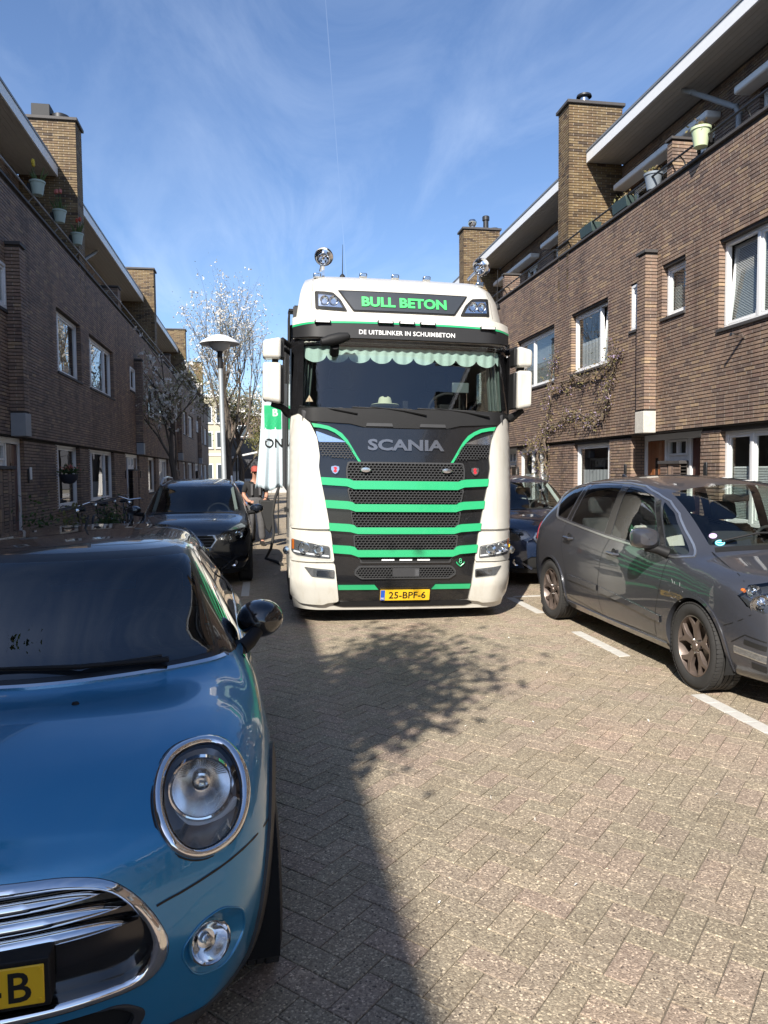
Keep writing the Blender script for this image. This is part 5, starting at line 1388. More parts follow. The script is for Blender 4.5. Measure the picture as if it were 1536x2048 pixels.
def hatch_details():
    root, c, ro, P, k4 = hatch_build()
    xz = lambda L: [(p.x, p.z) for p in L if p]
    def loop3(px, n=60):
        Q = [c.pix(*k4(*p)) for p in px]; A = np.array([q[:] for q in Q]); A = np.concatenate([A[-2:], A, A[:2]])
        d = catmull(A, 8)[16:-16]
        for _ in range(26): d = .25*np.roll(d, 1, 0) + .5*d + .25*np.roll(d, -1, 0)
        idx = np.linspace(0, len(d), n, endpoint=False).astype(int); return [Vector(d[i]) for i in idx]
    OUT = [(1010,168),(1110,190),(1190,270),(1235,390),(1232,520),(1190,650),(1110,740),(1000,795),(900,785),(820,720),(770,620),(750,500),(765,370),(820,260),(910,190)]
    INN = [(1010,197),(1095,222),(1160,300),(1195,410),(1192,540),(1145,650),(1068,715),(980,745),(905,722),(845,640),(810,535),(808,420),(842,312),(918,225)]
    LO, LI = loop3(OUT), loop3(INN)
    # start both loops at the same bearing so they pair up
    mid = sum(LO, Vector())/len(LO)
    avg = sum((c.normal(p) for p in LI), Vector()).normalized()
    st_ = lambda L: max(range(len(L)), key=lambda i: L[i].z); i0, i1 = st_(LO), st_(LI); LO = LO[i0:]+LO[:i0]; LI = LI[i1:]+LI[:i1]
    ci = sum(LI, Vector())/len(LI); cen = (ci.x, ci.z); cp = ci
    def ringm(name, A, B, prof, m, fl, parent):
        V = []; n = len(A); k_ = len(prof)
        for a_, b_ in zip(A, B):
            for k, h in prof: p = a_.lerp(b_, k); V.append(p + (c.normal(p)*.5 + avg*.5).normalized()*h)
        F = [(i*k_+k, i*k_+k+1, ((i+1) % n)*k_+k+1, ((i+1) % n)*k_+k) for i in range(n) for k in range(k_-1)]
        if fl < 0: V = [Vector((-v.x, v.y, v.z)) for v in V]
        o = mesh_obj(name, V, F, m, parent); bm = bmesh.new(); bm.from_mesh(o.data); bmesh.ops.recalc_face_normals(bm, faces=bm.faces); bm.to_mesh(o.data); bm.free(); sharp(o, 60); return o
    def fill(name, L, m, bulge, off, fl, parent, k0=1.0, rings=8):
        V = []; n = len(L); F = []
        for r in range(rings):
            k = k0*(1-r/rings)
            for p in L: V.append(ci + (p-ci)*k + avg*(off + bulge*(1-(k/k0)**2)))
        V.append(ci + avg*(off+bulge)); top = len(V)-1
        for r in range(rings-1):
            for i in range(n): j = (i+1) % n; F.append((r*n+i, r*n+j, (r+1)*n+j, (r+1)*n+i))
        for i in range(n): F.append(((rings-1)*n+i, (rings-1)*n+(i+1) % n, top))
        if fl < 0: V = [Vector((-v.x, v.y, v.z)) for v in V]
        o = mesh_obj(name, V, F, m, parent, smooth=True); bm = bmesh.new(); bm.from_mesh(o.data); bmesh.ops.recalc_face_normals(bm, faces=bm.faces); bm.to_mesh(o.data); bm.free(); return o
    for fl in (1, -1):
        o1 = convex([(fl*(p.x*.5+q.x*.5), p.z*.5+q.z*.5) for p, q in zip(LO, LI)])
        cut = c.clip(o1, 'y', lambda p, f, fl=fl: p.y < .75 and p.x*fl > .3 and f.normal.y < .3)
        bmesh.ops.delete(c.bm, geom=cut, context='FACES')
        hl = ringm('headlight', LO, LI, [(-.02, -.004), (.0, .006), (.15, .012), (.5, .015), (.8, .010), (1.0, .0), (1.0, -.02)], CHROME, fl, root)
        ringm('shut_line', LO, LI, [(-.16, .0012), (-.02, .0018)], INK, fl, hl)
        ringm('inner_bezel', LO, LI, [(.98, .003), (1.10, .001), (1.12, -.02)], GLOSSB, fl, hl)
        fill('lens', LI, LENS, .016, .0, fl, hl, .99)
        fill('lamp_bowl', LI, mat('lamp_bowl_grey', (.19, .195, .20), .3, metal=.4, var=.3, vs_=15), -.085, -.012, fl, hl, 1.0)
        ctr = ci + Vector((-.004, .040, .016))
        bowl = MB().lathe([(.001, .045), (.012, .043), (.014, .02), (.020, .02), (.022, .046), (.05, .035), (.078, .0), (.084, -.008), (.088, -.006)], (0, 0, 0), 'Y', 40)
        bowl.xf(Matrix.Translation((fl*ctr.x, ctr.y, ctr.z)) @ Matrix.Rotation(R(-8), 4, 'X') @ Matrix.Rotation(R(fl*6), 4, 'Z'))
        b = bowl.build('reflector', mat('bowl_silver', (.86, .87, .88), .22, metal=1.0, var=.18, vs_=34), hl, smooth=True)
        MB().lathe([(.088, -.012), (.094, -.014), (.094, .01)], (fl*ctr.x, ctr.y, ctr.z), 'Y', 40).build('bowl_rim', CHROME, b, smooth=True)
        rbs = MB()
        for k in range(24):
            a = math.pi*.15 + math.pi*.7*k/23
            rbs.tube([(fl*ctr.x + .05*math.cos(a), ctr.y+.030, ctr.z + .05*math.sin(a)), (fl*ctr.x + .083*math.cos(a), ctr.y-.004, ctr.z + .083*math.sin(a))], .0016, 5)
        rbs.build('flutes', REFL, b, fix=False)['kind'] = 'stuff'
        MB().lathe([(.020, -.02), (.026, -.018), (.026, .02)], (fl*ctr.x, ctr.y+.005, ctr.z+.02), 'Y', 24).build('bulb_cap', STEEL, b, smooth=True)
        # daylight strip below the bowl
        pts = [(fl*ctr.x + .105*math.cos(a), ctr.y - .005, ctr.z + .105*math.sin(a)*1.05) for a in [math.pi*1.12 + math.pi*.76*k/16 for k in range(17)]]
        MB().tube(pts, [.006]+[.013]*15+[.006], 8).build('light_strip', mat('frosted_strip', (.55, .57, .58), .35, var=.08), hl, smooth=True)
    # --- grille: black opening with chrome hexagon frame and three bars
    go = [(0, .702), (.271, .690), (.345, .676), (.397, .655), (.45, .611), (.494, .548), (.524, .480), (.522, .437), (.50, .398), (.455, .376), (.271, .370), (0, .370)]
    go = rounded(go + [(-x, z) for x, z in go[1:-1]][::-1], .05, 4); gc = (0, .53)
    gi = [(0, .676), (.272, .668), (.346, .653), (.393, .632), (.431, .598), (.466, .545), (.484, .495), (.482, .464), (.462, .425), (.43, .405), (.271, .402), (0, .402)]
    gi = rounded(gi + [(-x, z) for x, z in gi[1:-1]][::-1], .04, 4)
    hull = grow(go, gc, .985)
    cut = c.clip(convex(hull), 'y', lambda p, f: p.y < .3 and abs(p.x) < .6 and .3 < p.z < .75)
    c.take(cut, 'grille_back', GLOSSB, off=-.035)
    def loop(ol, off):
        V = []
        for x, z in ol:
            q = c.cast('y', x, z, -1); V.append(q[0] + Vector((0, -1, .0))*off)
        return V
    N_ = 120
    def resample(ol, n):
        P_ = [Vector(p) for p in ol] + [Vector(ol[0])]; L = [0]
        for a, b in zip(P_, P_[1:]): L.append(L[-1] + (b-a).length)
        out = []
        for k in range(n):
            t = L[-1]*k/n; i = max(j for j in range(len(L)) if L[j] <= t); i = min(i, len(P_)-2); u = (t-L[i])/max(1e-9, L[i+1]-L[i]); out.append(tuple(P_[i].lerp(P_[i+1], u)))
        return out
    A = resample(go, N_); A0 = max(range(N_), key=lambda i: A[i][1] - abs(A[i][0])*10); A = A[A0:] + A[:A0]
    def toward(p, k):                       # matching point on the inner outline along the same ray
        a = math.atan2((p[1]-gc[1])*1.6, p[0]); best = min(GI, key=lambda q: abs(math.atan2(math.sin(math.atan2((q[1]-gc[1])*1.6, q[0])-a), math.cos(math.atan2((q[1]-gc[1])*1.6, q[0])-a)))); return (p[0]+(best[0]-p[0])*k, p[1]+(best[1]-p[1])*k)
    GI = resample(gi, 600)
    prof = [(-.05, .0), (-.02, .004), (.15, .013), (.5, .017), (.85, .011), (1.0, .0), (1.0, -.04)]
    V = []
    for p in A:
        for k, h in prof:
            x, z = toward(p, k); q = c.cast('y', x, z, -1); V.append(q[0] + Vector((0, -1, 0))*h)
    m_ = len(prof); F = [(i*m_+k, i*m_+k+1, ((i+1) % N_)*m_+k+1, ((i+1) % N_)*m_+k) for i in range(N_) for k in range(m_-1)]
    gr = mesh_obj('grille', V, F, CHROME, root)
    bm = bmesh.new(); bm.from_mesh(gr.data); bmesh.ops.recalc_face_normals(bm, faces=bm.faces); bm.to_mesh(gr.data); bm.free(); sharp(gr, 60)
    V = []; prof = [(-.06, .001), (-.02, .002)]
    for p in A:
        for k, h in prof:
            x, z = toward(p, k); q = c.cast('y', x, z, -1); V.append(q[0] + q[1]*h)
    mesh_obj('grille_gap', V, [(i*2, i*2+1, ((i+1) % N_)*2+1, ((i+1) % N_)*2) for i in range(N_)], INK, gr)
    for z0, xe in ((.636, .375), (.594, .425), (.552, .452)):
        pts = []; rr = []; V = []; F = []; n = 40
        for i in range(n+1):
            t = -1 + 2*i/n; x = xe*t; q = c.cast('y', x, z0, -1)[0]; h = .0150*(1-abs(t)**6)+.002
            for (dy, dz) in ((.02, h), (-.002, h*.9), (-.012, h*.2), (-.010, -h*.5), (.0, -h), (.02, -h)): V.append((x, q.y + .012 + dy, z0 + dz - .012*t*t*0))
        for i in range(n):
            for k in range(5): F.append((i*6+k, i*6+k+1, (i+1)*6+k+1, (i+1)*6+k))
        b = mesh_obj('grille_bar', V, F, CHROME, gr); bm = bmesh.new(); bm.from_mesh(b.data); bmesh.ops.recalc_face_normals(bm, faces=bm.faces); bm.to_mesh(b.data); bm.free(); sharp(b, 50)
    # number plate with holder
    Mi = root.matrix_basis.inverted()
    def plane(u, v, y):
        o = Mi @ Vector(_C); d = Mi.to_3x3() @ Vector(ray(u, v)); return o + d*((y-o.y)/d.y)
    q1, q2 = plane(88, 1925, -.012), plane(86, 2003, -.012); zt, zb, xr = q1.z, q2.z, q1.x
    MB().box((-xr-.012, -.012, zb-.012), (xr+.012, .05, zt+.012)).build('plate_holder', PLASTB, root, bevel=.004)
    pl = MB().box((-xr, -.018, zb), (xr, -.0125, zt)).build('number_plate', PLATEY, root, bevel=.0025)
    for sx in (-1, 1):
        for z in (zb+.010, zt-.010): MB().lathe([(.001, -.0025), (.0045, -.002), (.005, .001)], (sx*(xr-.010), -.018, z), 'Y', 12).build('plate_screw', PLATEY, pl, smooth=True)
    vs, fs = text_mesh('-B', 1.0, .012, .02, 1.0, 1.1); hh = (zt-zb)*.76; sy = hh/(vs[:, 1].max()-vs[:, 1].min())
    xo = xr - .028 - (vs[:, 0].max())*sy*1.0
    mesh_obj('plate_letters', [(xo + v[0]*sy*1.0, -.0185 - (.0008 if v[2] > 0 else 0), (zt+zb)/2 + v[1]*sy) for v in vs], fs, INK, pl)
    # panel gap from the grille corner under the headlight to the wheel arch
    gp = [p for p in P([(775,1020),(835,985),(900,950),(990,895),(1080,835),(1140,790),(1200,740),(1260,680),(1315,610),(1335,575)]) if p]
    for fl in (1, -1):
        Q = [(Vector((p.x*fl, p.y, p.z)), c.normal(p)*1.0) for p in gp]
        Q = [(p, Vector((n.x*fl, n.y, n.z))) for p, n in Q]
        c.band('shut_line', Q, .006, INK, off=.0022)
        # fog lamp in its scoop
        sc_ = rounded([(fl*x, z) for x, z in ((.55, .425), (.60, .482), (.67, .497), (.722, .462), (.73, .38), (.668, .318), (.59, .33))], .05, 5); sc0 = (fl*.645, .41)
        cut = c.clip(convex(sc_), 'y', lambda p, f, fl=fl: p.y < .5 and p.x*fl > .4 and p.z < .55 and f.normal.y < .1)
        bmesh.ops.delete(c.bm, geom=cut, context='FACES')
        dish = dome(c, convex(sc_), sc0, 'fog_scoop', BLUE, -.045, .0005, root)
        front_ring(c, convex(sc_), sc0, 'scoop_lip', BLUE, 1.03, .97, .004, parent=dish)
        fo = [(fl*.629 + .060*math.cos(a), .414 + .055*math.sin(a)) for a in [2*math.pi*k/32 for k in range(32)]]
        fg = MB().lathe([(.001, .030), (.025, .028), (.046, .005), (.050, -.004)], (0, 0, 0), 'Y', 28)
        yq = c.cast('y', fl*.629, .414, -1); Tm = Matrix.Translation((fl*.629, yq[0].y+.006, .414)) @ Matrix.Rotation(R(fl*22), 4, 'Z') @ Matrix.Rotation(R(-12), 4, 'X')
        fgo = fg.xf(Tm).build('fog_light', REFL, root, smooth=True)
        MB().lathe([(.050, -.004), (.055, -.010), (.060, -.004), (.062, .03)], (0, 0, 0), 'Y', 32).xf(Tm).build('bezel', CHROME, fgo, smooth=True)
        MB().lathe([(.001, -.022), (.025, -.019), (.045, -.010), (.052, -.004)], (0, 0, 0), 'Y', 28).xf(Tm).build('lens', LENS, fgo, smooth=True)
        MB().lathe([(.001, -.008), (.012, -.006), (.014, .02)], (0, 0, 0), 'Y', 16).xf(Tm).build('bulb_cap', STEEL, fgo, smooth=True)
        # chrome belt strip, door shut lines
        c.ribbon('belt_strip', [(1.34, .915), (2.2, .932), (3.15, .945)], 'x', fl, .020, CHROME, off=.006, thick=.01)
        c.ribbon('shut_line', [(1.44, .34), (1.40, .6), (1.40, .86), (1.44, .905)], 'x', fl, .006, INK, off=.0012)
        c.ribbon('shut_line', [(2.46, .34), (2.60, .6), (2.56, .86), (2.52, .92)], 'x', fl, .006, INK, off=.0012)
        d = MB().tube([(fl*.868, 2.18, .80), (fl*.895, 2.22, .80), (fl*.895, 2.36, .80), (fl*.868, 2.40, .80)], .011, 8).build('door_handle', CHROME, root)
        # wing mirror: egg-shaped black cap on a short foot
        mo = Mi @ Vector((.03, 3.52, 1.015)); mc = Vector((fl*.880, 1.70, 1.000))
        cap = MB(); ring = []
        prof = [(.001, -.085), (.05, -.078), (.085, -.050), (.103, -.008), (.108, .03), (.104, .055)]
        cap.lathe(prof, (0, 0, 0), 'Y', 40); cap.v = [(v[0]*1.02, v[1], v[2]*.84) for v in cap.v]
        cap.xf(Matrix.Translation(mc) @ Matrix.Rotation(R(fl*10), 4, 'Z') @ Matrix.Rotation(R(-fl*6), 4, 'Y'))
        wm = cap.build('wing_mirror', ROOFB, root, smooth=True)
        bk = MB().lathe([(.104, .055), (.098, .06), (.09, .052), (.001, .052)], (0, 0, 0), 'Y', 40); bk.v = [(v[0]*1.02, v[1], v[2]*.84) for v in bk.v]
        bk.xf(Matrix.Translation(mc) @ Matrix.Rotation(R(fl*10), 4, 'Z') @ Matrix.Rotation(R(-fl*6), 4, 'Y')).build('mirror_glass', CHROME, wm, smooth=True)
        MB().tube([(fl*.775, 1.53, .905), (fl*.815, 1.57, .925), (fl*.865, 1.66, .965)], [.036, .034, .030], 14).build('mirror_foot', PLASTB, wm, smooth=True)
        # tail lamp
        tl = c.clip([(fl*.60, .62), (fl*.80, .62), (fl*.80, .84), (fl*.60, .84)], 'y', lambda p, f, fl=fl: p.y > 3.3 and p.x*fl > .5)
        c.take(tl, 'tail_light', REDL, off=.006, thick=.01)
        for cy, tw in ((.76, 0.0), (3.255, 0)):
            wo = tyre(root, fl*.755, cy, .305, .195, fl, .216, tread=cy < 1, turn=tw)
            DR = mat('dark_alloy', (.045, .043, .042), .35, metal=.6, var=.2)
            rim_barrel(wo, .216, .195, fl, DR)
            pol = []
            for k in range(8):
                a = 2*math.pi*k/8; rot = lambda r, t, a=a: (r*math.cos(a+t), r*math.sin(a+t))
                pol.append([rot(.03, -.6), rot(.10, -.16), rot(.205, -.10), rot(.205, .10), rot(.10, .16), rot(.03, .6)])
            spoke_plate(wo, pol, fl*.055, fl*.085, .02, DR)
    # lower air intake
    lg = rounded([(-.43, .255), (.43, .255), (.455, .30), (.40, .345), (-.40, .345), (-.455, .30)], .03, 4)
    cut = c.clip(lg, 'y', lambda p, f: p.y < .35 and p.z < .4 and f.normal.y < 0); c.take(cut, 'lower_grille', DARKBAY, off=-.02)
    front_ring(c, lg, (0, .30), 'intake_rim', GRIDB, 1.03, .97, .006)
    # bonnet washer jets, cowl strip, wipers
    for sx in (-.2, .2):
        q = c.cast('z', sx, .775, 1); MB().lathe([(.001, .008), (.009, .007), (.013, .0)], tuple(q[0]), 'Z', 14).build('washer_jet', PLASTB, root, smooth=True)
    Q = []
    for i in range(61):
        x = -.70 + 1.40*i/60; q = c.cast('y', x, .956 - .006*abs(x/.7)**4, -1)
        if q: Q.append(q)
    c.band('cowl_strip', Q, .017, CHROME, off=.006, thick=.01)
    for x0, x1 in ((.48, -.12), (-.10, -.58)):
        a, m_, b = (c.cast('y', x, z, -1) for x, z in ((x0, .972), ((x0+x1)/2, .985), (x1, 1.0)))
        w = MB().tube([a[0]+a[1]*.02, m_[0]+m_[1]*.022, b[0]+b[1]*.016], [.012, .009, .005], 8).build('wiper', PLASTB, root)
        MB().tube([c.cast('y', x0-.02, .995, -1)[0]+Vector((0, -.012, .004)), m_[0]+m_[1]*.014, b[0]+b[1]*.01], .006, 6).build('blade', RUBBER, w)
    # cabin
    MB().prism([(1.0, .70), (1.05, .90), (1.25, .945), (1.55, .93), (1.62, .70)], -.66, .66, 'X').build('dashboard', DASHB, root, bevel=.03)
    MB().box((-.70, 1.2, .25), (.70, 3.2, .32)).build('floor', DARKBAY, root)
    for sx in (-.36, .36): seat(root, sx, 1.95, SEATB, z=-.12)
    MB().prism([(2.75, .4), (2.95, .45), (3.15, .95), (3.05, .98)], -.6, .6, 'X').build('rear_seat', SEATB, root, bevel=.04)
    steering(root, .36, 1.66, .90, SEATB)
    MB().box((-.11, 1.58, 1.265), (.11, 1.61, 1.325)).build('rear_view_mirror', PLASTB, root, bevel=.012)
    aer = MB().tube([(0, 2.35, 1.40), (0, 2.48, 1.47)], [.007, .004], 8).build('aerial', PLASTB, root)
    c.ribbon('roof_edge_line', [(-.50, 1.388), (0, 1.392), (.50, 1.388)], 'y', -1, .004, INK, off=.001)
    c.body([BLUE, ROOFB], 'body', lambda p: 1 if (p.z > .945 and p.y > 1.2) or p.z > 1.0 else 0)
    return c
def convex(pts):
    P = sorted(set((round(x, 5), round(z, 5)) for x, z in pts)); h = []
    for seq in (P, P[::-1]):
        k = len(h)
        for p in seq:
            while len(h) >= k+2 and (h[-1][0]-h[-2][0])*(p[1]-h[-2][1]) - (h[-1][1]-h[-2][1])*(p[0]-h[-2][0]) <= 0: h.pop()
            h.append(p)
        h.pop()
    return h
HC = hatch_details()
# ============================================================ GREY PEOPLE CARRIER (right) AND THE OTHER CARS
GREYM = mat('metallic_grey_paint', (0.044, 0.046, 0.055), 0.30, metal=.25, var=.05, vs_=300, coat=1.0, coatr=.02)
SILV = mat('satin_trim', (.55, .56, .56), .28, metal=.9, var=.06)
ALLOY = mat('dusty_bronze_alloy', (.165, .130, .112), .38, metal=.55, var=.22, vs_=14, rvar=.2)
SEATG = mat('seat_cover_grey', (.38, .37, .34), .9, var=.15, vs_=10)
CABIN = mat('cabin_plastic', (.035, .035, .037), .7, var=.2, vs_=7)
SIDEG = glass('side_glass_clear', (0.76, 0.82, 0.79), 1.52, 1.1)
def window_set(c, polys, mname, m, sx, zmin=.9):
    out = []
    for i, p in enumerate(polys):
        f = c.clip(convex(rounded(p, .03, 3)), 'x', lambda q, f, sx=sx: q.x*sx > .4 and q.z > zmin)
        out.append(c.take(f, mname, m, off=-.002))
    return out
def wheels(c, root, centres, r, arch_r, hw, sx, clad=None):
    for cy in centres:
        a = c.clip(circle(cy, r*.99, arch_r), 'x', lambda p, f, sx=sx: p.x*sx > .45 and p.z < .95)
        bmesh.ops.delete(c.bm, geom=a, context='FACES')
        if clad:
            ring = c.clip(circle(cy, r*.99, arch_r+.045), 'x', lambda p, f, sx=sx: p.x*sx > .45 and p.z < .95); c.take(ring, 'wheel_arch', clad, off=.008, thick=.03)
        arch_liner(root, sx*(hw-.02), sx*(hw-.36), cy, r*.99, arch_r+.005)
def mpv():
    root = thing('people_carrier', 'grey metallic people carrier with bronze alloy wheels parked on the right, scuffed front wing', 'car', (4.2, 4.08, 0))
    NO = [(0, .2), (.50, .2), (.70, .22), (.80, .32), (.835, .48), (.825, .62), (.79, .73), (.70, .80), (.53, .85), (.28, .88), (0, .89)]
    N = lambda x, z: .12 + .26*(abs(x)/.8)**2.5 + float(np.interp(z, [.2, .35, .55, .72, .82, .9], [.04, 0, .0, .06, .14, .24]))
    st = nose(NO, (0, .52), N, (.02, .4, .75, .94, 1.0))
    st.append(sec(.66, [(0, .18), (.56, .18), (.80, .205), (.89, .34), (.918, .52), (.912, .68), (.885, .80), (.815, .885), (.62, .935, .60), (.32, .962, .56), (0, .97, .54)]))
    st.append(sec(1.07, [(0, .18), (.62, .18), (.84, .2), (.925, .36), (.942, .55), (.935, .72), (.905, .87), (.845, .945), (.66, .995, 1.0), (.34, 1.02, .90), (0, 1.03, .86)]))
    st.append(sec(1.33, [(0, .18), (.62, .18), (.85, .2), (.93, .36), (.943, .58), (.930, .82), (.880, .965), (.800, 1.005, 1.33), (.68, 1.035, 1.22), (.35, 1.06, 1.05), (0, 1.065, .99)]))
    st.append(sec(1.66, [(0, .18), (.62, .18), (.85, .2), (.93, .36), (.943, .58), (.930, .84), (.872, .985), (.815, 1.13, 1.69), (.725, 1.305, 1.70), (.36, 1.315, 1.49), (0, 1.32, 1.42)]))
    st.append(sec(2.10, [(0, .18), (.62, .18), (.85, .2), (.93, .36), (.943, .58), (.930, .86), (.868, 1.01), (.79, 1.25), (.685, 1.475, 2.08), (.35, 1.535, 1.98), (0, 1.55, 1.94)]))
    st.append(sec(2.70, [(0, .18), (.62, .18), (.85, .2), (.93, .36), (.943, .58), (.928, .89), (.862, 1.055), (.775, 1.32), (.66, 1.555), (.34, 1.62), (0, 1.637)]))
    st.append(sec(3.50, [(0, .18), (.62, .18), (.85, .2), (.93, .36), (.943, .58), (.925, .94), (.852, 1.12), (.765, 1.34), (.645, 1.545), (.33, 1.61), (0, 1.625)]))
    st.append(sec(4.12, [(0, .2), (.62, .2), (.85, .24), (.925, .40), (.938, .62), (.915, .98), (.828, 1.16), (.73, 1.33), (.61, 1.475), (.31, 1.55), (0, 1.562)]))
    st.append(sec(4.46, [(0, .22), (.62, .22), (.83, .26), (.89, .42), (.905, .66), (.88, .98), (.79, 1.15, 4.43), (.69, 1.26, 4.41), (.56, 1.385, 4.43), (.29, 1.455, 4.48), (0, 1.465, 4.50)]))
    RO = [(0, .30), (.56, .30), (.74, .34), (.80, .46), (.815, .66), (.80, .92), (.74, 1.06), (.66, 1.14), (.52, 1.21), (.27, 1.25), (0, 1.26)]
    RN = lambda x, z: 4.80 - .20*(abs(x)/.8)**2.4 - float(np.interp(z, [.3, .6, .9, 1.25], [.03, 0, .06, .17]))
    st += nose(RO, (0, .7), RN, (1.0, .9, .6, .25, .02))
    c = Car(root, st, 7, 6, 3)
    ws = c.clip([(-.665, 1.30), (-.40, 1.115), (0, 1.05), (.40, 1.115), (.665, 1.30), (.595, 1.985), (-.595, 1.985)], 'z', lambda p, f: p.z > 1.0 and f.normal.z > .1 and p.y < 2.2)
    c.take(ws, 'windscreen', SIDEG, off=-.001)
    Q1 = [(1.36, 1.010), (1.60, .995), (1.93, 1.415), (1.74, 1.325)]
    FD = [(1.69, 1.012), (2.60, 1.066), (2.60, 1.535), (2.36, 1.515), (2.08, 1.445)]
    RD = [(2.75, 1.078), (3.56, 1.14), (3.46, 1.535), (2.73, 1.540)]
    Q2 = [(3.70, 1.155), (3.96, 1.175), (4.18, 1.40), (3.95, 1.488), (3.60, 1.525)]
    for sx in (-1, 1):
        window_set(c, [Q1, FD, RD, Q2], 'side_window', SIDEG, sx)
        wheels(c, root, (1.09, 3.92), .335, .375, .93, sx)
        # black pillars between the panes and bright trim round the whole glasshouse
        c.ribbon('window_pillar', [(2.675, 1.07), (2.665, 1.53)], 'x', sx, .125, GLOSSB, off=.002)
        c.ribbon('window_pillar', [(1.645, 1.00), (2.0, 1.42)], 'x', sx, .055, GLOSSB, off=.003)
        c.ribbon('window_pillar', [(3.63, 1.15), (3.52, 1.52)], 'x', sx, .075, GLOSSB, off=.002)
        tr = [(1.30, 1.0), (1.40, 1.085), (1.55, 1.20), (1.70, 1.318), (1.88, 1.415), (2.08, 1.476), (2.36, 1.540), (2.65, 1.562), (3.1, 1.567), (3.6, 1.550), (3.95, 1.512), (4.22, 1.42), (4.13, 1.30), (4.0, 1.172), (3.93, 1.150), (3.55, 1.115), (2.7, 1.045), (1.66, .982), (1.45, .978)]
        c.ribbon('window_trim', tr, 'x', sx, .018, SILV, off=.007, thick=.008, closed=True)
        # shut lines
        c.ribbon('shut_line', [(1.66, .30), (1.62, .55), (1.55, .80), (1.53, .96), (1.60, 1.0)], 'x', sx, .007, INK, off=.001)
        c.ribbon('shut_line', [(2.66, .29), (2.72, .55), (2.66, .85), (2.60, 1.05)], 'x', sx, .007, INK, off=.001)
        c.ribbon('shut_line', [(3.44, .36), (3.50, .62), (3.62, .85), (3.66, 1.12)], 'x', sx, .007, INK, off=.001)
        c.ribbon('shut_line', [(1.66, .285), (2.66, .275), (3.44, .34)], 'x', sx, .006, INK, off=.001)
        # side moulding along the doors, sill
        c.ribbon('side_moulding', [(1.55, .455), (2.1, .495), (2.64, .53)], 'x', sx, .055, GREYM, off=.012, thick=.014)
        c.ribbon('side_moulding', [(2.72, .535), (3.1, .545), (3.42, .55)], 'x', sx, .055, GREYM, off=.012, thick=.014)
        c.ribbon('sill', [(1.50, .235), (2.5, .235), (3.48, .25)], 'x', sx, .075, GREYM, off=.010, thick=.014)
        # rolled lips of the wheel arches, with a softer shoulder above
        for cy in (1.09, 3.92):
            a0, a1 = (-.38, math.pi+.25) if cy < 2 else (-.25, math.pi+.30)
            path = [(cy + .385*math.cos(a0+(a1-a0)*k/30), .335 + .385*math.sin(a0+(a1-a0)*k/30)) for k in range(31)]
            c.ribbon('arch_lip', path, 'x', sx, .028, GREYM, off=.010, thick=.03)
        # door handles
        for (y, z) in ((2.42, .905), (3.45, .965)):
            q = c.cast('x', y, z, sx)[0]
            h = MB().tube([(q.x-sx*.0, y+.09, z+.004), (q.x+sx*.035, y+.07, z+.004), (q.x+sx*.038, y-.07, z), (q.x, y-.10, z)], [.012, .016, .016, .012], 10).build('door_handle', GREYM, root, smooth=True)
            MB().lathe([(.001, .004), (.045, .003), (.052, -.004)], (q.x, y, z), 'X', 20).build('handle_cup', mat('cup_shadow', (.03, .03, .032), .4), h, smooth=True)
        # mirror
        m_ = Vector((sx*1.045, 1.62, 1.125)); mb = MB(); L = []
        prof = [(.001, -.085), (.05, -.08), (.085, -.05), (.10, .0), (.102, .05), (.095, .065)]
        mb.lathe(prof, (0, 0, 0), 'Y', 28)
        mb.v = [(math.copysign(abs(v[0]/.102)**.75, v[0])*.118, v[1], math.copysign(abs(v[2]/.102)**.75, v[2])*.088) for v in mb.v]
        mb.xf(Matrix.Translation(m_) @ Matrix.Rotation(R(sx*8), 4, 'Z')); mo = mb.build('wing_mirror', GREYM, root, smooth=True)
        g = MB().box((-.095, .062, -.07), (.095, .068, .07)); g.xf(Matrix.Translation(m_) @ Matrix.Rotation(R(sx*8), 4, 'Z')); g.build('mirror_glass', CHROME, mo, bevel=.01)
        lo_ = MB().tube([(sx*.87, 1.56, 1.0), (sx*.95, 1.60, 1.035), (sx*1.04, 1.63, 1.05)], [.045, .04, .035], 12); lo_.build('mirror_foot', PLASTB, mo, smooth=True)
        # tail lamp
        tl = c.clip([(4.40, .88), (4.62, .86), (4.62, 1.05), (4.47, 1.10), (4.42, 1.02)], 'x', lambda p, f, sx=sx: p.x*sx > .5 and p.y > 4.3)
        c.take(tl, 'tail_light', REDL, off=.006, thick=.012)
        c.ribbon('roof_rail', [(-.0, 0), (0, 0.001)], 'x', sx, .01, GREYM) if False else None
        # wheels with five split spokes
        for cy, tn in ((1.09, R(-3)), (3.92, 0)):
            wo = tyre(root, sx*.825, cy, .335, .235, sx, .236, turn=tn)
            rim_barrel(wo, .236, .235, sx, ALLOY)
            pol = []
            for k in range(5):
                a = 2*math.pi*k/5 + .31; rt = lambda r, t, a=a: (r*math.cos(a+t), r*math.sin(a+t))
                pol.append([rt(.045, -.62), rt(.090, -.30), rt(.135, -.235), rt(.175, -.30), rt(.226, -.40), rt(.228, -.25), rt(.165, .0), rt(.228, .25), rt(.226, .40), rt(.175, .30), rt(.135, .235), rt(.090, .30), rt(.045, .62)])
            pol.append([(.06*math.cos(2*math.pi*i/20), .06*math.sin(2*math.pi*i/20)) for i in range(20)])
            spoke_plate(wo, pol[:5], sx*.062, sx*.098, .022, ALLOY)
            hub = MB().lathe([(.060, sx*.06), (.058, sx*.082), (.034, sx*.086), (.030, sx*.094), (.001, sx*.096)], (0, 0, 0), 'X', 24).build('hub_cap', ALLOY, wo, smooth=True)
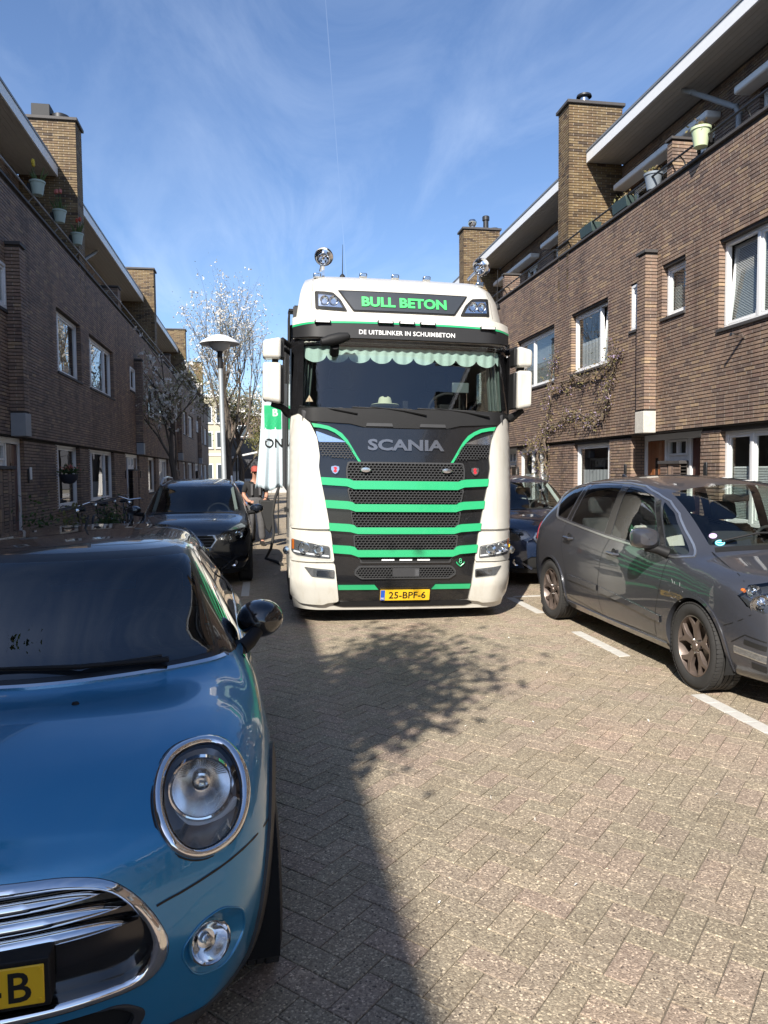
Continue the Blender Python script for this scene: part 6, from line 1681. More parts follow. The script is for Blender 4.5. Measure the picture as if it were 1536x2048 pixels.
            for k in range(5):
                a = 2*math.pi*k/5 + .31 + math.pi/5; MB().lathe([(.001, sx*.092), (.011, sx*.090), (.013, sx*.06)], (0, .052*math.cos(a), .052*math.sin(a)), 'X', 8).build('wheel_bolt', STEEL, wo)
        # headlamp
        HL = [(.47, .875), (.62, .80), (.72, .735), (.815, .70), (.865, .735), (.875, .80), (.80, .875), (.66, .905), (.53, .905)]
        H = convex([(sx*x, z) for x, z in HL])
        f = c.clip(H, 'y', lambda p, f, sx=sx: p.y < 1.05 and p.x*sx > .35 and p.z > .6 and f.normal.y < .25)
        hb = c.take(f, 'headlight', mat('lamp_inner_dark', (.05, .052, .055), .25, metal=.4, var=.5, vs_=30), off=-.034)
        cen = (sum(p[0] for p in H)/len(H), sum(p[1] for p in H)/len(H))
        q = c.cast('y', sx*.775, .775, -1)[0]
        for (x, z, r_) in ((.775, .765, .062), (.655, .835, .05)):
            y = c.cast('y', sx*x, z, -1)[0].y
            MB().lathe([(.001, .03), (r_*.3, .028), (r_*.34, .0), (r_*.4, .03), (r_*.9, .0), (r_*1.05, -.008), (r_*1.1, .02)], (sx*x, y+.028, z), 'Y', 28).xf(Matrix.Translation((sx*x, y, z)) @ Matrix.Rotation(R(sx*28), 4, 'Z') @ Matrix.Translation((-sx*x, -y, -z))).build('reflector', REFL, hb, smooth=True)
        y = c.cast('y', sx*.845, .855, -1); 
        if y: MB().lathe([(.001, -.004), (.014, 0), (.016, .02)], (sx*.835, c.cast('y', sx*.835, .835, -1)[0].y+.012, .835), 'Y', 16).build('indicator_bulb', AMBER, hb, smooth=True)
        ln = [(x, z) for x, z in H]; V = []; Fs = []; rg = 5; n = len(ln)
        lens_f = patch2d(ln, .05); Vv = []
        for x, z in lens_f[0]:
            q = c.cast('y', x, z, -1); Vv.append(q[0] + q[1]*.004 if q else Vector((x, .8, z)))
        mesh_obj('lens', Vv, lens_f[1], LENS, hb, smooth=True)
        # bumper intakes, day lamps
        for nm, P_, m2, of in (('bumper_mesh', [(.44, .50), (.72, .475), (.725, .515), (.44, .545)], DARKBAY, -.006), ('bumper_mesh', [(.40, .30), (.66, .29), (.71, .345), (.40, .365)], DARKBAY, -.006)):
            g = convex([(sx*x, z) for x, z in P_]); f = c.clip(g, 'y', lambda p, f, sx=sx: p.y < .8 and p.x*sx > .3 and p.z < .7 and f.normal.y < .25)
            o = c.take(f, nm, m2, off=of)
            V = []; F = []
            hexl = MB()
            zs_ = [z for _, z in g]; xs_ = [x for x, _ in g]; r_ = .012; dx = r_*1.9; zz = min(zs_); row = 0
            while zz < max(zs_):
                xx = min(xs_) + (dx/2 if row % 2 else 0)
                while xx < max(xs_):
                    pts = [(xx + r_*math.cos(math.pi/3*k), zz + r_*.7*math.sin(math.pi/3*k)) for k in range(4)]
                    for a, b in zip(pts, pts[1:]):
                        if inside(g, *a) and inside(g, *b):
                            qa, qb = c.cast('y', a[0], a[1], -1), c.cast('y', b[0], b[1], -1)
                            if qa and qb: hexl.tube([qa[0], qb[0]], .0022, 4, caps=False)
                    xx += dx
                zz += r_*1.25; row += 1
            if hexl.v: hexl.build('mesh', GRIDB, o, fix=False)['kind'] = 'stuff'
        def skin_px(L):
            A = [c.pix(*p) for p in L]; A = [p for p in A if p]; out = []
            for p, q_ in zip(A, A[1:]):
                for k in range(8):
                    r_ = c.bvh.find_nearest(p.lerp(q_, k/8))[0]; out.append(r_)
            if A: out.append(A[-1])
            return [(Vector((-sx*p.x, p.y, p.z)), Vector((-sx*c.normal(p).x, c.normal(p).y, c.normal(p).z))) for p in out]
        Q = skin_px([(1468, 1297), (1500, 1309), (1534, 1321)])
        if len(Q) > 1:
            dl = c.band('day_lamp', Q, .055, SILV, off=.004, thick=.012); c.band('lens', Q, .034, mat('clear_led', (.22, .225, .23), .12, metal=.6, var=.8, vs_=60), off=.0065, parent=dl)
            for L, w_ in (([(1488, 1283), (1534, 1299)], .035), ([(1504, 1330), (1534, 1341)], .05)): c.band('bumper_mesh', skin_px(L), w_, mat('mesh_dark', (.012, .012, .012), .5, var=.8, vs_=220), off=.003)
            c.band('bumper_crease', skin_px([(1463, 1283), (1490, 1270), (1534, 1286)]), .008, INK, off=.002)
        for (u_, v_, r_) in ((1527, 1213, .066), (1512, 1184, .045)):
            p = c.pix(u_, v_)
            if p is not None: MB().lathe([(.001, .03), (r_*.3, .026), (r_*.36, -.004), (r_*.42, .024), (r_*.95, .0), (r_*1.08, -.006)], (0, 0, 0), 'Y', 28).xf(Matrix.Translation((-sx*p.x, p.y+.022, p.z)) @ Matrix.Rotation(R(sx*32), 4, 'Z')).build('reflector', REFL, hb, smooth=True)
        Q = [c.cast('y', sx*(.40+.34*k/12), .545 - .03*k/12, -1) for k in range(13)]; c.band('shut_line', [q for q in Q if q], .005, INK, off=.001)
    # gap from headlamp to arch, bonnet line
    px5 = lambda a, b: (1000+a/2.866, 900+b/2.866)
    for pts in ([(1440,945),(1380,975),(1320,995),(1280,1005)], [(1215,585),(1300,660),(1370,715),(1400,755)]):
        Q = [c.pix(*px5(*p)) for p in pts]; Q = [(p, c.normal(p)) for p in Q if p]
        if len(Q) > 1:
            c.band('shut_line', Q, .007, INK, off=.0012); c.band('shut_line', [(Vector((-p.x, p.y, p.z)), Vector((-n.x, n.y, n.z))) for p, n in Q], .007, INK, off=.0012)
    # scrapes on the damaged front wing
    rr = random.Random(3); sc = MB()
    for k in range(9):
        y = 1.30 + rr.uniform(-.14, .16); z = .70 + rr.uniform(-.05, .10); q = c.cast('x', y, z, -1); q2 = c.cast('x', y + rr.uniform(-.03, .05), z + rr.uniform(-.035, .035), -1)
        if q and q2: sc.tube([q[0]+q[1]*.001, q2[0]+q2[1]*.001], .0011, 4)
    sc.build('scrapes', mat('scuff_white', (.34, .34, .34), .7), root, fix=False)['kind'] = 'stuff'
    # screen stickers, wipers, scuttle
    for (u, v, r_, col, nm) in ((1426, 1072, .030, (.50, .36, .62), 'lilac'), (1440, 1086, .037, (.03, .42, .52), 'teal')):
        p = c.pix(u, v)
        if p is None: continue
        n = c.normal(p); a = n.cross(Vector((0, 0, 1))).normalized(); b = n.cross(a)
        V = [p + n*.002 + (a*math.cos(t)*r_ + b*math.sin(t)*r_) for t in [2*math.pi*k/24 for k in range(24)]]
        o = mesh_obj('screen_sticker', V, [tuple(range(24))], mat('sticker_'+nm, col, .5, var=.25, vs_=60), root)
        if nm == 'teal':
            rg_ = MB(); rg_.tube([p + n*.0035 + (a*math.cos(t) + b*math.sin(t))*r_*.8 for t in [2*math.pi*k/24 for k in range(24)]], .002, 4, closed=True)
            rg_.tube([p + n*.0035 - a*.02, p + n*.0035 + a*.02], .003, 4); rg_.build('sticker_print', LETW, o)
    q = [c.cast('z', x, 1.04 + .20*(abs(x)/.66)**2, 1) for x in [-.66 + 1.32*k/30 for k in range(31)]]
    c.band('scuttle', [k for k in q if k], .06, PLASTB, off=.003)
    for x0, x1 in ((-.58, -.02), (.58, .05)):
        qs = [c.cast('z', x0+(x1-x0)*t, 1.27 - .13*t + .04*t, 1) for t in (0, .5, 1)]
        MB().tube([k[0] + k[1]*.02 for k in qs if k], .009, 6).build('wiper', PLASTB, root)
    # front grille in the middle (mostly out of frame)
    g = [(-.36, .60), (.36, .60), (.42, .70), (.36, .78), (-.36, .78), (-.42, .70)]
    f = c.clip(g, 'y', lambda p, f: p.y < .6 and abs(p.x) < .5 and .5 < p.z < .85 and f.normal.y < .25); c.take(f, 'front_grille', DARKBAY, off=-.015)
    # cabin
    MB().box((-.80, 1.3, .30), (.80, 4.3, .36)).build('floor', DARKBAY, root)
    MB().prism([(1.25, .75), (1.20, .99), (1.55, 1.045), (1.95, 1.02), (2.0, .75)], -.80, .80, 'X').build('dashboard', CABIN, root, bevel=.03)
    for sx in (-.38, .38): seat(root, sx, 2.05, SEATB, z=.10, cover=SEATG if sx < 0 else None)
    for sx in (-.5, 0, .5): seat(root, sx, 2.95, SEATB, z=.12)
    steering(root, .38, 1.92, 1.0, SEATB)
    MB().box((-.13, 1.92, 1.40), (.13, 1.95, 1.47)).build('rear_view_mirror', PLASTB, root, bevel=.015)
    for sx in (-1, 1): MB().box((sx*.80, 1.5, .4), (sx*.84, 4.2, .98)).build('door_card', CABIN, root)
    c.body([GREYM], 'body')
    # child of the shark fin
    MB().prism([(3.85, 1.585), (4.05, 1.57), (4.04, 1.64), (4.0, 1.645)], -.012, .012, 'X').build('aerial_fin', GREYM, root, bevel=.006)
    return c
MC = mpv()
# ------------------------------------------------------------ the three other parked cars
NIGHT = mat('blue_black_paint', (0.010, 0.013, 0.020), 0.25, metal=.3, var=.06, vs_=200, coat=1.0, coatr=.015)
NAVY = mat('dark_blue_paint', (0.016, 0.028, 0.062), 0.25, metal=.35, var=.06, vs_=200, coat=1.0, coatr=.015)
SLATE = mat('slate_blue_paint', (0.07, 0.085, 0.11), 0.28, metal=.4, var=.06, vs_=200, coat=1.0, coatr=.02)
TRIMG = mat('pale_cabin_trim', (.40, .42, .40), .8, var=.08)
def estate(name, label, loc, rz, paint, hw=.90, ht=1.60, L=4.32, kind='suv', wheel_r=.335, rails=True):
    root = thing(name, label, 'car', loc, R(rz)); bpy.context.view_layer.update()
    k = hw/.90; q = ht/1.60; l = L/4.32
    X = lambda pts: [(p[0]*k, p[1]*q) + tuple(v*l for v in p[2:3]) for p in pts]
    sc = lambda y, pts: sec(y*l, X(pts))
    NO = X([(0, .20), (.48, .20), (.68, .22), (.78, .34), (.81, .50), (.80, .64), (.76, .75), (.68, .81), (.50, .85), (.26, .87), (0, .875)])
    N = lambda x, z: (.10 + .22*(abs(x)/(.8*k))**2.5)*l + float(np.interp(z/q, [.2, .35, .55, .72, .82, .9], [.06, .01, .0, .03, .08, .20]))
    st = nose(NO, (0, .52*q), N, (.02, .4, .75, .94, 1.0))
    st.append(sc(.58, [(0, .19), (.54, .19), (.77, .22), (.855, .36), (.88, .54), (.875, .70), (.845, .82), (.775, .895), (.58, .94, .52), (.30, .96, .48), (0, .965, .46)]))
    st.append(sc(.95, [(0, .19), (.58, .19), (.80, .22), (.885, .38), (.90, .57), (.893, .74), (.865, .89), (.80, .955), (.62, 1.0, .88), (.32, 1.02, .80), (0, 1.025, .77)]))
    st.append(sc(1.36, [(0, .19), (.58, .19), (.81, .22), (.89, .38), (.90, .58), (.885, .84), (.84, .98), (.745, 1.055, 1.36), (.60, 1.062, 1.18), (.31, 1.07, 1.04), (0, 1.07, 1.0)]))
    st.append(sc(1.70, [(0, .19), (.58, .19), (.81, .22), (.89, .38), (.90, .58), (.885, .86), (.838, 1.0), (.690, 1.30, 1.68), (.575, 1.315, 1.58), (.30, 1.325, 1.46), (0, 1.328, 1.42)]))
    st.append(sc(2.04, [(0, .19), (.58, .19), (.81, .22), (.89, .38), (.90, .58), (.885, .87), (.836, 1.015), (.645, 1.475, 2.02), (.54, 1.505, 1.94), (.29, 1.522, 1.87), (0, 1.526, 1.85)]))
    st.append(sc(2.60, [(0, .19), (.58, .19), (.81, .22), (.89, .38), (.90, .58), (.884, .89), (.832, 1.04), (.635, 1.515), (.53, 1.57), (.28, 1.595), (0, 1.60)]))
    st.append(sc(3.40, [(0, .19), (.58, .19), (.81, .22), (.89, .38), (.90, .58), (.88, .92), (.82, 1.08), (.62, 1.50), (.52, 1.555), (.27, 1.58), (0, 1.585)]))
    st.append(sc(3.95, [(0, .22), (.58, .22), (.79, .27), (.87, .42), (.885, .62), (.865, .95), (.79, 1.11), (.59, 1.42), (.49, 1.49), (.26, 1.515), (0, 1.52)]))
    RO = X([(0, .30), (.50, .30), (.70, .34), (.77, .46), (.79, .66), (.775, .90), (.72, 1.05), (.63, 1.13), (.48, 1.20), (.24, 1.23), (0, 1.24)])
    RN = lambda x, z: (4.32 - .18*(abs(x)/(.8*k))**2.4)*l - float(np.interp(z/q, [.3, .6, .9, 1.25], [.04, 0, .06, .20]))
    st += nose(RO, (0, .7*q), RN, (1.0, .9, .6, .25, .02))
    c = Car(root, st, 6, 5, 3)
    T2 = lambda pts: [(a*l, b*q) for a, b in pts]
    f = c.clip([(-.725*k, 1.085*q), (.725*k, 1.085*q), (.625*k, 1.475*q), (-.625*k, 1.475*q)], 'y', lambda p, f: p.y < 2.3*l and p.z > 1.06*q and f.normal.z > .05 and f.normal.y < .3)
    c.take(f, 'windscreen', CARGLASS if kind != 'van' else SIDEG, off=-.001)
    for sx in (-1, 1):
        window_set(c, [T2(p) for p in ([(1.52, 1.045), (2.42, 1.06), (2.42, 1.49), (2.04, 1.455)], [(2.52, 1.065), (3.28, 1.105), (3.22, 1.475), (2.52, 1.495)], [(3.36, 1.12), (3.78, 1.15), (3.70, 1.41), (3.36, 1.465)])], 'side_window', CARGLASS, sx, 1.0*q)
        wheels(c, root, (.86*l, 3.50*l), wheel_r, wheel_r+.04, hw-.02, sx, PLASTB if kind == 'suv' else None)
        for cy in (.86*l, 3.50*l):
            wo = tyre(root, sx*(hw-.115), cy, wheel_r, .215, sx, wheel_r*.69, tread=False); rim_barrel(wo, wheel_r*.69, .215, sx, STEEL)
            pol = []
            for j in range(5):
                a = 2*math.pi*j/5; rt = lambda r, t, a=a: (r*math.cos(a+t), r*math.sin(a+t)); e = wheel_r*.67
                pol.append([rt(.04, -.6), rt(e*.5, -.22), rt(e, -.2), rt(e, .2), rt(e*.5, .22), rt(.04, .6)])
            spoke_plate(wo, pol, sx*.06, sx*.09, .02, mat('grey_alloy', (.30, .30, .31), .35, metal=.8, var=.1))
        HL = convex([(sx*a*k, b*q) for a, b in [(.42, .72), (.60, .66), (.78, .70), (.835, .80), (.80, .865), (.62, .845), (.46, .80)]])
        f = c.clip(HL, 'y', lambda p, f, sx=sx: p.y < 1.0 and p.x*sx > .3 and p.z > .5 and f.normal.y < .25)
        h = c.take(f, 'headlight', GLOSSB, off=-.025)
        for (x, z, r_) in ((.545, .745, .052), (.70, .775, .058)):
            y = c.cast('y', sx*x*k, z*q, -1)
            if y: MB().lathe([(.001, .03), (r_*.35, .02), (r_*.45, .028), (r_*.9, .0), (r_, -.006)], (sx*x*k, y[0].y+.02, z*q), 'Y', 20).build('reflector', REFL, h, smooth=True)
        pf = patch2d(HL, .06); V = []
        for x, z in pf[0]:
            qq = c.cast('y', x, z, -1); V.append(qq[0]+qq[1]*.003 if qq else Vector((x, .6, z)))
        mesh_obj('lens', V, pf[1], LENS, h, smooth=True)
        y = c.cast('y', sx*.62*k, .36*q, -1)[0].y
        fgl = MB().lathe([(.001, .012), (.04, .004), (.052, -.004), (.056, .01)], (sx*.62*k, y, .36*q), 'Y', 20).build('fog_light', REFL, root, smooth=True)
        qq = [c.cast('y', sx*(.40+.42*t)*k, (.50-.24*(1-t)**1.2)*q, -1) for t in [i/12 for i in range(13)]]
        c.band('bumper_crease', [v for v in qq if v], .03, paint, off=.012, thick=.02)
        c.ribbon('shut_line', T2([(1.50, .30), (1.46, .6), (1.44, .95)]), 'x', sx, .006, INK); c.ribbon('shut_line', T2([(2.47, .30), (2.50, .6), (2.47, 1.03)]), 'x', sx, .006, INK)
        mc = Vector((sx*(hw+.09), 1.60*l, 1.10*q)); mb = MB().lathe([(.001, -.08), (.055, -.07), (.09, -.03), (.10, .03), (.092, .06), (.001, .055)], (0, 0, 0), 'Y', 24)
        mb.v = [(v[0]*1.15, v[1], v[2]*.78) for v in mb.v]; mb.xf(Matrix.Translation(mc)); mo = mb.build('wing_mirror', paint, root, smooth=True)
        MB().tube([(sx*(hw-.06), 1.56*l, 1.03*q), tuple(mc - Vector((0, 0, .05)))], .035, 10).build('mirror_foot', PLASTB, mo)
        if rails:
            MB().tube([(sx*.60*k, 2.0*l, 1.50*q), (sx*.575*k, 2.2*l, 1.605*q), (sx*.565*k, 2.8*l, 1.635*q), (sx*.555*k, 3.5*l, 1.61*q), (sx*.55*k, 3.8*l, 1.52*q)], .018, 8).build('roof_rail', SILV if kind == 'suv' else PLASTB, root, smooth=True)
        # pale pillar trim seen through the screen
        MB().tube([(sx*.66*k, 1.48*l, 1.08*q), (sx*.585*k, 1.98*l, 1.46*q)], .03, 6).build('pillar_trim', TRIMG, root)
    gl = convex([(a*k, b*q) for a, b in [(-.30, .60), (.30, .60), (.37, .71), (.33, .775), (-.33, .775), (-.37, .71)]])
    f = c.clip(gl, 'y', lambda p, f: p.y < .5 and .5 < p.z < .85 and f.normal.y < .2); g = c.take(f, 'front_grille', DARKBAY, off=-.012)
    front_ring(c, gl, (0, .69*q), 'grille_frame', SILV, 1.06, .94, .012, parent=g)
    for t in (.645, .69, .735): c.band('grille_bar', [v for v in [c.cast('y', (-.33+.66*i/10)*k, t*q, -1) for i in range(11)] if v], .012, SILV if kind == 'van' else GRIDB, off=.004, parent=g)
    lg = convex([(a*k, b*q) for a, b in [(-.50, .27), (.50, .27), (.55, .36), (.42, .44), (-.42, .44), (-.55, .36)]])
    f = c.clip(lg, 'y', lambda p, f: p.y < .5 and .2 < p.z < .5*q and f.normal.y < .2); c.take(f, 'lower_grille', DARKBAY, off=-.015)
    lw = c.clip([(-1, .05), (1, .05), (1, .27*q), (-1, .27*q)], 'x' if False else 'y', lambda p, f: p.y < .75 and p.z < .35); c.take(lw, 'lower_valance', PLASTB, off=.004)
    y0 = c.cast('y', 0, .53*q, -1)[0].y
    MB().box((-.26, y0-.03, .475*q), (.26, y0+.02, .585*q)).build('number_plate', PLATEY, root, bevel=.003)
    qs = [c.cast('z', x*k, (1.0 + .40*abs(x)**2)*l, 1) for x in [-.70+1.4*i/24 for i in range(25)]]; c.band('scuttle', [v for v in qs if v], .05, PLASTB, off=.002)
    MB().prism(T2([(1.10, .80), (1.12, 1.02), (1.4, 1.07), (1.75, 1.05), (1.8, .8)]), -.74*k, .74*k, 'X').build('dashboard', CABIN, root, bevel=.03)
    MB().box((-.76*k, 1.2*l, .30), (.76*k, 3.9*l, .36)).build('floor', DARKBAY, root)
    for sx in (-.36, .36): seat(root, sx, 1.82*l, SEATB, z=.12)
    MB().prism(T2([(2.75, .5), (2.85, .55), (3.15, 1.1), (3.05, 1.14)]), -.62*k, .62*k, 'X').build('rear_seat', SEATB, root, bevel=.05)
    steering(root, .36, 1.66*l, 1.02*q, SEATB)
    MB().box((-.12, 1.86*l, 1.40*q), (.12, 1.89*l, 1.46*q)).build('rear_view_mirror', PLASTB, root, bevel=.015)
    if kind == 'suv': MB().prism(T2([(3.45, 1.575), (3.66, 1.565), (3.65, 1.64), (3.6, 1.65)]), -.012, .012, 'X').build('aerial_fin', paint, root, bevel=.005)
    c.body([paint], 'body'); return c
estate('estate_car', 'blue-black estate car with silver roof rails parked behind the blue hatchback', (-1.02, 10.98, 0), 1.2, NIGHT)
estate('family_car', 'dark blue car squeezed between the lorry and the grey people carrier', (4.28, 10.02, 0), 0.5, NAVY, hw=.905, ht=1.62, L=4.6, kind='van', rails=False)
estate('small_car', 'slate blue car at the kerb beyond the black estate, mostly hidden', (-1.0, 17.9, 0), 0.0, SLATE, hw=.86, ht=1.50, L=4.1, kind='van', rails=False)
# ============================================================ TREES
BARK = mat('bark', (.085, .07, .055), .9, var=.35, vs_=9, bump=.8, bs_=40)
def leaf_mat(name, stops, trans=.25):
    m, n, l, b = _nt(name); g = n.new('ShaderNodeNewGeometry')
    c = _ramp(n, l, g.outputs['Random Per Island'], stops); l.new(c, b.inputs['Base Color']); b.inputs['Roughness'].default_value = .6
    t = n.new('ShaderNodeBsdfTranslucent'); l.new(c, t.inputs[0]); mx = n.new('ShaderNodeMixShader'); mx.inputs[0].default_value = trans
    l.new(b.outputs[0], mx.inputs[1]); l.new(t.outputs[0], mx.inputs[2]); l.new(mx.outputs[0], n['Material Output'].inputs[0]); return m
YOUNG = leaf_mat('young_leaf', [(0, (.10, .11, .03)), (.5, (.17, .16, .05)), (1, (.22, .20, .08))])
PALEL = leaf_mat('pale_leaf', [(0, (.20, .21, .09)), (.5, (.30, .31, .16)), (1, (.42, .42, .28))], .35)
PETAL = leaf_mat('white_petal', [(0, (.62, .58, .50)), (.6, (.72, .70, .66)), (1, (.78, .76, .74))])
GREENL = leaf_mat('green_leaf', [(0, (.03, .06, .015)), (.5, (.055, .10, .025)), (1, (.09, .13, .04))])
MAUVE = leaf_mat('mauve_flower', [(0, (.22, .15, .26)), (.5, (.34, .26, .40)), (1, (.42, .36, .46))])
DRYV = leaf_mat('bronze_shoot', [(0, (.16, .11, .05)), (.5, (.24, .18, .08)), (1, (.20, .20, .07))])
TULIP = {'yellow': leaf_mat('tulip_yellow', [(0, (.60, .42, .03)), (1, (.70, .52, .05))]), 'pink': leaf_mat('tulip_pink', [(0, (.45, .10, .09)), (1, (.6, .2, .16))]), 'red': leaf_mat('tulip_red', [(0, (.42, .05, .03)), (1, (.5, .08, .04))])}
def leaves(name, pts, size, m, parent, rs, npetal=1, aspect=.55, droop=0.0):
    """leaf-sized faces at pts, each tilted at random; npetal>1 makes little star flowers"""
    P = np.array(pts); N = len(P)*npetal; rs = np.random.default_rng(rs)
    P = np.repeat(P, npetal, 0); a = rs.normal(size=(N, 3)); a[:, 2] -= droop; a /= np.linalg.norm(a, axis=1, keepdims=True)
    b = rs.normal(size=(N, 3)); b -= a*(a*b).sum(1, keepdims=True); b /= np.linalg.norm(b, axis=1, keepdims=True)
    s = size*rs.uniform(.6, 1.3, (N, 1)); w = s*aspect*.5; nn = np.cross(a, b)
    V = np.empty((N, 5, 3)); V[:, 0] = P; V[:, 1] = P + a*s*.5 + b*w + nn*s*.08; V[:, 2] = P + a*s; V[:, 3] = P + a*s*.5 - b*w + nn*s*.08; V[:, 4] = P + a*s*.5 - nn*s*.04
    F = (np.array([(0, 1, 4), (1, 2, 4), (2, 3, 4), (3, 0, 4)])[None] + 5*np.arange(N)[:, None, None]).reshape(-1)
    me = bpy.data.meshes.new(name); me.vertices.add(5*N); me.vertices.foreach_set('co', V.reshape(-1)); me.loops.add(12*N); me.loops.foreach_set('vertex_index', F.astype(np.int32))
    me.polygons.add(4*N); me.polygons.foreach_set('loop_start', np.arange(0, 12*N, 3, dtype=np.int32)); me.materials.append(m); me.update(calc_edges=True)
    o = link(bpy.data.objects.new(name, me), parent); o['kind'] = 'stuff'; return o
def grow_tree(seed, h, r, fork_z, spread, lean=(0, 0), levels=4, up=.25, nb=(3, 4)):
    rr = random.Random(seed); segs = []; tips = []
    def branch(p, d, L, rad, lev):
        n = 4; pts = [p.copy()]; rad_l = [rad]
        for i in range(n):
            d = (d + Vector((rr.gauss(0, .13), rr.gauss(0, .13), rr.gauss(0, .08) + up*.12))).normalized(); p = p + d*L/n; pts.append(p.copy()); rad_l.append(rad*(1-.62*(i+1)/n))
            if lev <= 1: tips.append((p.copy(), lev))
        segs.append((pts, rad_l))
        if lev == 0: return
        k = rr.randint(*nb)
        for j in range(k):
            t = rr.uniform(.45, 1.0); q = pts[min(n, int(t*n))]; a = rr.uniform(0, 6.283)
            side = Vector((math.cos(a), math.sin(a), 0)); nd = (d*.75 + side*spread*rr.uniform(.5, 1.1) + Vector((0, 0, up))).normalized()
            branch(q, nd, L*rr.uniform(.55, .8), max(.0028, rad*.42), lev-1)
    p = Vector((0, 0, 0)); d = Vector((lean[0], lean[1], 1)).normalized()
    pts = [p + d*fork_z*i/4 + Vector((rr.gauss(0, .015), rr.gauss(0, .015), 0)) for i in range(5)]
    segs.append((pts, [r*(1.15-.3*i/4) for i in range(5)]))
    for j in range(rr.randint(4, 5)):
        a = j*1.4 + rr.uniform(-.4, .4); dd = (Vector((math.cos(a)*spread, math.sin(a)*spread, .9)) + d*.35).normalized()
        branch(pts[-1] if j else pts[3], dd, (h-fork_z)*rr.uniform(.38, .5), r*.40, levels-1)
    branch(pts[-1], d, (h-fork_z)*.52, r*.7, levels-1)
    return segs, tips
def tree(name, label, loc, seed, h, r, fork_z, spread, layers, lean=(0, 0), levels=4, group=None, up=.25, nb=(3, 4)):
    t = thing(name, label, 'tree', loc, 0, group)
    segs, tips = grow_tree(seed, h, r, fork_z, spread, lean, levels, up, nb); mb = MB()
    for i, (p, rad) in enumerate(segs): mb.tube(p, rad, 9 if rad[0] > .05 else (6 if rad[0] > .015 else 4), caps=False)
    mb.build('trunk', BARK, t, smooth=True, fix=False)
    rr = np.random.default_rng(seed); T_ = np.array([p[:] for p, lv in tips])
    for (nm, m, n, size, jit, npet, zlo, zhi, asp) in layers:
        ok = T_[(T_[:, 2] > zlo) & (T_[:, 2] < zhi)]
        if len(ok) == 0: continue
        P = ok[rr.integers(0, len(ok), n)] + rr.normal(0, jit, (n, 3)); leaves(nm, P, size, m, t, seed+int(size*1000), npet, asp)
    return t
tree('magnolia_tree', 'tall thin magnolia with white blossom standing behind the street lamp', (-1.15, 28.4, .1), 8, 9.6, .15, 2.2, .36, [('blossom', PETAL, 1150, .075, .15, 4, 2.2, 10.5, .6), ('crown', YOUNG, 6500, .075, .24, 1, 1.8, 4.6, .5), ('young_leaves', PALEL, 4200, .05, .20, 1, 4.0, 10.6, .5)], nb=(3, 4), up=.34)
tree('magnolia_tree', 'leaning magnolia with white blossom against the left houses', (-2.75, 26.2, .1), 11, 6.6, .12, 2.1, .60, [('blossom', PETAL, 200, .12, .14, 5, 2.0, 7.5, .6), ('crown', PALEL, 1700, .07, .18, 1, 2.0, 7.0, .5)], lean=(-.10, .02), levels=3)
tree('magnolia_tree', 'low yellow-green magnolia farther down the street behind the lamp', (-.9, 38.0, .1), 23, 7.5, .14, 2.0, .55, [('blossom', PETAL, 700, .13, .2, 4, 2, 8, .6), ('crown', YOUNG, 6000, .11, .26, 1, 1.8, 7.5, .5)])
tree('street_tree', 'leafy street tree beside the camera, casting the dappled shade on the road', (-2.45, -.50, .1), 31, 6.9, .13, 3.0, .55, [('crown', GREENL, 3300, .14, .20, 1, 3.2, 8.0, .55)], lean=(.12, .06), levels=4)
tree('garden_tree', 'dark green tree at the far end of the street', (-7.5, 70, 0), 41, 7.5, .2, 2.0, .6, [('crown', GREENL, 5000, .25, .35, 1, 1.5, 9, .55)])
tree('garden_tree', 'yellow-green tree beside the dark building at the street end', (1.2, 66, 0), 43, 7.0, .18, 2.0, .6, [('crown', YOUNG, 6000, .20, .32, 1, 1.5, 9, .55)])
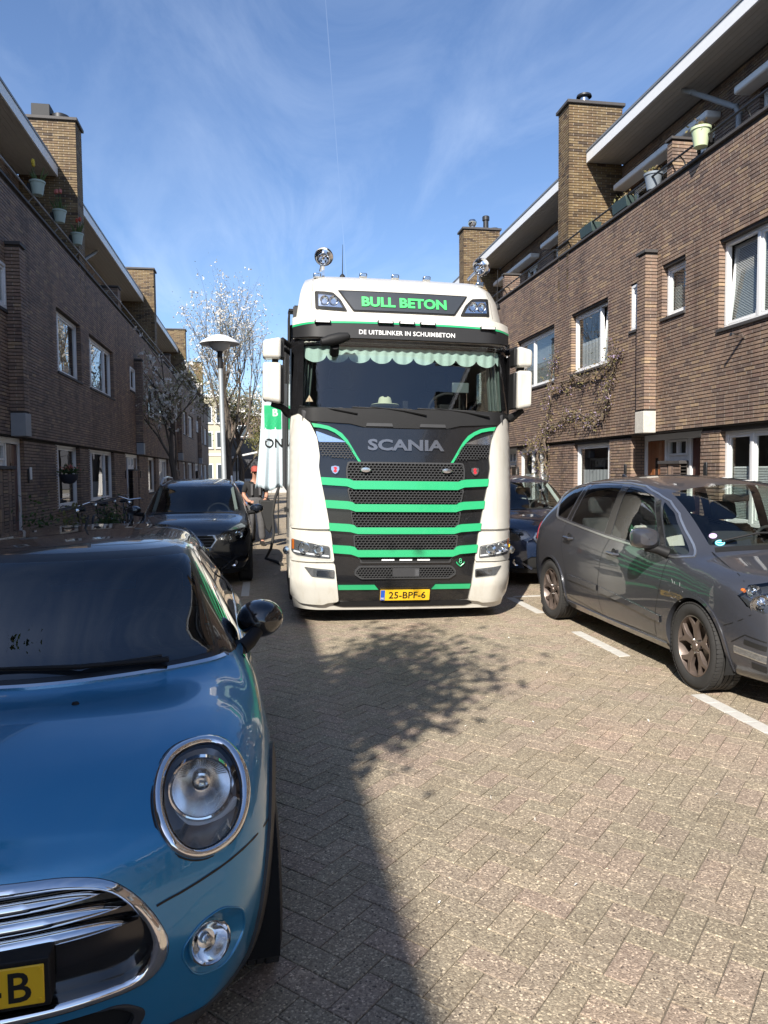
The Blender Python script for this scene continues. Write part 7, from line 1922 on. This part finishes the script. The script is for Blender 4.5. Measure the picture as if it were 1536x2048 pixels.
# ============================================================ STREET END
def street_end():
    CR = mat('cream_render', (.43, .39, .29), .85, var=.1, vs_=.7); DK = mat('dark_cladding', (.055, .055, .062), .6, var=.2, vs_=.6)
    RL = mat('pale_wall', (.46, .45, .43), .85, var=.15, vs_=.8)
    b = thing('cream_building', 'pale cream corner building at the far end of the street', 'building', (-6.2, 80, 0))
    mb = MB().box((-4.2, 0, 0), (2.6, 9, 9.6)); w = mb.build('wall', CR, b)
    MB().box((-4.35, -.15, 9.6), (2.75, 9.1, 9.9)).build('cornice', WHITE, b); MB().box((-4.25, -.08, 3.5), (2.65, -.002, 3.75)).build('string_course', WHITE, b)
    for x in (-3.2, -1.4, .4, 1.7):
        for z in (.9, 4.3, 6.9):
            f = MB().box((x, -.05, z), (x+.95, .02, z+1.75)).build('window', WHITE, b); MB().box((x+.1, -.06, z+.1), (x+.85, -.052, z+1.65)).build('pane', mat('far_pane', (.05, .06, .07), .08, var=.3, vs_=.4), f)
            MB().box((x-.08, -.12, z-.10), (x+1.03, -.055, z-.003)).build('sill', CEMENT, f)
    d = thing('dark_building', 'dark grey flat-roofed building closing the end of the street', 'building', (4.5, 88, 0))
    MB().box((-7.8, 0, 0), (14, 10, 5.6)).build('wall', DK, d); MB().box((-7.9, -.1, 5.6), (14.1, 10, 5.75)).build('roof_edge', ZINC, d)
    for x in (-6.5, -3.5, -.5, 2.5, 5.5): 
        f = MB().box((x, -.05, 1.0), (x+1.6, .02, 2.6)).build('window', BLACKM, d); MB().box((x+.08, -.06, 1.08), (x+1.52, -.052, 2.52)).build('pane', mat('far_pane', (.05, .06, .07), .08), f)
    g = thing('brick_building', 'brick apartment block rising behind the dark building', 'building', (2, 104, 0))
    MB().box((-9, 0, 0), (16, 10, 9.5)).build('wall', FARB, g); MB().box((-9.2, -.2, 9.5), (16.2, 10, 9.9)).build('roof_edge', WHITE, g)
    for x in range(-8, 15, 3):
        for z in (3.6, 6.6):
            f = MB().box((x, -.05, z), (x+1.5, .02, z+1.6)).build('window', UPVC, g); MB().box((x+.1, -.06, z+.1), (x+1.4, -.052, z+1.5)).build('pane', mat('far_pane', (.05, .06, .07), .08), f)
    w = thing('garden_wall', 'low pale garden wall across the street end', 'wall', (1.5, 62, 0))
    for i in range(12): MB().box((-3.9 + i*.66, 0, .0), (-3.9 + i*.66 + .645, .18, 1.75)).build('panel', RL, w, bevel=.01)
    MB().box((-3.95, -.04, 1.755), (4.1, .22, 1.83)).build('coping', CONC, w)
    c = thing('canopy', 'thin white pitched canopy on posts beyond the parked cars', 'canopy', (-.2, 46, 0))
    MB().add([(-1.5, -1, 2.55), (2.8, -1, 3.45), (2.8, 1, 3.45), (-1.5, 1, 2.55), (-1.5, -1, 2.64), (2.8, -1, 3.54), (2.8, 1, 3.54), (-1.5, 1, 2.64)], BOXF).build('roof', WHITE, c)
    for x, z in ((-1.2, 2.6), (2.5, 3.4)):
        MB().tube([(x, 0, 0), (x, 0, z)], .05, 8).build('post', BLACKM, c)
    s = thing('notice_board', 'dark notice board on two posts under the canopy edge', 'notice board', (-.65, 43, 0))
    MB().box((-.55, 0, 1.35), (.55, .08, 2.45)).build('board', DK, s, bevel=.01)
    for x in (-.42, .42): MB().tube([(x, .04, 0), (x, .04, 1.4)], .035, 8).build('post', BLACKM, s)
street_end()
# ============================================================ STREET LAMP
def lamp():
    GALV = mat('galvanised', (.42, .45, .46), .45, metal=.5, var=.12, vs_=12)
    t = thing('street_lamp', 'street lamp with a wide white saucer shade on a galvanised pole', 'street lamp', (-.80, 17.6, 0)); t.rotation_euler = (0, R(-.8), 0)
    MB().lathe([(.075, 0), (.075, 1.0), (.062, 1.05), (.055, 4.15)], (0, 0, 0), 'Z', 20).build('pole', GALV, t, smooth=True)
    MB().lathe([(.058, 4.10), (.062, 4.2), (.055, 4.45), (.075, 4.50)], (0, 0, 0), 'Z', 20).build('neck', BLACKM, t, smooth=True)
    MB().lathe([(.075, 4.49), (.16, 4.53), (.235, 4.62), (.24, 4.68)], (0, 0, 0), 'Z', 32).build('diffuser', mat('lamp_diffuser', (.58, .57, .55), .3, var=.05), t, smooth=True)
    MB().lathe([(.44, 4.665), (.445, 4.655), (.455, 4.66), (.452, 4.675), (.40, 4.72), (.27, 4.80), (.16, 4.85), (.05, 4.868), (.001, 4.87)], (0, 0, 0), 'Z', 48).build('shade', WHITE, t, smooth=True)
    MB().lathe([(.44, 4.664), (.24, 4.69), (.001, 4.69)], (0, 0, 0), 'Z', 48).build('shade_underside', mat('shade_inside', (.6, .6, .6), .5), t, smooth=True)
lamp()
# ============================================================ CLOTH ON THE LORRY, MAN, HOSE
def banner():
    m = mat('cloth_pale_blue', (.50, .58, .62), .85, var=.06, vs_=5)
    t = thing('banner', 'pale blue cloth banner with a green block hanging beside the lorry cab', 'banner', (.17, 12.6, 0))
    n, k = 40, 26
    def pt(i, j):
        u = i/n; v = j/k; z = 3.35 - 1.93*v; wl, wr = -.10 - .155*v**1.6, .22 - .02*v
        x = wl + (wr-wl)*u; y = .045*math.sin(u*15 + .6*math.sin(v*3))*max(.0, v-.35)*1.5
        return (x, y, z + .03*math.sin(u*9)*(v > .9))
    V = [pt(i, j) for j in range(k+1) for i in range(n+1)]
    F = [(j*(n+1)+i, j*(n+1)+i+1, (j+1)*(n+1)+i+1, (j+1)*(n+1)+i) for j in range(k) for i in range(n)]
    c = mesh_obj('cloth', V, F, m, t, smooth=True); sm = c.modifiers.new('thick', 'SOLIDIFY'); sm.thickness = .004
    def on(x, z, off=.006):
        v = (3.35-z)/1.93; wl, wr = -.10 - .155*v**1.6, .22 - .02*v; u = (x-wl)/(wr-wl); return (x, .045*math.sin(u*15 + .6*math.sin(v*3))*max(.0, v-.35)*1.5 - off, z)
    vs, fs, _ = patch2d([(-.085, 2.42), (.20, 2.42), (.20, 2.82), (-.085, 2.82)], .04)
    mesh_obj('green_block', [on(*p) for p in vs], fs, GREEN, t)
    for s_, x, z, h, mm, xs in (('ON', .065, 2.19, .155, INK, .95), ('B', .10, 2.70, .12, LETW, 1.0), ('A', .10, 2.53, .12, LETW, 1.0)):
        if s_ == 'A': continue
        vs, fs = text_mesh(s_, 1.0, .02, .0, xs); sy = h/(vs[:, 1].max()-vs[:, 1].min())
        mesh_obj('banner_letters', [on(x + v[0]*sy, z + v[1]*sy, .010) for v in vs], fs, mm, t)
    MB().tube([(-.12, 0, 3.37), (.26, 0, 3.37)], .018, 8).build('rod', BLACKM, t)
banner()
def skin_mesh(name, pts, edges, rad, m, parent, sub=2, root=0):
    me = bpy.data.meshes.new(name); me.from_pydata(pts, edges, []); me.materials.append(m); o = link(bpy.data.objects.new(name, me), parent)
    sk = o.modifiers.new('skin', 'SKIN'); sk.use_smooth_shade = True
    for i, r_ in enumerate(rad): me.skin_vertices[0].data[i].radius = r_ if isinstance(r_, tuple) else (r_, r_)
    me.skin_vertices[0].data[root].use_root = True
    if sub: s_ = o.modifiers.new('sub', 'SUBSURF'); s_.levels = s_.render_levels = sub
    return o
def man():
    SKIN = mat('skin', (.42, .22, .15), .55, var=.12, vs_=30); DARKT = mat('black_tshirt', (.014, .014, .015), .9, var=.3, vs_=20); DNG = mat('grey_dungarees', (.085, .083, .085), .9, var=.3, vs_=14)
    t = thing('person', 'man in a black T-shirt and grey dungarees standing behind the hanging cloth, looking down', 'person', (-.12, 17.4, 0), R(8))
    # body: one continuous skin, facing the camera (-Y), head bowed, forearms forward
    P = [(0, 0, .98), (0, .01, 1.15), (0, .0, 1.38), (0, -.01, 1.50), (0, -.05, 1.60), (0, -.085, 1.70), (0, -.10, 1.80),
         (-.20, .0, 1.44), (-.265, .02, 1.18), (-.19, -.17, 1.05), (-.13, -.25, 1.04), (.20, .0, 1.44), (.27, .03, 1.18), (.20, -.16, 1.06), (.13, -.24, 1.05),
         (-.10, 0, .92), (-.12, -.03, .52), (-.13, .03, .10), (-.14, -.12, .04), (.10, 0, .92), (.13, .0, .52), (.16, .06, .10), (.17, -.09, .04)]
    E_ = [(0,1),(1,2),(2,3),(3,4),(4,5),(5,6),(2,7),(7,8),(8,9),(9,10),(2,11),(11,12),(12,13),(13,14),(0,15),(15,16),(16,17),(17,18),(0,19),(19,20),(20,21),(21,22)]
    Rd = [(.15,.11),(.145,.11),(.16,.115),(.075,.075),(.062,.065),(.080,.095),(.062,.075),(.062,.062),(.048,.048),(.038,.038),(.030,.036),(.062,.062),(.048,.048),(.038,.038),(.030,.036),(.085,.085),(.060,.062),(.042,.042),(.035,.035),(.085,.085),(.060,.062),(.042,.042),(.035,.035)]
    body = skin_mesh('body', P, E_, Rd, SKIN, t)
    for s in (-1, 1):
        for k in range(4):
            x = s*(.13 - .012 + .018*(k-1.5)*.9)
            skin_mesh('finger', [(x, -.26, 1.045+.01), (x*.97, -.305, 1.03), (x*.95, -.325, 1.0)], [(0,1),(1,2)], [.010, .009, .008], SKIN, t, 1)
        skin_mesh('thumb', [(s*.105, -.25, 1.05), (s*.085, -.285, 1.05), (s*.08, -.31, 1.035)], [(0,1),(1,2)], [.012, .010, .009], SKIN, t, 1)
        MB().lathe([(.001, -.004), (.012, -.002), (.014, .006)], (s*.032, -.188, 1.715), 'Y', 10).build('eye', INK, t, smooth=True)
        MB().lathe([(.001, -.012), (.022, -.006), (.03, .0), (.001, .012)], (s*.088, -.095, 1.705), 'X', 10).build('ear', SKIN, t, smooth=True)
    MB().prism([(-.205, 1.665), (-.225, 1.66), (-.185, 1.72)], -.014, .014, 'X').build('nose', SKIN, t, bevel=.006)
    MB().box((-.028, -.192, 1.632), (.028, -.180, 1.638)).build('mouth', mat('lips', (.28, .10, .08), .5), t)
    cap = MB().lathe([(.095, 1.735), (.098, 1.77), (.085, 1.82), (.05, 1.845), (.001, 1.85)], (0, -.095, 0), 'Z', 24); cap.v = [(x, (y+.095)*1.12-.095, z - (y+.095)*-.25) for x, y, z in cap.v]
    cp = cap.build('cap', mat('red_cap', (.30, .055, .04), .8, var=.2, vs_=30), t, smooth=True)
    MB().prism([(-.08, -.19), (-.06, -.27), (0, -.285), (.06, -.27), (.08, -.19)], 1.722, 1.734, 'Z').build('brim', mat('red_cap', (.30, .055, .04), .8), cp, bevel=.004)
    sh = [(0, 0, 1.02), (0, .01, 1.15), (0, .0, 1.38), (0, -.01, 1.47), (-.20, .0, 1.44), (-.262, .02, 1.22), (.20, .0, 1.44), (.268, .03, 1.22)]
    skin_mesh('t_shirt', sh, [(0,1),(1,2),(2,3),(2,4),(4,5),(2,6),(6,7)], [(.165,.125),(.16,.125),(.175,.13),(.085,.085),(.078,.078),(.066,.066),(.078,.078),(.066,.066)], DARKT, t)
    tr = [(0, 0, 1.22), (0, 0, .98), (-.10, 0, .90), (-.12, -.03, .52), (-.13, .03, .12), (.10, 0, .90), (.13, .0, .52), (.16, .06, .12)]
    skin_mesh('dungarees', tr, [(0,1),(1,2),(2,3),(3,4),(1,5),(5,6),(6,7)], [(.165,.138),(.165,.135),(.105,.11),(.085,.088),(.075,.08),(.105,.11),(.085,.088),(.075,.08)], DNG, t)
    for s in (-1, 1):
        MB().box((s*.09-.025, -.145, 1.18), (s*.09+.025, -.13, 1.44)).build('strap', DNG, t)
        MB().tube([(s*.145, .08 if s > 0 else .05, .06), (s*.15, -.02, .055), (s*.155, -.16, .04)], [.05, .055, .035], 12).build('boot', mat('boot_black', (.02, .018, .016), .6), t, smooth=True)
    b = thing('black_bag', 'black bag held in front of the man in dungarees', 'bag', (.12, 17.05, 0))
    MB().prism([(-.16, 1.08), (.20, 1.06), (.16, .55), (.08, .30), (-.02, .42), (-.12, .82)], -.06, .06, 'Y').build('bag_body', mat('bag_black', (.012, .012, .012), .7, var=.3), b, bevel=.03)
    MB().tube([(-.1, 0, 1.06), (-.02, 0, 1.14), (.1, 0, 1.06)], .012, 6).build('bag_handle', INK, b)
    h = thing('hose', 'black ribbed hose hanging down beside the lorry onto the road', 'hose', (.24, 14.2, 0))
    MB().tube([(.12, 0, 1.45), (.03, -.02, 1.2), (-.02, 0, .9), (.0, .02, .55), (-.06, 0, .25), (-.16, .05, .06), (.02, -.3, .035), (.12, -.7, .035)], .028, 10).build('hose_tube', RUBBER, h, smooth=True)
    MB().tube([(.10, 0, 1.5), (.09, -.02, 1.0), (.085, 0, .5)], .013, 8).build('cable', RUBBER, h, smooth=True)
man()
# ============================================================ BICYCLES
def bicycle():
    t = thing('bicycle', 'black city bicycle leaning at the left facade under the first window', 'bicycle', (-3.3, 14.9, .1))
    FRM = mat('bike_black', (.012, .012, .013), .35, var=.2)
    for y in (-.55, .55):
        w = MB().tube([(0, y + .335*math.cos(a), .345 + .335*math.sin(a)) for a in [2*math.pi*k/36 for k in range(36)]], .019, 8, closed=True).build('wheel', RUBBER, t, smooth=True)
        MB().tube([(0, y + .315*math.cos(a), .345 + .315*math.sin(a)) for a in [2*math.pi*k/36 for k in range(36)]], .010, 6, closed=True).build('rim', STEEL, w, smooth=True)
        sp = MB()
        for k in range(14): a = 2*math.pi*k/14; sp.tube([(.02*(1 if k % 2 else -1), y, .345), (0, y + .31*math.cos(a), .345 + .31*math.sin(a))], .0016, 4, caps=False)
        sp.build('spokes', STEEL, w, fix=False)['kind'] = 'stuff'
        MB().tube([(0, y + .36*math.cos(a), .345 + .36*math.sin(a)) for a in [math.pi*.02 + math.pi*.9*k/16 for k in range(17)]], .022, 6).build('mudguard', FRM, t)
    f = MB()
    for a, b in (((0, .07, .30), (0, .24, .86)), ((0, .07, .30), (0, -.36, .70)), ((0, .20, .72), (0, -.36, .84)), ((0, -.36, .66), (0, -.38, .95)), ((0, .07, .30), (0, .55, .345)), ((0, .22, .78), (0, .55, .345)), ((0, -.36, .70), (0, -.55, .345))): f.tube([a, b], .016, 8)
    f.build('frame', FRM, t)
    MB().prism([(.12, .92), (.36, .96), (.40, .90), (.30, .87), (.13, .90)], -.07, .07, 'X').build('saddle', SEATB, t, bevel=.02)
    MB().tube([(0, .24, .80), (0, .26, .92)], .012, 8).build('seat_post', STEEL, t)
    MB().tube([(-.30, -.18, 1.02), (-.24, -.34, 1.05), (0, -.40, 1.0), (.24, -.34, 1.05), (.30, -.18, 1.02)], .011, 8).build('handlebar', STEEL, t, smooth=True)
    MB().lathe([(.001, -.04), (.045, -.03), (.05, .01), (.001, .02)], (0, -.46, .92), 'Y', 14).build('headlamp', STEEL, t, smooth=True)
    MB().box((-.06, .42, .72), (.06, .80, .735)).build('carrier', FRM, t)
    c = MB().lathe([(.09, -.006), (.095, 0), (.09, .006)], (.03, .07, .30), 'X', 24); c.tube([(.05, .07, .30), (.05, .17, .20)], .008, 6); c.tube([(-.05, .07, .30), (-.05, -.03, .40)], .008, 6); c.build('cranks', STEEL, t)
    return t
bk = bicycle(); bk.rotation_euler = (0, R(-7), R(6))
for (x, y, rz, ry, lab) in ((-3.45, 17.6, -4, -8, 'nearest of the black bicycles crowded outside the second ground floor window'), (-3.2, 18.5, 9, 6, 'middle bicycle of the group outside the second ground floor window, leaning outwards'), (-3.4, 19.5, -7, -6, 'farthest bicycle of the group outside the second ground floor window')):
    c = copy_tree(bk, loc=(x, y, .1), label=lab, group='bicycles along the left facade'); c.rotation_euler = (0, R(ry), R(rz))
bk['group'] = 'bicycles along the left facade'
# ============================================================ BALCONY POTS, BASKETS, PIPES, COWLS
POTG = mat('pot_sage', (.34, .42, .37), .55, var=.08, vs_=8); POTL = mat('pot_lime', (.50, .58, .36), .5, var=.08, vs_=8); POTD = mat('pot_dark_green', (.03, .05, .045), .5, var=.15); SOIL = mat('soil', (.03, .022, .015), .95, var=.3, vs_=60)
def pot(label, loc, m, r=.15, h=.27, plant='tulip', col='yellow', s=1, seed=1, group=None):
    t = thing('flower_pot', label, 'flower pot', loc, 0, group); rr = random.Random(seed)
    MB().lathe([(.001, 0), (r*.70, 0), (r*.98, h*.86), (r*1.08, h*.87), (r*1.10, h), (r*.96, h), (r*.92, h*.9), (.001, h*.9)], (0, 0, 0), 'Z', 28).build('pot', m, t, smooth=True)
    MB().lathe([(r*.92, h*.905), (.001, h*.93)], (0, 0, 0), 'Z', 20).build('soil', SOIL, t)
    MB().box((s*.10, -.05, h*.2), (s*.17, .05, h*.8)).build('hook', PLASTB, t, bevel=.01)
    st = []; 
    if plant == 'tulip':
        lv = MB()
        for k in range(16):
            a = rr.uniform(0, 6.28); q = r*rr.uniform(.1, .8); L = rr.uniform(.16, .30); b = Vector((math.cos(a)*q, math.sin(a)*q, h*.9)); d = Vector((math.cos(a)*.35, math.sin(a)*.35, 1)).normalized(); sd = Vector((-math.sin(a), math.cos(a), 0))*.016
            lv.add([b-sd*.5, b+sd*.5, b+d*L*.5+sd, b+d*L+Vector((math.cos(a), math.sin(a), 0))*.03, b+d*L*.5-sd], [(0,1,2,3,4)])
        lv.build('leaves', GREENL, t, fix=False)['kind'] = 'stuff'
        for k in range(3 if col != 'red' else 2):
            a = rr.uniform(0, 6.28); q = r*.5; x, y = math.cos(a)*q, math.sin(a)*q; z = h + rr.uniform(.24, .36)
            f = MB().lathe([(.004, z-.05), (.028, z-.03), (.034, z), (.026, z+.035), (.012, z+.045)], (x, y, 0), 'Z', 10).build('tulip', TULIP[col], t, smooth=True)
            MB().tube([(x*.5, y*.5, h*.9), (x, y, z-.04)], .005, 5).build('stem', GREENL, f)
    elif plant == 'twigs':
        lv = [(rr.gauss(0, r*.45), rr.gauss(0, r*.45), h + abs(rr.gauss(0, .05))) for k in range(60)]; leaves('dry_plant', lv, .06, DRYV, t, seed)
    return t
gp = 'sage green tulip pots on the left balcony rail'
pot('sage green pot of yellow tulips, nearest on the left balcony rail', (-3.86, 14.45, 6.72), POTG, .125, .24, 'tulip', 'yellow', -1, 2, gp)
pot('sage green pot of pink tulips, middle of the left balcony rail', (-3.86, 15.95, 6.72), POTG, .125, .24, 'tulip', 'pink', -1, 3, gp)
pot('sage green pot of red tulips, nearest the left chimney', (-3.86, 17.4, 6.72), POTG, .125, .24, 'tulip', 'red', -1, 4, gp)
pot('lime green pot hung on the right balcony rail by the brick pier', (6.72, 10.62, 6.60), POTL, .14, .28, 'twigs', None, 1, 5)
pot('grey bucket on the right balcony behind the brick pier', (6.86, 12.25, 6.56), mat('bucket_grey', (.20, .23, .26), .4, var=.1), .15, .28, 'twigs', None, 1, 6)
for (y, lab) in ((13.3, 'dark green window box on the right balcony rail, nearer one'), (14.75, 'dark green window box on the right balcony rail beside the chimney')):
    t = thing('window_box', lab, 'window box', (6.86, y, 6.56), 0, 'dark window boxes on the right balcony')
    MB().prism([(-.09, 0), (.09, 0), (.12, .2), (-.12, .2)], -.28, .28, 'Y').build('box', POTD, t, bevel=.008)
    leaves('dry_plant', [(rng.gauss(0, .05), rng.uniform(-.26, .26), .20 + abs(rng.gauss(0, .04))) for k in range(90)], .07, DRYV, t, 8)
t = thing('hanging_basket', 'dark hanging basket with pink flowers beside the left window', 'hanging basket', (-3.80, 15.75, 1.50))
MB().lathe([(.001, 0), (.10, .02), (.17, .10), (.19, .20), (.18, .20), (.001, .17)], (0, 0, 0), 'Z', 24).build('basket', mat('basket_blue_black', (.02, .022, .035), .6, var=.2), t, smooth=True)
leaves('foliage', [(rng.gauss(0, .09), rng.gauss(0, .09), .22 + abs(rng.gauss(0, .06))) for k in range(240)], .06, GREENL, t, 9); leaves('flowers', [(rng.gauss(0, .07), rng.gauss(0, .07), .29 + abs(rng.gauss(0, .06))) for k in range(70)], .045, TULIP['pink'], t, 10)
MB().tube([(-.15, 0, .55), (0, 0, .58), (0, 0, .2)], .008, 6).build('bracket', BLACKM, t)
for i, (x, y, s_, m_, lab) in enumerate(((-3.35, 13.95, .30, YOUNG, 'yellow-green plant in a pot at the foot of the left facade'), (-3.2, 16.6, .26, GREENL, 'small green plant in a pot between the bicycles'), (-3.45, 12.4, .34, GREENL, 'dark climbing plant in a pot beside the left front door'))):
    t = thing('potted_plant', lab, 'plant', (x, y, .1)); MB().lathe([(.001, 0), (.11, 0), (.16, .26), (.15, .26), (.001, .24)], (0, 0, 0), 'Z', 20).build('pot', mat('terracotta', (.22, .10, .06), .8, var=.2), t, smooth=True)
    leaves('foliage', [(rng.gauss(0, s_*.45), rng.gauss(0, s_*.45), .32 + abs(rng.gauss(0, s_))) for k in range(420)], .08, m_, t, 20+i)
def pipe(label, pts, m, r=.045):
    t = thing('drainpipe', label, 'drainpipe', pts[0]); o = Vector(pts[0]); MB().tube([Vector(p)-o for p in pts], r, 12).build('pipe', m, t, smooth=True)
    for p in pts[1:-1]: MB().lathe([(r*1.25, -.03), (r*1.25, .03)], tuple(Vector(p)-o), 'Z', 12).build('collar', m, t, smooth=True)
    return t
pipe('grey drainpipe bending from the right eave to the balcony wall', [(7.55, 12.5, 8.44), (7.62, 12.3, 8.30), (7.93, 11.55, 7.72), (7.96, 11.5, 7.60), (7.96, 11.5, 6.5)], GREYP)
pipe('grey drainpipe bending from the left eave to the balcony wall', [(-4.75, 23.9, 8.44), (-4.8, 23.7, 8.30), (-5.12, 22.9, 7.75), (-5.14, 22.85, 7.6), (-5.14, 22.85, 6.5)], GREYP)
def cowls():
    for (loc, kind, lab) in (((7.25, 15.95, 9.77), 'cap', 'steel rain cap on the near right chimney'), ((7.15, 24.4, 9.77), 'ball', 'steel ball cowl on the far right chimney'), ((7.62, 24.4, 9.77), 'pot', 'black chimney pot on the far right chimney'), ((-4.75, 18.4, 9.77), 'box', 'black square cowl on the near left chimney')):
        t = thing('chimney_cowl', lab, 'chimney cowl', loc)
        if kind == 'cap':
            MB().lathe([(.11, 0), (.10, .10), (.10, .16)], (0, 0, 0), 'Z', 20).build('flue', STEEL, t, smooth=True); MB().lathe([(.17, .19), (.16, .23), (.001, .25)], (0, 0, 0), 'Z', 20).build('cap', BLACKM, t, smooth=True); MB().tube([(0, 0, .1), (0, 0, .22)], .02, 6).build('stay', STEEL, t)
        elif kind == 'ball': MB().lathe([(.08, 0), (.08, .06), (.14, .14), (.15, .22), (.10, .30), (.001, .33)], (0, 0, 0), 'Z', 20).build('ball', STEEL, t, smooth=True); MB().lathe([(.10, 0), (.10, .02)], (0, 0, 0), 'Z', 16).build('flange', STEEL, t)
        elif kind == 'pot': MB().lathe([(.09, 0), (.09, .28), (.12, .30), (.12, .42), (.10, .44), (.001, .40)], (0, 0, 0), 'Z', 20).build('pot', BLACKM, t, smooth=True); MB().lathe([(.16, 0), (.16, .04)], (.28, 0, 0), 'Z', 16).build('flange', BLACKM, t)
        else: MB().box((-.20, -.18, 0), (.20, .18, .30)).build('casing', mat('cowl_grey', (.022, .022, .023), .7), t, bevel=.015); MB().lathe([(.20, 0), (.20, .12), (.12, .16), (.001, .16)], (.38, .02, 0), 'Z', 20).build('lid', BLACKM, t, smooth=True)
cowls()
t = thing('wall_spout', 'short steel pipe stub sticking out of the right facade under the big window', 'pipe', (6.8, 9.62, 3.56)); MB().tube([(.02, 0, 0), (-.20, 0, .03)], .022, 10).build('pipe', STEEL, t); MB().tube([(-.20, 0, .03), (-.21, 0, .0315)], .026, 10).build('cap', BLACKM, t)
t = thing('house_number', 'small white number plate beside the left front door', 'number plate', (-3.97-.06, 14.05, 1.72)); MB().box((0, -.05, -.11), (.015, .05, .11)).build('plate', WHITE, t, bevel=.003)
for y in (15.9, 18.3):
    pass
# ============================================================ WISTERIA ON THE RIGHT WALL
def vine():
    t = thing('wisteria', 'bare wisteria with first mauve flowers climbing round the right windows', 'climbing plant', (6.7, 16.6, .1)); rr = random.Random(12); st = MB(); tips = []; o = Vector((6.7, 16.6, .1))
    w = lambda y, z, d=.07: Vector((6.8-d, y, z)) - o
    main = [[(17.1, .1), (17.2, 1.2), (17.3, 2.2), (16.9, 2.7), (16.6, 3.3), (16.45, 4.1), (16.3, 4.35)], [(16.9, 2.6), (16.2, 2.75), (15.3, 2.95), (14.6, 2.80), (13.9, 2.75)], [(16.5, 3.5), (15.8, 3.62), (15.0, 3.68), (14.2, 3.62), (13.5, 3.80), (13.25, 3.95)], [(13.9, 2.75), (13.6, 3.1), (13.55, 3.5), (13.35, 3.9)], [(17.3, 2.2), (17.6, 2.35), (17.9, 2.3)], [(16.8, 2.6), (16.9, 2.0), (16.7, 1.6)]]
    for L in main:
        pts = [w(*p) for p in L]; n = []
        for a, b in zip(pts, pts[1:]):
            for k in range(5): n.append(a.lerp(b, k/5) + Vector((rr.gauss(0, .02), rr.gauss(0, .03), rr.gauss(0, .03))))
        n.append(pts[-1]); st.tube(n, [.022*(1-.5*i/len(n)) for i in range(len(n))], 6, caps=False)
        st.tube([p + Vector((-.02, .04*math.sin(i*.9), .04*math.cos(i*.9))) for i, p in enumerate(n)], .009, 5, caps=False)
        for p in n[2:]:
            for k in range(4):
                q = p.copy(); d = Vector((rr.gauss(-.2, .35), rr.gauss(0, .8), rr.gauss(-.05, .7))).normalized(); tw = [q.copy()]
                for j in range(3): d = (d + Vector((rr.gauss(0, .2), rr.gauss(0, .35), rr.gauss(-.1, .3)))).normalized(); q = q + d*rr.uniform(.05, .13); q.x = min(q.x, .06); tw.append(q.copy()); tips.append(q.copy())
                st.tube(tw, [.005, .004, .003, .002], 4, caps=False)
    st.build('stem', mat('vine_wood', (.15, .115, .085), .9, var=.3, vs_=20), t, fix=False)
    T_ = [p[:] for p in tips]; P = [tuple(c + rr.gauss(0, .05) for c in rr.choice(T_)) for k in range(1250)]; P = [(min(a, .07), b, c) for a, b, c in P]
    leaves('shoots', P, .055, DRYV, t, 51); F = [p for p in T_ if rr.random() < .16]; leaves('flowers', [tuple(c + rr.gauss(0, .035) for c in rr.choice(F)) for k in range(900)], .035, MAUVE, t, 52, droop=.8)
vine()
# ============================================================ LITTER ON THE ROAD
t = thing('fallen_petals', 'pale fallen petals and straws scattered over the sunny paving', 'litter'); t['kind'] = 'stuff'
pp = [(rng.uniform(.6, 3.1), rng.uniform(2.0, 7.5), .004) for k in range(46)]
leaves('petals', pp, .022, PETAL, t, 60, 1, .4)
